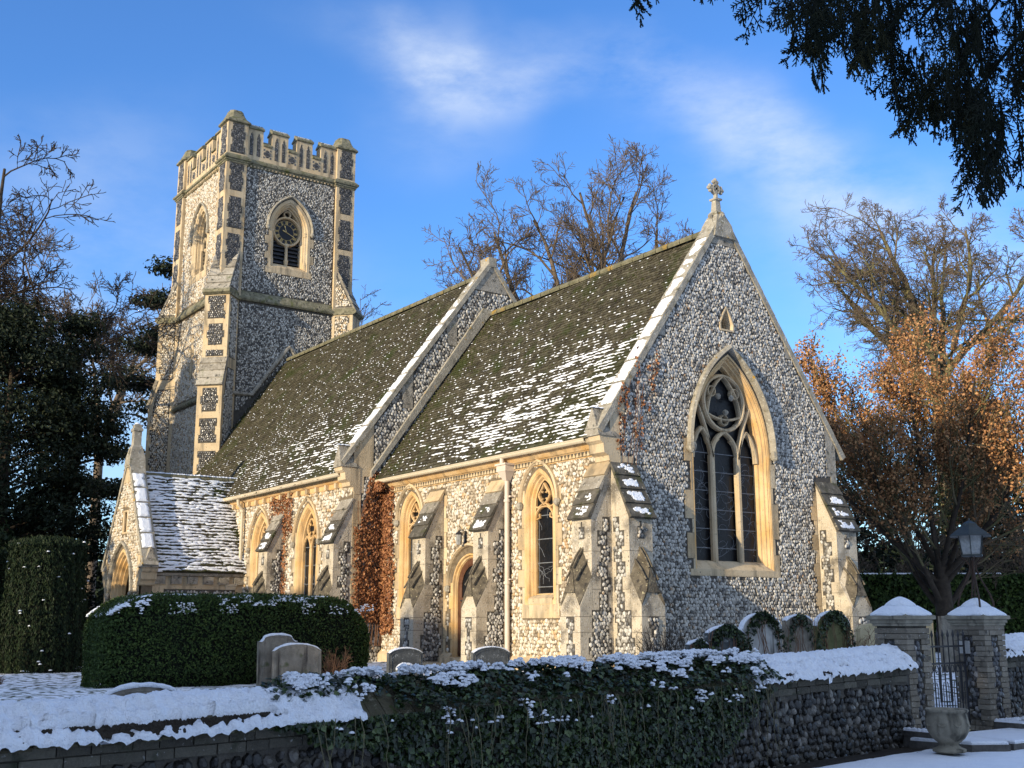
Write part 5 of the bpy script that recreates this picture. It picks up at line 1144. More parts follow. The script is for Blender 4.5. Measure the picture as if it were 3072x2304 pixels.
# the road outside the wall under trodden snow
xs2 = np.concatenate([np.arange(.50, 8, .12), np.arange(8, 30, .8), [40, 70, 120, 320]])
def roadz(x, y): return -.84 + .012*(y+2) + .05*sm((x-8.5)/3)
def f_road(s, y):
    x = wx(y)+s; z = roadz(x, y) + .035*(fbm(x*2, y*2, 3)-.5)*(s < 25) + .015*(noise2(x*7, y*7, 9)-.5)*(s < 10); z = np.where(s < .72+.25*(fbm(y*1.5, y*0, 4)-.5), z-.05*(1-sm((s-.5)/.25)), z); return x, y, z
yy2 = np.concatenate([[-320, -120, -60, -40, -28], np.arange(-22, 12, .12), np.arange(12, 40, 2), [60, 120, 320]])
rd = grid('road', xs2, yy2, f_road, M['snow']); tag(rd, kind='structure')
vg = grid('verge', np.linspace(-.1, .8, 10), np.arange(-25, 30, .3), lambda s, y: (wx(y)+s, y, roadz(wx(y), y) - .012 + .03*(noise2(s*9, y*7, 2)-.5)), M['soil']); tag(vg, kind='structure')

# ================================================================= boundary wall
U_ = np.array([-.1015, .9948, 0]); Nw = np.array([.9948, .1015, 0])
def wallpos(y): return np.array([wx(y), y, 0.])
FB = Fr(wallpos(-18.0) + Nw*.27, U_, Nw)
ay = lambda y: (y+18.0)/.9948
RY = [-19, -13.05, -11.7, -10.6, -9.9, -8.0, -5.65, -3.7, -.4, 2.2, 6, 14]; RZ = [.24, .31, .325, .345, .36, .40, .43, .46, .55, .64, .74, .9]
ridge = lambda a: np.interp(np.asarray(a)*.9948-18, RY, RZ)
def boundary(y0, y1, label, ivy_lo, ivy_hi, flint_single, seed, name='boundary_wall'):
    a0, a1 = ay(y0), ay(y1); g = np.random.default_rng(seed); root = empty(name, (0, 0, 0)); tag(root, label, 'wall')
    n = int((a1-a0)/.5)+1; A = np.linspace(a0, a1, n); m = MB(); rings = []
    for a in A:
        t = float(ridge(a))-.30; rings.append([FB.P(np.array(a), np.array(z), np.array(d)) for d, z in ((-.02, -1.2), (-.02, t), (-.52, t), (-.52, -1.2))])
    m.loft(rings, True, cap=True); body = m.build('wall_body', M['mortar'], root)
    top = lambda a: float(ridge(a))-.30
    poly = [(a0, -1.0), (a1, -1.0)] + [(a, top(a)-.20) for a in A[::-1]]
    flints(FB, poly, [], .105, M['flint_grey'], root, proud=-.02, single=flint_single, seed=seed, sides=7, margin=.12, hgt=.40, vary=.55)
    # two courses of long bricks under the coping
    for row in range(2):
        a = a0+ (0 if row else .12)
        while a < a1-.1:
            L = .22+.22*g.random(); e = min(a+L, a1); zt = float(ridge((a+e)/2))-.30-.092*row; sl_ = (float(ridge(e))-float(ridge(a)))
            b = MB(); dd = .012*g.random(); V = [FB.P(np.array(x), np.array(z), np.array(d)) for x, z, d in ((a+.005, zt-.086, -.1), (e-.005, zt-.086, -.1), (e-.005, zt-.006, -.1), (a+.005, zt-.006, -.1), (a+.005, zt-.086, dd), (e-.005, zt-.086, dd), (e-.005, zt-.006, dd), (a+.005, zt-.006, dd))]
            b.add(V, [(0, 3, 2, 1), (4, 5, 6, 7), (0, 1, 5, 4), (1, 2, 6, 5), (2, 3, 7, 6), (3, 0, 4, 7)], g.random()); b.build('brick', M['wallbrick'], root); a = e
    # tiled coping: eave tiles each side and half-round ridge
    a = a0; cm = MB()
    while a < a1-.02:
        e = min(a+.17, a1); r = float(ridge((a+e)/2)); j = g.normal(0, .006)
        for row, (d0, z0, d1, z1) in enumerate(((.11, -.285, -.04, -.16), (-.02, -.175, -.20, -.03))):
            for s in (1, -1):
                q = lambda x, z, d: FB.P(np.array(x), np.array(z), np.array(-.27 + s*(d+.27)))
                V = [q(a+.004, r+z0+j, d0), q(e-.004, r+z0+j, d0), q(e-.004, r+z1, d1), q(a+.004, r+z1, d1), q(a+.004, r+z0+j-.022, d0), q(e-.004, r+z0+j-.022, d0), q(e-.004, r+z1-.03, d1), q(a+.004, r+z1-.03, d1)]
                F = [(0, 1, 2, 3), (4, 7, 6, 5), (0, 4, 5, 1), (1, 5, 6, 2), (2, 6, 7, 3), (3, 7, 4, 0)]; cm.add(V, F, g.random())
        a = e
    ct = cm.build('coping_tiles', M['tile'], root, kind='stuff')
    a = a0
    while a < a1-.05:
        e = min(a+.33, a1); r = float(ridge((a+e)/2)); b = MB(); rings = []
        for x in (a+.004, e-.004): rings.append([FB.P(np.array(x), np.array(r-.10+.095*math.sin(t)), np.array(-.27+.10*math.cos(t))) for t in np.linspace(-.2, math.pi+.2, 9)])
        b.loft(rings, False); b.build('ridge_tile', M['ridge'], root); a = e
    # snow lying on the coping
    st = .022; na = int((a1-a0)/st); A = np.linspace(a0, a1, na); 
    prof = [(.135, -.335), (.14, -.30), (.12, -.262)] + [(.12-.012*k*1.9, -.262+.0108*k*1.9) for k in range(1, 9)] + [(-.085, -.105), (-.12, -.07), (-.155, -.045), (-.19, -.015), (-.23, .010), (-.27, .016), (-.31, .010), (-.35, -.015), (-.42, -.07), (-.52, -.15), (-.62, -.24), (-.67, -.29)]
    prof = np.array(prof); mpf = len(prof); AA, KK = np.meshgrid(A, np.arange(mpf), indexing='ij')
    d = prof[KK, 0]; z = prof[KK, 1] + ridge(AA)
    s_ = KK/mpf
    th = .004 + .024*fbm(AA*2.0, s_*3+d*5, seed+1) + .050*(fbm(AA*9, d*16, seed+2)-.45) + .060*(fbm(AA*24, d*46, seed+3, 2)-.5) + .022*np.abs(np.sin(AA*math.pi/.17+fbm(AA*1.3, AA*0, 3)*3))*(np.abs(d+.27) > .05)*.8
    gap = fbm(AA*.9, d*7, seed+6, 4) + .18*(noise2(AA*1.7, AA*0, seed+15)-.5); gap2 = fbm(AA*4, d*10, seed+8, 3)
    lowband = np.exp(-((d-.035)/.06)**2)        # bare mossy gaps sit a little above the eave
    thr = .18*lowband + .262
    bare = (gap*.55+gap2*.45) < (thr + .035*lowband)
    yv = AA*.9948-18; iv = sm((yv-ivy_lo-.55)/.5)*sm((ivy_hi-yv)/.5)
    bare |= (iv > .4) & (gap2 + .35*(gap-.5) < .95)
    edge = (KK <= 1); drip = fbm(AA*6, AA*0, seed+12, 3)
    z = np.where(KK == 0, z + .02 - .04*(fbm(AA*17, AA*0, seed+13, 3)-.35), z); 
    nd = np.array([.62]*3+[.62]*11+[.3, .2, 0, -.2, -.4, -.6]) if False else np.clip((prof[:, 0]+.27)*2.2, -.6, .6)
    ivr = (iv > .4); d = np.where(bare & ivr, -.27+(d+.27)*.55, d); z = np.where(bare & ivr, z-.14, z)
    z = z + np.where(bare, -.045, th); d = d + np.where(bare, 0, th*.35)*np.sign(prof[KK, 0]+.27)*(np.abs(prof[KK, 0]+.27) > .05)
    V = FB.P(AA.ravel(), z.ravel(), d.ravel()); idx = np.arange(na*mpf).reshape(na, mpf)
    Q = np.stack([idx[:-1, :-1], idx[1:, :-1], idx[1:, 1:], idx[:-1, 1:]], -1).reshape(-1, 4)
    o = link('snow', np_mesh('snow', V, [(Q, None)], M['snow_soft'], True), root); o['kind'] = 'stuff'
    # clods of snow and dead moss along the gaps
    k = g.random(500*int(a1-a0+1))*(a1-a0)+a0; kd = .02+.10*g.random(len(k)); f = ((fbm(k*.9, kd*7, seed+6, 4)*.55+fbm(k*4, kd*10, seed+8, 3)*.45) < .455)
    f &= ~((k*.9948-18 > ivy_lo) & (k*.9948-18 < ivy_hi))
    if f.sum(): lumps('moss', FB.P(k[f], ridge(k[f])-.21-.75*(kd[f]-.04)+.0, kd[f]), U_, Nw, (0, 0, 1), .022, .018, .03, M['soil'], root, seed=seed)
    return root
bw = boundary(-19, -.34, 'long low flint wall with snowy tiled coping across the foreground, ivy over its middle', -10.7, -3.9, 220, 201)
bw2 = boundary(2.30, 14, 'short snow-capped flint wall right of the gate pier carrying the lantern', 99, 100, 40, 202)

# ================================================================= ivy over the wall
ivy = empty('ivy', (0, 0, 0)); tag(ivy, 'dark green ivy trailing over the middle of the roadside flint wall', 'ivy')
g = np.random.default_rng(5)
def ivymask(y, z):
    lo = -10.75 + .5*np.clip((.05-z)/.5, 0, 1) + 1.3*np.clip((-.10-z)/.35, 0, 1)*1.0 + .5*(noise2(y*2, z*3, 3)-.5); hi = -3.75 - 1.0*np.clip((.1-z)/.9, 0, 1)*1.2 + .8*(noise2(y*2, z*2, 4)-.5)
    dens = .35 + .9*fbm(y*1.6, z*1.3, 11, 3) + .25*sm((z+.1)/.4)
    return (y > lo) & (y < hi), dens
n = 30000; y = -11.2+8.2*g.random(n); z = -.88+1.15*g.random(n); k, dn = ivymask(y, z); k &= g.random(n) < np.clip(dn-.28, .1, 1)
y, z = y[k], z[k]; a = ay(y); thick = .04+.16*fbm(y*1.4, z*1.2, 31)*sm((z+1.0)/.6)
dd = g.random(len(y))**.6*thick + .015; zt = ridge(a)-.30; z = np.minimum(z, zt)
L1 = FB.P(a, z, dd); N1 = np.tile(Nw+np.array([0, 0, .35]), (len(y), 1))
n = 9000; y = -10.9+7.2*g.random(n); s = g.random(n); lo = y > -10.8+1.2*(s < .3); a = ay(y); dt = .20 - .80*s; zz = ridge(a) - np.abs(dt+.27)*.62 + .03 + .11*fbm(y*1.8, s*3, 41)*1.2*g.random(n)
kk = lo & (g.random(n) < .25+fbm(y*2.2, s*4, 51)); L2 = FB.P(a[kk], zz[kk], dt[kk]); N2 = np.tile([.35, 0, 1.], (kk.sum(), 1))
LP = np.concatenate([L1, L2]); LN = np.concatenate([N1, N2])
leaves('leaves', LP, LN, .058, M['ivy'], ivy, seed=6, aspect=1.15, droop=.5, single=300, spread=.45)
sb = MB()
for i in range(46):
    y0 = -10.5+6.6*g.random(); a = ay(y0); z0 = float(ridge(a))-.26; L = .35+.75*g.random(); pts = [FB.P(np.array(a), np.array(z0), np.array(.16))]; da = g.normal(.12, .12); q = a; d_ = .16+.06*g.random()
    for k in range(1, 9):
        q += da*L/8+g.normal(0, .012); d_ = max(.05, d_-.008+g.normal(0, .012)); pts.append(FB.P(np.array(q), np.array(z0-L*k/8), np.array(d_)))
    sb.tube(pts, [.0055*(1-.05*k) for k in range(9)], 4)
sb.build('stems', M['ivystem'], ivy)['kind'] = 'stuff'
n = 15000; y = -10.6+6.9*g.random(n); s = g.random(n)**.8; c = fbm(y*3.6, s*7, 61, 4)*.7+.3*fbm(y*14, s*22, 64, 2); s_ = .22 - .60*s
k = (c > .545+.26*np.clip(s_+.24, 0, 1)*2.0); a = ay(y[k]); dt = s_[k]; zz = ridge(a)-np.abs(dt+.27)*.66+.085+.06*g.random(k.sum())
dt2 = dt+.05; lumps('snow', FB.P(a, zz, dt2), U_, Nw, (0, 0, 1), .012+.040*g.random(k.sum())**2.5, .012+.03*g.random(k.sum())**2, .022, jit=.35, smooth=True, sides=6, material=M['snow_soft'], parent=ivy, seed=62)
n = 1500; y = -10.3+6.4*g.random(n); z = ridge(ay(y))-.24-.26*g.random(n)**1.5; kq = fbm(y*5, z*9, 66, 3) > .66; y, z = y[kq], z[kq]; n = len(y); lumps('snow', FB.P(ay(y), z, .13+.10*g.random(n)), U_, Nw, (0, 0, 1), .014+.018*g.random(n), .018, .018, jit=.3, material=M['snow_soft'], parent=ivy, seed=63)

# ================================================================= gate piers
def pier(cx, cy, zb, zt, label, seed):
    g = np.random.default_rng(seed); root = empty('gate_pier', (cx, cy, zb)); tag(root, label, 'gate pier', 'brick and flint piers either side of the iron gate')
    P = lambda v: v
    h = .285; inner = MB(); inner.box(-h+.03, h-.03, 0, zt-zb, -h+.03, h-.03, Fr((0, 0, 0), (1, 0, 0), (0, 1, 0))); inner.build('pier_core', M['mortar'], root)
    ch = .0815; n = int(round((zt-zb)/ch))
    for (o, u, nn) in (((0, -h, 0), (1, 0, 0), (0, -1, 0)), ((h, 0, 0), (0, 1, 0), (1, 0, 0)), ((0, h, 0), (-1, 0, 0), (0, 1, 0)), ((-h, 0, 0), (0, -1, 0), (-1, 0, 0))):
        f = Fr(o, u, nn); Lp, Rp = [], []
        for r in range(n):
            z0, z1 = r*ch, (r+1)*ch
            wL = (.215 if (r//2) % 2 else .175)+g.normal(0, .008); wR = (.175 if (r//2) % 2 else .215)+g.normal(0, .008)
            if r < 2 or r >= n-2: wL = wR = h
            if g.random() < .15: wL += .05
            for s, w_ in ((-1, wL), (1, wR)):
                x0, x1 = (-h, -h+w_) if s < 0 else (h-w_, h)
                cut = (r % 2 == 0) and w_ > .2
                for (p0, p1) in (((x0, x0+w_*.5), (x0+w_*.5, x1)) if cut and s < 0 else ((x0, x1),)):
                    b = MB(); b.box(p0+.004, p1-.004, z0+.004, z1-.005, -.09, .0+g.normal(0, .003), f, g.random()); b.build('brick', M['brick'], root)
            Lp += [(-h+wL, z0), (-h+wL, z1)]; Rp += [(h-wR, z0), (h-wR, z1)]
        flints(f, Rp+Lp[::-1], [], .085, M['flint_dark'], root, proud=-.03, seed=seed+3, margin=.1, sides=6, hgt=.38, tone_bias=.05)
    T = zt-zb; c = MB(); 
    def sq(w, z): return [(-w, -w, z), (w, -w, z), (w, w, z), (-w, w, z)]
    c.loft([sq(w, T+z) for w, z in ((.285, -.002), (.30, 0), (.30, .03), (.325, .045), (.325, .085), (.36, .10), (.36, .15), (.345, .155), (.20, .27), (.20, .285), (.18, .29), (.02, .37))], True, cap=True); cap = c.build('pier_cap', M['urn'], root)
    s = MB()
    def rr(w, z, p=5): 
        out = []
        for t in np.linspace(0, 2*math.pi, 29)[:-1]:
            ct, st_ = math.cos(t), math.sin(t); r = (abs(ct)**p+abs(st_)**p)**(-1/p); k = 1+.012*math.sin(7*t+seed)+.012*math.sin(13*t); out.append((w*r*ct*k, w*r*st_*k, z+.006*math.sin(5*t+seed*2)))
        return out
    s.loft([rr(w, T+z, p) for w, z, p in ((.352, .150, 9), (.362, .165, 8), (.352, .190, 7), (.31, .225, 6), (.25, .272, 5), (.212, .298, 5), (.19, .296, 5))], True, cap=False)
    s.loft([rr(w, T+z, p) for w, z, p in ((.185, .290, 6), (.19, .305, 6), (.17, .335, 5), (.13, .375, 4), (.08, .41, 3), (.03, .43, 2), (.001, .433, 2))], True, cap=False)
    s.build('snow_cap', M['snow_soft'], root, smooth=True)
    return root
P1 = pier(6.745, 0.0, -.80, .86, 'left gate pier with snow cap and no lantern, at the end of the long wall', 301)
P2 = pier(6.745, 1.98, -.76, .86, 'right gate pier with the iron lantern standing on its snow cap', 302)
m = MB(); m.box(-.20, .02, 1.18, 1.38, .285, .298, Fr((0, 0, 0), (1, 0, 0), (0, -1, 0))); m.build('pale_stone', M['tombwhite'], P2)
# plinth kerbs at the feet of the piers, snow on them
for (x0, x1, y0, y1, lab) in ((6.9, 7.75, -.62, .42, 'low stone kerb with a line of snow at the foot of the left gate pier'), (7.0, 7.5, 1.75, 2.9, 'low snow-topped kerb at the foot of the lantern pier')):
    k = empty('kerb_block', (x0, y0, -.85)); tag(k, lab, 'kerb')
    MB().box(0, x1-x0, 0, .24, 0, .14).build('stone', M['kerb'], k); MB().box(0, .14, 0, .24, .14, y1-y0).build('stone', M['kerb'], k)
    g = np.random.default_rng(3); C = np.concatenate([np.stack([g.random(26)*(x1-x0), np.full(26, .07), np.full(26, .235)], 1), np.stack([np.full(30, .07), .1+g.random(30)*(y1-y0-.1), np.full(30, .235)], 1)])
    lumps('snow', C, (1, 0, 0), (0, 1, 0), (0, 0, 1), .06, .055, .045, M['snow_soft'], k, seed=4)
# paved threshold with snow
sp = empty('paving_slab', (7.15, -.7, -.86)); tag(sp, 'snow-covered paving slab with dark kerb edge in front of the gate', 'paving')
poly = [(.1, 0), (1.0, .15), (1.28, .62), (.1, .9)]; poly2 = [(.1, .95), (1.28, .70), (1.15, 4.8), (.1, 4.8)]
FG = Fr((0, 0, 0), (1, 0, 0), (0, 0, 1)); 
class FX(Fr):
    def P(s, a, z, d=0.0):
        a = np.asarray(a, float); z = np.asarray(z, float); d = np.asarray(d, float)+0*a; return np.stack([a, z, d], -1)
fx = FX((0, 0, 0), (1, 0, 0), (0, 0, 1))
for q in (poly, poly2):
    MB().prism(q, 0, .13, fx).build('slab', M['kerb'], sp); c = np.mean(q, 0); q3 = [((p[0]-c[0])*.97+c[0], (p[1]-c[1])*.97+c[1]) for p in q]; q4 = [((p[0]-c[0])*.93+c[0], (p[1]-c[1])*.95+c[1]) for p in q]
    m = MB(); m.loft([[(x, y_, z) for x, y_ in w] for w, z in ((q3, .128), (q3, .155), (q4, .175))], True, cap=True); m.build('snow', M['snow_soft'], sp)
# lantern on the right pier
ln = empty('lantern', (6.745, 1.98, 1.05)); tag(ln, 'wrought iron lantern on curved legs above the right gate pier', 'lantern')
lg = []
for k in range(4):
    t = math.pi/4+k*math.pi/2; c, s = math.cos(t), math.sin(t); m = MB()
    m.tube([(c*r, s*r, z) for r, z in ((.33, .02), (.27, .0), (.265, .06), (.27, .16), (.23, .30), (.13, .50), (.055, .68), (.045, .76), (.10, .85), (.17, .90))], [.02, .022, .018, .016, .016, .015, .014, .014, .012, .010], 6); m.build('leg', M['rust'], ln)
m = MB(); m.tube([(0, 0, .28), (0, 0, .92)], .011, 6); m.tube([(0, 0, .25), (0, 0, .29), (0, 0, .33)], [.004, .025, .008], 6); m.build('centre_rod', M['rust'], ln)
hexr = lambda r, z: [(r*math.cos(t), r*math.sin(t), z) for t in np.linspace(0, 2*math.pi, 7)[:-1]]
m = MB(); m.loft([hexr(.16, .91), hexr(.185, .92), hexr(.185, .945), hexr(.165, .945)], True, cap=True); m.build('base_tray', M['lampmetal'], ln)
m = MB(); m.loft([hexr(.225, 1.255), hexr(.36, 1.235), hexr(.355, 1.25), hexr(.13, 1.42), hexr(.12, 1.45), hexr(.02, 1.50), hexr(.012, 1.54)], True, cap=True); m.build('roof', M['lampmetal'], ln)
for k in range(6):
    t0, t1 = k*math.pi/3, (k+1)*math.pi/3; r0, r1 = .155, .205
    m = MB(); a0, a1 = np.array([math.cos(t0), math.sin(t0)]), np.array([math.cos(t1), math.sin(t1)]); V = [(a0[0]*r0, a0[1]*r0, .945), (a1[0]*r0, a1[1]*r0, .945), (a1[0]*r1, a1[1]*r1, 1.245), (a0[0]*r1, a0[1]*r1, 1.245)]
    V += [(v[0]*.96, v[1]*.96, v[2]) for v in V]; m.add(V, [(0, 1, 2, 3), (4, 7, 6, 5), (0, 4, 5, 1), (1, 5, 6, 2), (2, 6, 7, 3), (3, 7, 4, 0)]); m.build('glass_pane', M['lampglass'], ln)
    m = MB(); m.tube([(a0[0]*(r0+.006), a0[1]*(r0+.006), .93), (a0[0]*(r1+.006), a0[1]*(r1+.006), 1.25)], .009, 4); m.build('glazing_bar', M['lampmetal'], ln)
# iron gate, leaf slightly ajar
gt = empty('iron_gate', (6.76, .30, -.70)); tag(gt, 'black wrought iron gate with spear tips and scrolls between the brick piers', 'gate'); gt.rotation_euler = (0, 0, R(3))
fg = Fr((0, 0, 0), (0, 1, 0), (1, 0, 0)); nb = 9
for z in (.10, .98, 1.05+.0, 1.24): 
    if z == 1.05: continue
    MB().box(0, 1.34, z-.014, z+.014, -.014, .014, fg).build('rail', M['iron'], gt)
for i in range(nb+1):
    a = i*1.34/nb; r = .017 if i in (0, nb) else .010; m = MB(); m.tube([(0, a, .02), (0, a, 1.38)], r, 6); m.build('bar', M['iron'], gt)
    m = MB(); m.loft([[(w*math.cos(t), a+w*math.sin(t), z) for t in (0, 1.57, 3.14, 4.71)] for w, z in ((.010, 1.37), (.022, 1.40), (.026, 1.42), (.002, 1.50))], True, cap=True); m.build('spear_tip', M['iron'], gt)
for i in range(nb):
    a = (i+.5)*1.34/nb; s = 1 if i % 2 else -1
    pts = [(0, a+s*.05, .40), (0, a+s*.05, .62), (0, a+s*.045, .78), (0, a+s*.052, .88), (0, a+s*.02, .955), (0, a-s*.03, .94), (0, a-s*.045, .88), (0, a-s*.02, .84), (0, a+s*.01, .86)]
    m = MB(); m.tube(pts, .008, 5); m.build('scroll', M['iron'], gt)
    m = MB(); m.tube([(0, a, .10), (0, a, .62), (0, a-s*.03, .70)], .007, 5); m.build('dog_bar', M['iron'], gt)
# urns
def urn(x, y, z, label, sc=1.0):
    u = empty('stone_urn', (x, y, z-.035)); tag(u, label, 'urn', 'stone urns beside the gate'); m = MB()
    prof = [(.20, 0), (.235, .01), (.235, .05), (.17, .075), (.13, .11), (.15, .13), (.23, .20), (.29, .30), (.305, .40), (.285, .50), (.27, .555), (.30, .575), (.31, .60), (.29, .615), (.255, .61), (.24, .56)]
    ring = lambda r, z_: [(r*sc*math.cos(t), r*sc*math.sin(t), z_*sc) for t in np.linspace(0, 2*math.pi, 25)[:-1]]
    m.loft([ring(r, q) for r, q in prof], True); m.build('bowl', M['urn'], u, smooth=True)
    m = MB(); m.loft([ring(.24, .54), ring(.01, .56)], True, cap=True); m.build('soil', M['soil'], u)
    for k in range(8):   # swags in relief
        t0 = k*math.pi/4; m = MB(); m.tube([((.315-.012*abs(j-3))*sc*math.cos(t0+j*.11), (.315-.012*abs(j-3))*sc*math.sin(t0+j*.11), (.47-.09*math.sin(math.pi*j/6))*sc) for j in range(7)], .014*sc, 5); m.build('swag', M['urn'], u)
    return u
urn(8.12, -1.02, -.76, 'stone urn with carved swags in front of the left gate pier and gate', .92); urn(7.72, 2.02, -.74, 'stone urn cut by the right edge, at the foot of the lantern pier', .95)

# ================================================================= headstones
def stone(x, y, w, z0, z1, th, shape, mt, label, tilt=0.0, lean=0.0, snow=True, ivyc=0, face=0.0, snowthin=False, seed=0):
    t = empty('headstone', (x, y, z0)); tag(t, label, 'gravestone'); t.rotation_euler = (R(tilt), R(lean), R(face)); H = z1-z0; h = w/2
    if shape == 'arch': top = [(h*math.cos(q), H-h*.55+h*.55*math.sin(q)) for q in np.linspace(0, math.pi, 13)]
    elif shape == 'low': top = [(h*math.cos(q), H-h*.34+h*.34*math.sin(q)) for q in np.linspace(0.25, math.pi-.25, 13)]; top = [(h, top[0][1])]+top[1:-1]+[(-h, top[-1][1])]
    elif shape == 'shoulder': top = [(h, H-.13), (h*.86, H-.135), (h*.74, H-.09)] + [(h*.72*math.cos(q), H-.06+.06*math.sin(q)) for q in np.linspace(.2, math.pi-.2, 9)] + [(-h*.74, H-.09), (-h*.86, H-.135), (-h, H-.13)]
    else: top = [(h, H-.02), (-h, H-.02)]
    poly = [(-h, 0-.3), (h, -.3)] + top; f = Fr((0, 0, 0), (0, 1, 0), (1, 0, 0)); sb_ = MB().prism(poly, -th, 0, f)
    st_ = sb_.build('slab', M[mt], t)
    ins = [(p[0]*.86, min(p[1]-.05, H-.05)) for p in poly[2:]]; 
    m = MB(); m.bar([(-h*.84, .12)]+ins[::-1]+[(h*.84, .12)], .012, 0, .008, f); m.build('incised_border', M[mt], t)
    if snow:
        tp = np.array(top); L = len(tp); N_ = 40; s = np.linspace(0, 1, N_); ty = np.interp(s*(L-1), np.arange(L), tp[:, 0]); tz = np.interp(s*(L-1), np.arange(L), tp[:, 1])
        hh = .035*(.5+fbm(s*6, s*0, seed+3))*np.clip(np.minimum(s, 1-s)*10, .15, 1)*(.55 if snowthin else 1); rings = []
        for i in range(N_): rings.append([(dx, ty[i], tz[i]+hz*hh[i]-.006) for dx, hz in ((.012, -.25), (.014, .3), (-.01, .85), (-th*.5, 1.05), (-th+.01, .8), (-th-.012, .3), (-th-.01, -.2))])
        m = MB(); m.loft(rings, True, cap=True); m.build('snow', M['snow_soft'], t, smooth=True)
    if ivyc:
        g = np.random.default_rng(seed+5); n = int(ivyc*.7); q = g.random(n); a = (g.random(n)-.5)*w*1.12; zt = H*(1-np.abs(a/h)**2.5*.28); z = zt - g.random(n)**1.8*H*.85*(.16+.84*np.clip(np.abs(a/h), 0, 1)**3.5)
        P = np.stack([.01+.06*g.random(n), a, z+.04*g.random(n)], 1); leaves('ivy_leaves', P, (1, 0, .4), .055, M['ivy'] if mt != 'tombwhite' else M['yew'], t, seed=seed)
        tw = MB()
        for k in range(10):
            y0 = (g.random()-.5)*w; tw.tube([(.03+.02*j*g.random(), y0+g.normal(0, .05), H*(.95-.14*j)) for j in range(6)], .006, 3)
        tw.build('ivy_stems', M['twig'], t)
    return t
stone(-4.40, -5.16, .84, -.38, .68, .10, 'shoulder', 'tombstone', 'taller snow-topped headstone standing behind its neighbour in front of the clipped hedge', tilt=0, lean=-3, seed=1)
stone(-4.0, -4.91, 1.04, -.38, .50, .10, 'low', 'tombstone', 'broad snow-topped headstone nearest the road of the pair before the hedge', lean=-4, seed=2)
stone(-3.6, -4.94, .62, -.40, -.11, .08, 'arch', 'tombdark', 'small sunken arched stone at the foot of the pair by the hedge', snow=False, seed=3)
stone(5.5, -11.11, .80, -.5, .29, .10, 'low', 'tombstone', 'curved top of a headstone just showing behind the snowy wall at lower left', seed=4)
stone(-7.75, -7.98, .32, -.45, .42, .12, 'low', 'tombgold', 'headstone seen edge-on at the left end of the clipped hedge', face=-50, seed=5)
stone(-2.5, -3.29, .78, -.30, .42, .09, 'low', 'tombdark', 'dark rounded headstone below the left chancel buttress', snowthin=True, seed=6)
stone(-2.0, -3.57, .38, -.30, .13, .08, 'arch', 'tombdark', 'tiny snow-capped stone in front of the dark rounded headstone', seed=7)
stone(-.8, -2.39, .86, -.30, .46, .09, 'low', 'tombdark', 'blackened broad headstone in front of the brown oak door', snowthin=True, seed=8)
g5 = 3.2
stone(g5, -.80, .46, -.5, .60, .09, 'low', 'tombdark', 'small ivy-covered stone at the left end of the row below the east window', ivyc=300, seed=9)
stone(g5, -.12, .90, -.5, .84, .10, 'low', 'tombdark', 'ivy-smothered headstone second from the left below the east window', ivyc=1100, seed=10)
stone(g5, .80, 1.02, -.5, 1.06, .10, 'arch', 'tombwhite', 'pale whitish arched headstone with ivy round its edge, third in the row', ivyc=800, seed=11)
stone(g5, 1.80, .74, -.5, 1.03, .10, 'low', 'tombstone', 'grey headstone between the pale arched stone and the mossy green one', ivyc=380, seed=12)
stone(g5, 2.76, .96, -.5, 1.10, .10, 'arch', 'tombmoss', 'mossy green arched headstone with a dark ivy rim, in front of the east wall', ivyc=900, seed=13)
stone(g5, 3.93, .80, -.5, .88, .12, 'low', 'tombgold', 'sandy headstone partly hidden behind the left gate pier', snow=False, seed=14)
stone(2.0, 7.47, .26, -.5, .95, .14, 'flat', 'tombgold', 'narrow upright stone seen through the gateway beside the left pier', snow=False, seed=15)
stone(2.6, 7.28, .30, -.5, 1.05, .16, 'flat', 'tombstone', 'tall golden sunlit headstone behind the left edge of the lantern pier', snow=False, face=-30, seed=16)

# ================================================================= clipped hedge
hd = empty('clipped_hedge', (-6.5, -5.3, -.4)); tag(hd, 'long clipped yew hedge with rounded ends and snow along its top', 'hedge')
def hedge_surface(n, g, x0, x1, y0, y1, z0, z1, r=.55):
    """points over a soft-cornered block with outward normals"""
    t = g.random(n); cx, cy = (x0+x1)/2, (y0+y1)/2; hx, hy = (x1-x0)/2, (y1-y0)/2
    th = g.random(n)*2*math.pi; p = 5.0; c, s = np.cos(th), np.sin(th); rr = (np.abs(c)**p+np.abs(s)**p)**(-1/p)
    top = t < .30; z = z0+(z1-z0)*g.random(n)
    sc = np.where(top, np.sqrt(g.random(n)), 1.0)
    k = np.clip((z-(z1-r))/r, 0, 1); shrink_ = np.where(top, 1, 1-(1-np.sqrt(np.clip(1-k**2, 0, 1)))*.22)
    X = cx+hx*rr*c*sc*shrink_; Y = cy+hy*rr*s*sc*shrink_
    ed = np.clip((sc*rr/np.maximum(rr, 1e-6)), 0, 1); z = np.where(top, z1 - .28*sc**6 + 0*z, z)
    Nn = np.stack([c*rr*(~top), s*rr*(~top), np.where(top, 1.2, .3*k)], 1)
    return np.stack([X, Y, z], 1), Nn
g = np.random.default_rng(9)
HP, HN = hedge_surface(62000, g, -1.0, 1.0, -3.0, 3.0, .0, 1.88)
HP += HN*(.03*(fbm(HP[:, 1]*3, HP[:, 2]*3, 3)[:, None]-.5)*2 + g.normal(0, .022, (len(HP), 1)))
HP[:, 0] -= .06*np.clip((.35-HP[:, 2])/.35, 0, 1)*4*(HP[:, 0] > 0)
_e = np.clip((np.abs(HP[:, 1])-2.05)/.95, 0, 1)**2; HP[:, 2] -= np.where(HP[:, 1] > 0, .62, .22)*_e*(np.clip(HP[:, 2], 0, None)/1.88)**2
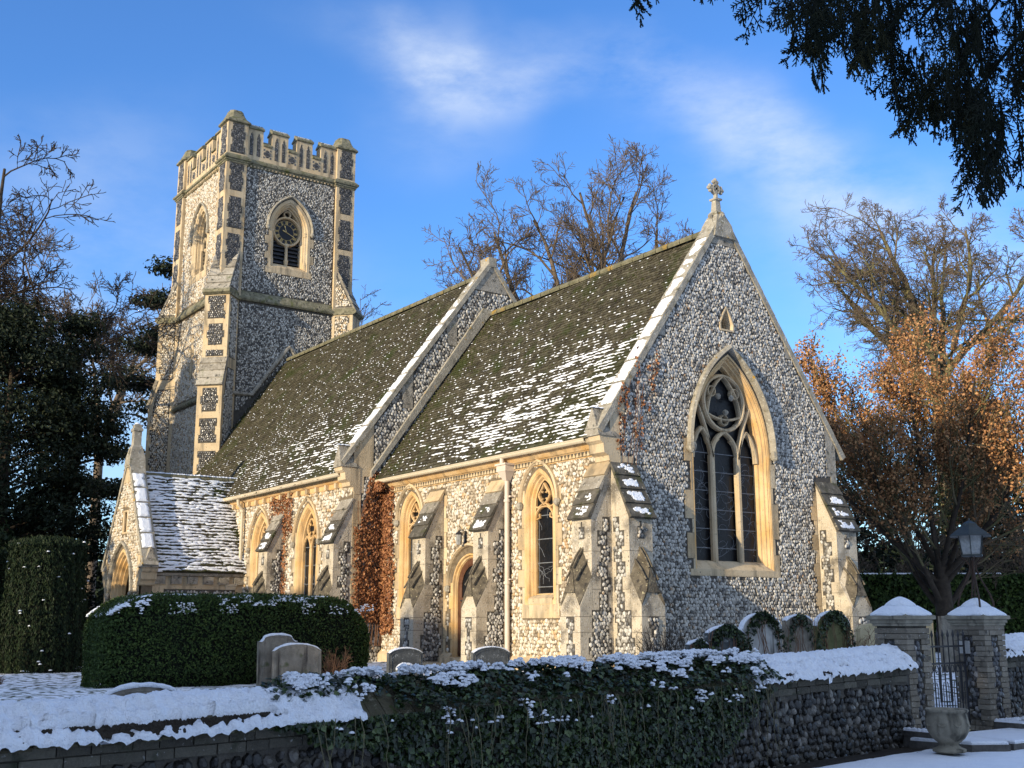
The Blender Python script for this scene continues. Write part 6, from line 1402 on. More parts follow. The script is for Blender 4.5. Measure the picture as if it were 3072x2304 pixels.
tn = np.clip(g.beta(2, 2.4, len(HP))+.25*(fbm(HP[:, 1]*1.2, HP[:, 2]*1.2, 6)-.5), 0, 1)
leaves('foliage', HP, HN, .050, M['hedge'], hd, seed=10, tone=tn, aspect=1.7, spread=.8, droop=.1)
c = MB(); rings = []
for w, wy, z in ((.70, 2.6, .0), (.90, 2.90, .35), (.95, 2.94, .8), (.95, 2.92, 1.10), (.90, 2.6, 1.45), (.80, 2.2, 1.66), (.60, 1.8, 1.78), (.1, 1.5, 1.82)):
    rings.append([(w*math.copysign(abs(math.cos(t))**.4, math.cos(t)), wy*math.copysign(abs(math.sin(t))**.4, math.sin(t)), z) for t in np.linspace(0, 2*math.pi, 33)[:-1]])
c.loft(rings, True, cap=True); c.build('hedge_core', M['core'], hd)
n = 7000; y = -2.95+5.9*g.random(n); x = -.80+1.76*g.random(n); k = (fbm(y*2.2, x*2.6, 77, 4)+.12*(x < .3) > .56) & (np.abs(y/3)**6+np.abs(x/1.02)**6 < 1.02); z = 1.885-.28*np.sqrt(np.maximum(np.abs(y/3), np.abs(x)))**12 - np.where(y > 0, .62, .22)*np.clip((np.abs(y)-2.05)/.95, 0, 1)**2
lumps('snow', np.stack([x, y, z], 1)[k], (1, 0, 0), (0, 1, 0), (0, 0, 1), .022+.025*g.random(k.sum()), .022+.03*g.random(k.sum()), .028, M['snow'], hd, seed=11, jit=.3)
n = 500; y = -2.9+5.8*g.random(n); lumps('snow', np.stack([np.full(n, .97), y, 1.50+.22*g.random(n)], 1)[fbm(y*3, y*0, 5) > .5], (0, 1, 0), (0, 0, 1), (1, 0, .3), .022, .012, .012, M['snow'], hd, seed=12)
# ================================================================= small things
wl = empty('wall_lantern', (-5.36, -.02, 2.88)); tag(wl, 'small black bracket lantern on the flint wall above the oak door', 'lamp')
m = MB(); m.box(-.03, .03, -.18, .18, .0, .03, Fr((0, 0, 0), (1, 0, 0), (0, -1, 0))); m.tube([(0, -.02, .16), (0, -.12, .20), (0, -.20, .17)], .012, 5); m.build('bracket', M['iron'], wl)
m = MB(); m.loft([[(w*math.cos(t), -.20+w*math.sin(t), z) for t in np.linspace(0, 2*math.pi, 7)[:-1]] for w, z in ((.05, -.16), (.065, -.15), (.075, .09))], True, cap=True); m.build('glass', M['lampglass'], wl)
m = MB(); m.loft([[(w*math.cos(t), -.20+w*math.sin(t), z) for t in np.linspace(0, 2*math.pi, 7)[:-1]] for w, z in ((.09, .085), (.095, .10), (.02, .17))], True, cap=True); m.tube([(.06, -.20, -.16), (.075, -.20, .09)], .008, 4); m.tube([(-.06, -.2, -.16), (-.075, -.2, .09)], .008, 4); m.build('frame', M['iron'], wl)
# russet creeper in the angle of nave and chancel, and over the nave window
cp = empty('russet_creeper', (-9.3, -.1, 0)); tag(cp, 'russet dead creeper climbing the corner between nave and chancel', 'creeper')
g = np.random.default_rng(12); PTS, NN = [], []
n = 4600; x = -9.48+.85*g.random(n)**1.2; z = .6+3.85*g.random(n); k = (x < -9.0+.42*(fbm(x*2, z*1.1, 4)-.35)+.12) & (g.random(n) < .30+fbm(x*5, z*4, 6)); k &= g.random(n) < 1-.5*np.clip((x+9.1)/.4, 0, 1)
PTS.append(np.stack([x, -.03-.08*g.random(n), z], 1)[k]); NN.append(np.tile([.2, -1, .2], (k.sum(), 1)))
n = 6000; y = -.92+.92*g.random(n); z = .9+4.0*g.random(n); k = (z < 3.4+1.7*sm((y+.8)/.5) + .5*(noise2(y*4, z, 3)-.5)) & (g.random(n) < .15+1.05*fbm(y*4, z*2.2, 8)*(.45+.55*sm((y+.80)/.35)))
PTS.append(np.stack([-9.47+.09*g.random(n), y, z], 1)[k]); NN.append(np.tile([1, -.2, .2], (k.sum(), 1)))
n = 1500; x = -9.45+1.0*g.random(n); k = fbm(x*3, x*0, 9) > .45; PTS.append(np.stack([x, -.24-.12*g.random(n), 4.35+.25*g.random(n)], 1)[k & (x < -9.0)]); NN.append(np.tile([.2, -1, .4], ((k & (x < -9.0)).sum(), 1)))
PTS = np.concatenate(PTS)-np.array([-9.3, -.1, 0]); NN = np.concatenate(NN); leaves('leaves', PTS, NN, .062, M['creeper'], cp, seed=13, aspect=1.1, droop=.6, spread=.6, single=120)
sb = MB()
for i in range(26):
    y0 = -.85*g.random(); p = [(-9.455+9.3, y0+.1, .3)]
    for k in range(9): p.append((p[-1][0]+g.normal(0, .006), p[-1][1]+g.normal(.01, .05), p[-1][2]+.42))
    sb.tube(p, .010, 4)
sb.build('stems', M['twig'], cp)['kind'] = 'stuff'
cp2 = empty('russet_creeper', (-14.0, -.95, 3)); tag(cp2, 'patch of russet creeper under the nave eaves between the two nave windows', 'creeper')
n = 3000; x = -14.75+1.6*g.random(n); z = 1.2+3.45*g.random(n); c_ = fbm(x*2, z*1.5, 14); k = ((z > 3.35+.5*(c_-.5)) & (c_ > .38)) | ((x > -13.75) & (x < -13.4) & (g.random(n) < .5))
k &= ~((x > -14.3) & (x < -13.8) & (z < 3.4)); P = np.stack([x, -.97-.07*g.random(n), z], 1)[k]-np.array([-14.0, -.95, 3]); leaves('leaves', P, (.1, -1, .2), .06, M['creeper'], cp2, seed=15, aspect=1.1, droop=.6)
cp3 = empty('russet_creeper', (0.02, .75, 5)); tag(cp3, 'thin russet creeper strands on the gable above the corner buttress', 'creeper')
n = 1500; y = .15+1.5*g.random(n); z = 4.35+2.3*g.random(n); c_ = noise2(y*4, z*1.3, 24)*.6+noise2(y*12, z*4, 25)*.4; k = (c_ > .62) & (np.abs(y-.35-.28*(z-4.3)) < .45); P = np.stack([.035+.03*g.random(n), y, z], 1)[k]-np.array([.02, .75, 5]); leaves('leaves', P, (1, 0, .2), .055, M['creeper'], cp3, seed=16, aspect=1.1, droop=.6)
sb = MB()
for i in range(4):
    y0 = .3+.12*i; p = [(.03, y0-.75, -.9)]
    for k in range(6): p.append((.03, p[-1][1]+g.normal(.05, .03), p[-1][2]+.3))
    sb.tube(p, .006, 3)
sb.build('stems', M['twig'], cp3)
# ================================================================= trees
def tubes(P, Rr, sides, seed=0):
    """P (n,k,3) polylines, Rr (n,k) radii -> vertices and quads"""
    n, k, _ = P.shape; T = np.gradient(P, axis=1); T /= np.linalg.norm(T, axis=2)[..., None]+1e-9
    ref = np.where(np.abs(T[..., 2:3]) > .9, np.array([1., 0, 0]), np.array([0, 0, 1.])); X = np.cross(T, ref); X /= np.linalg.norm(X, axis=2)[..., None]+1e-9; Y = np.cross(T, X)
    an = np.linspace(0, 2*np.pi, sides, endpoint=False); V = P[:, :, None] + (X[:, :, None]*np.cos(an)[:, None] + Y[:, :, None]*np.sin(an)[:, None])*Rr[:, :, None, None]
    q = np.array([[r*sides+i, r*sides+(i+1) % sides, (r+1)*sides+(i+1) % sides, (r+1)*sides+i] for r in range(k-1) for i in range(sides)])
    return V.reshape(-1, 3), (q[None] + (np.arange(n)*k*sides)[:, None, None]).reshape(-1, 4)
def grow(g, P0, D0, L0, R0, levels):
    """levels: dict(seg, wander, up, kids, ang, lf, rf, t0, taper, sides) ; returns list of (P,R,sides) and the tip points"""
    pos = np.atleast_2d(np.array(P0, float)); dr = np.atleast_2d(np.array(D0, float)); dr /= np.linalg.norm(dr, axis=1)[:, None]; Ln = np.atleast_1d(np.array(L0, float)); Rd = np.atleast_1d(np.array(R0, float)); out_ = []
    for li, lv in enumerate(levels):
        n = len(pos); k = lv['seg']; P = np.zeros((n, k+1, 3)); P[:, 0] = pos; d = dr.copy(); D = np.zeros((n, k+1, 3)); D[:, 0] = d
        for s in range(k):
            d = d + g.normal(0, lv['wander'], (n, 3)); d[:, 2] += lv['up']; d /= np.linalg.norm(d, axis=1)[:, None]; P[:, s+1] = P[:, s] + d*(Ln/k)[:, None]; D[:, s+1] = d
        tt = np.linspace(0, 1, k+1); Rr = Rd[:, None]*(1-(1-lv['taper'])*tt[None]); out_.append((P, Rr, lv['sides']))
        kids = lv.get('kids', 0)
        if not kids: break
        m = n*kids; pi = np.repeat(np.arange(n), kids); t = lv['t0']+(1-lv['t0'])*((np.tile(np.arange(kids), n)+g.random(m)*.9)/kids); f = t*k; i0 = np.minimum(f.astype(int), k-1); fr_ = (f-i0)[:, None]
        pos = P[pi, i0]*(1-fr_)+P[pi, i0+1]*fr_; pd = D[pi, i0+1]; ang = lv['ang']*(.7+.6*g.random(m)); r = g.normal(0, 1, (m, 3)); r -= (r*pd).sum(1)[:, None]*pd; r /= np.linalg.norm(r, axis=1)[:, None]
        dr = pd*np.cos(ang)[:, None]+r*np.sin(ang)[:, None]; Rn = Rd[pi]*(1-(1-lv['taper'])*t)*lv['rf']; Ln = Ln[pi]*lv['lf']*(1.15-.55*t)*(.7+.6*g.random(m)); Rd = np.maximum(Rn, .004)
    return out_
def wood(name, parts, material, parent, kind=None):
    Vs, Qs, o = [], [], 0
    for P, Rr, s in parts:
        V, Q = tubes(P, Rr, s); Vs.append(V); Qs.append(Q+o); o += len(V)
    ob = link(name, np_mesh(name, np.concatenate(Vs), [(np.concatenate(Qs), None)], material, True), parent)
    if kind: ob['kind'] = kind
    return ob
def bare_tree(x, y, h, label, group=None, seed=0, mt='bark', rad=.3, stems=3, fork=.30, spread=.45, width=1.0, twr=.011, kids=(6, 6, 6, 4), up=.05, name='bare_tree', wander=.13, zb=-.5, clump=None, tmat=None, lean=(0, 0)):
    g = np.random.default_rng(seed); t = empty(name, (x, y, zb)); tag(t, label, 'tree', group)
    tl = h*fork; P = np.array([[0, 0, 0], [lean[0]*.3*tl, lean[1]*.3*tl, tl*.5], [lean[0]*tl*.6, lean[1]*tl*.6, tl]]); tr = (P[None], np.array([[rad*1.25, rad, rad*.85]]), 9)
    az = np.arange(stems)*2*math.pi/stems + g.random()*6; D = np.stack([np.cos(az)*spread*width+lean[0], np.sin(az)*spread*width+lean[1], np.ones(stems)], 1) + g.normal(0, .12, (stems, 3))
    L = (h-tl)*1.02*(.75+.3*g.random(stems))
    lv = [dict(seg=9, wander=wander, up=.07, kids=kids[0], ang=.75, lf=.42, rf=.62, t0=.22, taper=.25, sides=7), dict(seg=7, wander=.17, up=up, kids=kids[1], ang=.75, lf=.50, rf=.60, t0=.2, taper=.3, sides=5),
          dict(seg=5, wander=.18, up=up, kids=kids[2], ang=.75, lf=.55, rf=.62, t0=.15, taper=.35, sides=4), dict(seg=4, wander=.2, up=up, kids=kids[3], ang=.7, lf=.55, rf=.65, t0=.15, taper=.4, sides=3), dict(seg=3, wander=.22, up=up, ang=.7, lf=.5, rf=.6, t0=.2, taper=.5, sides=3)]
    r = grow(g, np.tile(P[2], (stems, 1)), D, L, np.full(stems, rad*.62), lv)
    r = [(p, np.maximum(q, twr*(1 if i > 2 else 1.3)), s) for i, (p, q, s) in enumerate(r)]
    wood('trunk', [tr, r[0]], M[mt], t); wood('limbs', r[1:3], M[mt], t); wood('twigs', r[3:], M[tmat or mt], t, 'stuff')
    return t, r
grp = 'bare trees behind the church roof'
bare_tree(-36.5, 13.9, 17.5, 'small faint bare tree behind the nave roof at the left of the group', grp, 401, rad=.2, twr=.012, kids=(6, 6, 6, 3), spread=.45)
bare_tree(-21.0, 12.6, 17.0, 'bare spreading tree rising behind the nave gable', grp, 402, rad=.26, twr=.0105, stems=4, fork=.50, spread=.34, kids=(6, 7, 6, 3), wander=.17, lean=(-.05, -.08))
bare_tree(-19.6, 14.4, 20.0, 'tall twin-stemmed bare tree over the middle of the chancel ridge', grp, 403, rad=.34, twr=.0105, stems=3, fork=.48, spread=.22, width=.9, kids=(7, 7, 6, 3), wander=.16)
bare_tree(-18.4, 17.9, 20.6, 'tallest bare tree with leaning stem over the right part of the chancel ridge', grp, 404, rad=.34, twr=.0105, stems=3, fork=.50, spread=.17, kids=(7, 7, 6, 3), wander=.15)
bare_tree(-19.6, 20.2, 18.6, 'bare tree nearest the gable cross, behind the chancel roof', grp, 405, rad=.24, twr=.0105, stems=2, fork=.55, spread=.14, kids=(6, 6, 6, 3), wander=.16)
bare_tree(-17.2, 37.0, 23.2, 'large round-headed bare tree behind the russet beech at right', None, 406, rad=.38, twr=.0125, stems=8, fork=.54, spread=.66, kids=(9, 8, 6, 4), mt='barkgreen', up=.0, wander=.13, tmat='bark')
bare_tree(-30.0, -7.6, 18.6, 'tall bare tree at the left edge with fine arching twigs', None, 407, rad=.34, twr=.014, stems=6, fork=.38, spread=.48, kids=(8, 8, 6, 4), mt='barkdark', up=-.02)
bare_tree(-51.3, 3.9, 23.0, 'pale thin bare tree between the dark evergreens and the tower', None, 408, rad=.3, twr=.018, stems=4, fork=.5, spread=.5, kids=(8, 7, 6, 4), mt='bark', up=.0)
bare_tree(-36, -9, 17, 'bare tree on the far left with drooping twigs', None, 409, rad=.32, twr=.015, stems=3, fork=.3, spread=.6, kids=(6, 6, 6, 3), mt='barkdark', up=-.03)
# copper beech with dead leaves
g = np.random.default_rng(21); be = empty('beech_tree', (-5.5, 18.97, -.3)); tag(be, 'beech tree keeping its copper dead leaves, right of the east gable', 'tree')
tr = (np.array([[[0, 0, 0], [.05, 0, 1.0], [.0, .05, 2.2], [0, 0, 3.0]]]), np.array([[.42, .30, .27, .22]]), 12)
az = np.arange(13)*2*math.pi/13; D = np.stack([np.cos(az)*.62, np.sin(az)*.62, .55+.5*(np.arange(13) % 3)/2], 1)
r = grow(g, np.stack([0*az, 0*az, 1.3+1.6*g.random(13)], 1), D, 6.4+1.3*g.random(13), np.full(13, .11), [dict(seg=8, wander=.06, up=.06, kids=11, ang=.5, lf=.42, rf=.55, t0=.18, taper=.2, sides=6), dict(seg=6, wander=.09, up=.09, kids=8, ang=.5, lf=.52, rf=.55, t0=.15, taper=.3, sides=4), dict(seg=4, wander=.12, up=.08, kids=4, ang=.5, lf=.55, rf=.6, t0=.2, taper=.4, sides=3), dict(seg=3, wander=.15, up=.03, ang=.5, lf=.5, rf=.6, t0=.2, taper=.5, sides=3)])
r = [(p, np.maximum(q, .012), s) for p, q, s in r]; wood('trunk', [tr], M['barkdark'], be); wood('limbs', [r[0]], M['barkdark'], be); wood('branches', [r[1]], M['barkgreen'], be); wood('twigs', r[2:], M['barkgreen'], be, 'stuff')
tips = r[3][0][:, 1:].reshape(-1, 3); tips = tips[g.random(len(tips)) < 1.0]; tips = np.concatenate([tips, r[2][0][:, 2:].reshape(-1, 3)]); pk = g.integers(0, len(tips), 88000); LP = tips[pk]+g.normal(0, .17, (88000, 3)); keep = (LP[:, 2] > 3.1+1.8*(1-np.clip(np.hypot(LP[:, 0], LP[:, 1])/4, 0, 1))*g.random(len(LP))) & (fbm(LP[:, 0]*1.1+LP[:, 1]*.7, LP[:, 2]*1.0, 5, 3)+.6*g.random(len(LP)) > .70)
LP = LP[keep]; leaves('dead_leaves', LP, (0, 0, 1), .085, M['beechleaf'], be, seed=22, spread=2.0, aspect=1.3)
# dense evergreens
def evergreen(x, y, h, rx, label, seed=0, zb=-.5, n=22000, lo=.12, leaf=.16, mt='ever', group=None, name='evergreen_tree', cone=.5, tiers=0, tm='barkdark', rz=None, clumps=150, cl=.75, core=.62):
    g = np.random.default_rng(seed); t = empty(name, (x, y, zb)); tag(t, label, 'tree', group)
    m = MB(); m.tube([(0, 0, -.2), (0, 0, h*.5), (.1, 0, h*.93)], [h*.026, h*.018, .03], 8); m.build('trunk', M[tm], t)
    th = g.random(clumps)*2*math.pi; zz = lo+(1-lo)*g.random(clumps)**.9; prof = np.sqrt(np.clip(1-((zz-(lo+.25))/(1-lo-.25+1e-6))**2*np.where(zz > lo+.25, 1, 0)-((lo+.25-zz)/.45)**2*np.where(zz < lo+.25, 1, 0), 0, 1)); prof = prof*(1-cone*np.clip(zz-lo, 0, 1)*.5)
    rr = rx*prof*(.45+.55*np.sqrt(g.random(clumps))); C = np.stack([rr*np.cos(th), rr*np.sin(th), zz*h], 1); sz = cl*(.6+.8*g.random(clumps))
    if tiers: C[:, 2] = np.round(C[:, 2]/(h/tiers))*(h/tiers)+g.normal(0, .12, clumps)
    ci = g.integers(0, clumps, n); o = g.normal(0, 1, (n, 3)); o /= np.linalg.norm(o, axis=1)[:, None]; rad = sz[ci][:, None]*(.35+.65*g.random((n, 1))**.5)
    sq = np.array([1.25, 1.25, .28 if tiers else .75]); P = C[ci]+o*rad*sq; tone = np.clip(g.beta(2, 2.6, n)+.15*o[:, 2], 0, 1); P[:, 2] = np.maximum(P[:, 2], .1)
    leaves('foliage', P, o*.8+np.array([0, 0, .5]), leaf, M[mt], t, seed=seed, tone=tone, spread=.6, aspect=1.6)
    br = [];  k = min(clumps, 70); Pb = np.stack([np.stack([C[:k, 0]*0, C[:k, 1]*0, np.clip(C[:k, 2]-rr[:k]*.25, .3, None)], 1), C[:k]*np.array([.5, .5, 1])-np.array([0, 0, .1]), C[:k]], 1)
    wood('branches', [(Pb, np.tile([.07, .045, .02], (k, 1)), 4)], M[tm], t, 'stuff')
    return t
evergreen(-25.9, -6.4, 12.6, 3.2, 'big dark evergreen left of the tower, behind the clipped yews', 501, n=42000, clumps=210, cl=.80, lo=.14, leaf=.14)
evergreen(-26.4, -3.9, 12.8, 1.9, 'narrower dark evergreen between its big neighbour and the tower', 502, n=24000, clumps=120, cl=.60, lo=.10, leaf=.13)
evergreen(-31.0, -11.0, 12.5, 3.6, 'dark evergreen at the far left edge', 503, n=22000, clumps=160, lo=.2)
evergreen(-42.0, 5.0, 20.4, 4.2, 'dark cedar with flat layered branches behind the tower', 504, n=18000, clumps=85, cl=1.1, lo=.25, tiers=10, leaf=.20, name='cedar_tree', cone=.8)
evergreen(-40.0, -3.0, 6.0, 3.2, 'low dark evergreen bush behind the yews', 505, n=9000, clumps=70, lo=.0)
evergreen(-22.5, -7.8, 4.4, 2.0, 'brownish dark bush beside the porch', 506, n=8000, clumps=60, lo=.0, mt='yew')
# clipped yews
def yew(x, y, h, r, label, seed):
    g = np.random.default_rng(seed); t = empty('clipped_yew', (x, y, -.5)); tag(t, label, 'yew', 'clipped upright yews')
    n = 22000; z = h*g.random(n)**.9; pr = np.clip(1.0-.25*(z/h)-.55*np.clip((z/h-.88)/.12, 0, 1)**2, .05, 2)*(.88+.12*np.minimum(z/.8, 1)); th = g.random(n)*6.283; top = g.random(n) < .12
    rr = r*pr*np.where(top, np.sqrt(g.random(n)), 1); z = np.where(top, h*(1-.06*(rr/r)**2), z); b = 1+.14*(fbm(th*1.8, z*1.1, seed)-.5)+.05*np.sin(th*19+z*2); P = np.stack([rr*b*np.cos(th), rr*b*np.sin(th), z], 1)+g.normal(0, .04, (n, 3))
    tone = np.clip(g.beta(2, 2.5, n)+.3*(noise2(th*11, z*.8, seed+2)-.5), 0, 1); leaves('foliage', P, np.stack([np.cos(th), np.sin(th), .2+0*th], 1), .085, M['yew'], t, seed=seed, tone=tone, aspect=2.4, spread=.5, droop=-1.2)
    m = MB(); m.loft([[(r*w*math.cos(q), r*w*math.sin(q), h*k) for q in np.linspace(0, 6.283, 17)[:-1]] for w, k in ((.75, .0), (.9, .2), (.85, .5), (.72, .85), (.45, .97))], True, cap=True); m.build('core', M['core'], t)
    k = (g.random(n) < .006) & (fbm(th*2, z*2, 9) > .55); lumps('snow', P[k]+np.stack([np.cos(th), np.sin(th), 0*th], 1)[k]*.03, (1, 0, 0), (0, 1, 0), (0, 0, 1), .05, .05, .03, M['snow'], t, seed=seed)
yew(-15.2, -7.2, 3.65, 1.16, 'nearer clipped yew with drooping shoots left of the porch', 601); yew(-17.6, -8.6, 3.5, 1.15, 'clipped yew at the left edge of the churchyard', 602); yew(-16.0, -9.6, 3.3, 1.1, 'clipped yew partly outside the left edge', 603)
# ground-level dry stems beside the pair of headstones and at the hedge foot
def twiggy(x, y, z, h, label, seed, n=26, mt='twig', name='dead_shrub', spread=.35):
    g = np.random.default_rng(seed); t = empty(name, (x, y, z)); tag(t, label, 'shrub'); az = g.random(n)*6.28
    r = grow(g, np.stack([.08*np.cos(az), .08*np.sin(az), 0*az], 1), np.stack([np.cos(az)*spread, np.sin(az)*spread, 0*az+1], 1), h*(.6+.5*g.random(n)), np.full(n, .007*h/.6), [dict(seg=6, wander=.10, up=.02, kids=5, ang=.5, lf=.4, rf=.6, t0=.2, taper=.4, sides=3), dict(seg=3, wander=.15, up=.02, kids=3, ang=.5, lf=.5, rf=.7, t0=.3, taper=.5, sides=3), dict(seg=2, wander=.2, up=0, ang=.5, lf=.5, rf=.5, t0=.2, taper=.5, sides=3)])
    wood('stems', r, M[mt], t, 'stuff')
twiggy(-4.1, -4.05, -.42, .75, 'dry brown stems right of the pair of headstones', 701); twiggy(-9.3, -9.6, -.5, .35, 'tuft of dry grass at the foot of the clipped yew', 702, n=40, mt='twig', name='grass_tuft', spread=1.0); 
twiggy(2.3, -.75, -.3, 1.15, 'dark ivy tangle climbing beside the corner buttress', 703, n=30, mt='barkdark'); twiggy(2.9, 3.45, -.4, 1.35, 'bramble stems arching over the mossy headstone', 704, n=26, spread=.5)
# right-hand background: clipped hedge with a line of snow, dark wood and brown brush
bh_ = empty('tall_hedge', (-10.9, 21.95, -.5)); tag(bh_, 'tall dark clipped hedge with a thin line of snow, behind the russet beech', 'hedge')
d0 = np.array([.574, .819, 0]); p0 = -d0*14; fh = Fr(p0, d0, np.array([.819, -.574, 0])); Lh = 44; Hh = 3.15
MB().box(0, Lh, 0, Hh-.08, -1.2, -.08, fh).build('hedge_core', M['core'], bh_)
g = np.random.default_rng(31); n = 50000; a = g.random(n)*Lh; z = Hh*g.random(n); P = fh.P(a, z, .05*(fbm(a, z, 3)-.5)+g.normal(0, .03, n)); P2 = fh.P(g.random(9000)*Lh, Hh+g.normal(0, .03, 9000), -1.2*g.random(9000))
leaves('foliage', np.concatenate([P, P2]), (.6, -.5, .2), .13, M['hedge'], bh_, seed=32, spread=.8)
n = 1500; a = g.random(n)*Lh; k = fbm(a*.8, a*0, 5) > .38; lumps('snow', fh.P(a[k], np.full(k.sum(), Hh+.03), -.1-.5*g.random(k.sum())), d0, fh.n, (0, 0, 1), .12, .08, .05, M['snow'], bh_, seed=33)
for i, (x, y, h, r, lb) in enumerate([(-17, 27, 7.2, 4.0, 'dark evergreen just right of the east gable behind the tall hedge'), (-12.5, 33, 8.0, 4.2, 'dark evergreen behind the beech trunk'), (-9.5, 40, 7.5, 4.2, 'dark evergreen behind the lantern'), (-4, 43, 8.5, 4.4, 'dark evergreen at the right edge behind the tall hedge'), (-24, 24, 6.5, 3.8, 'dark evergreen mostly hidden by the chancel')]):
    evergreen(x, y, h, r, lb, 520+i, n=9000, clumps=80, cl=1.3, lo=.0, leaf=.24, group='dark evergreens behind the tall hedge')
for i, (x, y, h, lb) in enumerate([(-11.5, 24.6, 6.5, 'brown tangled leafless shrub beside the north-east buttress'), (-8.0, 28.5, 6.0, 'brown leafless shrub behind the beech trunk'), (-5.0, 32.8, 6.6, 'brown leafless shrub behind the lantern'), (-1.6, 35.5, 6.2, 'brown leafless shrub at the right edge')]):
    bare_tree(x, y, h, lb, 'brown leafless shrubs over the tall hedge', 720+i, rad=.11, twr=.012, stems=6, fork=.12, spread=.9, kids=(6, 5, 5, 3), mt='bark', name='leafless_shrub')
# far tree line closing the horizon
fw = empty('distant_woodland', (0, 0, 0)); tag(fw, 'low dark line of distant woodland on the horizon', 'woodland')
g = np.random.default_rng(41); n = 16000; th = R(100)+R(115)*g.random(n); rr = 110+30*g.random(n); hgt = 7+4*fbm(th*9, th*0, 3); P = np.stack([18+rr*np.cos(th), -15+rr*np.sin(th), -1+hgt*g.random(n)], 1)
o = leaves('foliage', P, (0, 0, 1), 1.5, M['ever'], fw, seed=42, spread=2); fw['kind'] = 'stuff'
# the trees across the road, outside the picture, whose long shade lies over the road and its wall
for i, (x, y, h, r) in enumerate([(13.2, -36, 17, 4.2), (19.5, -38, 18, 4.6), (27, -37, 18, 5), (36, -36, 17, 5), (46, -36, 17, 5.5)]):
    evergreen(x, y, h, r, ['tall dark conifer across the road, westernmost of its row', 'second tall dark conifer across the road', 'third tall dark conifer across the road', 'fourth tall dark conifer across the road', 'easternmost tall dark conifer across the road'][i], 540+i, n=16000, clumps=150, cl=1.5, lo=.02, leaf=.45, zb=-.8, group='conifers across the road')
for i, (x, y, h, r) in enumerate([(-19, -24, 10.5, 3.6), (-26, -22, 13, 4), (-33, -24, 15, 4.2), (-5.5, -34, 8.6, 3.0), (1.5, -40, 9.0, 3.2)]):
    evergreen(x, y, h, r, ['dark yew tree standing south of the porch', 'dark yew tree south-west of the porch', 'tall dark tree at the south-west of the churchyard', 'round yew in the south of the churchyard', 'round yew near the south wall of the churchyard'][i], 560+i, n=12000, clumps=120, cl=1.2, lo=.0, leaf=.36)
# ================================================================= cypress hanging over the road at upper right
cy = empty('overhanging_cypress', (21.0, -12.5, -.8)); tag(cy, 'dark cypress whose drooping fronds hang across the upper right corner', 'tree')
g = np.random.default_rng(51)
def spray():
    segs = []
    def seg(a, b, r): segs.append((a, b, r))
    ax = [np.array([0, 0, 0.])]; d = np.array([0, 0, -1.])
    for k in range(10): 
        d = d+np.array([g.normal(0, .10), g.normal(0, .04), 0]); d /= np.linalg.norm(d); ax.append(ax[-1]+d*.1)
    for k in range(10): seg(ax[k], ax[k+1], .011*(1-.05*k))
    for k in range(1, 10):
        for s in (-1, 1):
            if g.random() < .12: continue
            L = .44*(1-.075*k)*(.7+.5*g.random()); a = .74+g.normal(0, .12); dd = np.array([s*math.sin(a), g.normal(0, .15), -math.cos(a)]); p = ax[k]+g.normal(0, .008, 3); q0 = p; n_ = 4
            for j in range(n_):
                dd = dd+np.array([0, 0, -.12]); dd /= np.linalg.norm(dd); q1 = q0+dd*L/n_; seg(q0, q1, .0105); 
                if j > 0 or True:
                    for s2 in (-1, 1):
                        if g.random() < .3: continue
                        a2 = .6*s2; e = np.array([dd[0]*math.cos(a2)-dd[2]*math.sin(a2), dd[1], dd[0]*math.sin(a2)+dd[2]*math.cos(a2)]); seg(q0, q0+e*L*.30*(.6+.6*g.random()), .0095)
                q0 = q1
    A = np.array([s_[0] for s_ in segs]); B = np.array([s_[1] for s_ in segs]); Rr = np.array([s_[2] for s_ in segs]); return A, B, Rr
T = [spray() for _ in range(6)]
rt_, up_, fw_ = np.array(r2), np.array(u2), np.array(fwd)
mass = [(2360, -80), (2385, 50), (2450, 110), (2520, 170), (2590, 200), (2680, 230), (2740, 270), (2790, 290), (2830, 260), (2860, 310), (2900, 380), (2920, 460), (2955, 520), (2985, 480), (3010, 380), (3100, 370), (3250, 370), (3250, -120), (2300, -120)]
n = 5200; px = 2280+980*g.random(n); py = -120+740*g.random(n); k = inpoly(px, py, mass); px, py = px[k], py[k]
dens = fbm(px/110, py/150, 7, 3); hole = (dens < .40) | ((np.abs(px-2805) < 28+.0*py) & (py > 10) & (py < 150)) | ((np.abs(px-3000) < 26) & (py < 190)) 
px, py = px[~hole], py[~hole]; pick = g.permutation(len(px))[:330]; px, py = px[pick], py[pick]
ex = np.array([(2345, -20), (2375, 0), (2470, -30), (2300, -60), (2255, -95), (2190, -110), (1895, -118), (1930, -125), (2230, -105), (2420, 0), (2520, 40), (2420, -60), (2390, 20)]); px = np.concatenate([px, ex[:, 0]]); py = np.concatenate([py, ex[:, 1]])
PA, PR = [], []
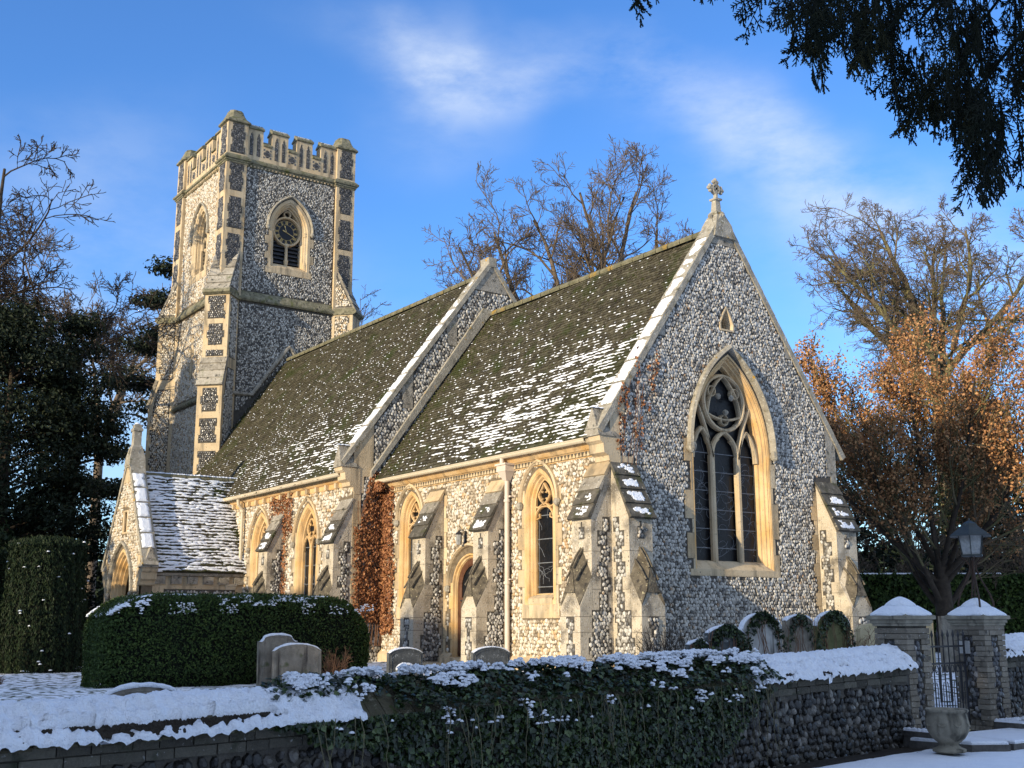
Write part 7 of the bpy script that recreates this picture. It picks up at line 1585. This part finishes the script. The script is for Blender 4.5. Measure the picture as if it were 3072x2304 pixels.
for i in range(len(px)):
    A, B, Rr = T[i % 6]; dep = 4.3+1.3*g.random(); L = (.18+.14*g.random())*dep/4.6
    base = CAMP + dep*(fw_ + rt_*(px[i]-1536)/3439.6 - up_*(py[i]-1152)/3439.6)
    sw = g.normal(-.15, .36); yaw_ = g.random()*6.28 if g.random() < .35 else g.normal(.6, .5); c, s = math.cos(yaw_), math.sin(yaw_); cs, sn = math.cos(sw), math.sin(sw)
    def tf(Q):
        x = Q[:, 0]*cs - Q[:, 2]*sn; z = Q[:, 0]*sn + Q[:, 2]*cs; y = Q[:, 1]; return base + L*(np.outer(x*c - y*s, rt_) + np.outer(x*s+y*c, fw_*[1, 1, 0]) + np.outer(z, [0, 0, 1.]))
    PA.append(np.stack([tf(A), tf(B)], 1)); PR.append(np.stack([Rr, Rr*.8], 1)*L*1.0)
PA = np.concatenate(PA)-np.array([21.0, -12.5, -.8]); PR = np.concatenate(PR)
wood('foliage', [(PA, PR, 3)], M['cypress'], cy, 'stuff')
# boughs that carry the fronds back to the trunk
bt = np.array([21.0, -12.5, 4.2]); bo_ = []
for (qx, qy, dep) in ((2480, 20, 4.9), (2640, 120, 4.8), (2760, 60, 5.1), (2900, 300, 4.8), (2950, 60, 5.0), (3050, 200, 4.6), (2380, -60, 5.2), (2300, -90, 5.4), (1930, -140, 5.8)):
    e = CAMP + dep*(fw_ + rt_*(qx-1536)/3439.6 - up_*(qy-1152)/3439.6); s0 = bt+np.array([0, 0, g.random()*1.2]); mid = (e+s0)/2+np.array([0, 0, .55]); t_ = np.linspace(0, 1, 12)[:, None]; bo_.append((1-t_)**2*s0+2*t_*(1-t_)*mid+t_**2*e)
wood('boughs', [(np.array(bo_)-np.array([21.0, -12.5, -.8]), np.tile(np.linspace(.05, .006, 12), (len(bo_), 1)), 6)], M['cypress'], cy)
MB().tube([(0, 0, -.2), (0, 0, 3), (.1, 0, 8), (.1, .1, 12)], [.38, .30, .2, .04], 10).build('trunk', M['barkdark'], cy)
n = 9000; th = g.random(n)*6.28; z = 5.5+7*g.random(n); rr = (13-z)*.25*(.5+.5*g.random(n)); leaves('upper_foliage', np.stack([rr*np.cos(th), rr*np.sin(th), z], 1), np.stack([np.cos(th), np.sin(th), .3+0*th], 1), .3, M['cypress'], cy, seed=52)
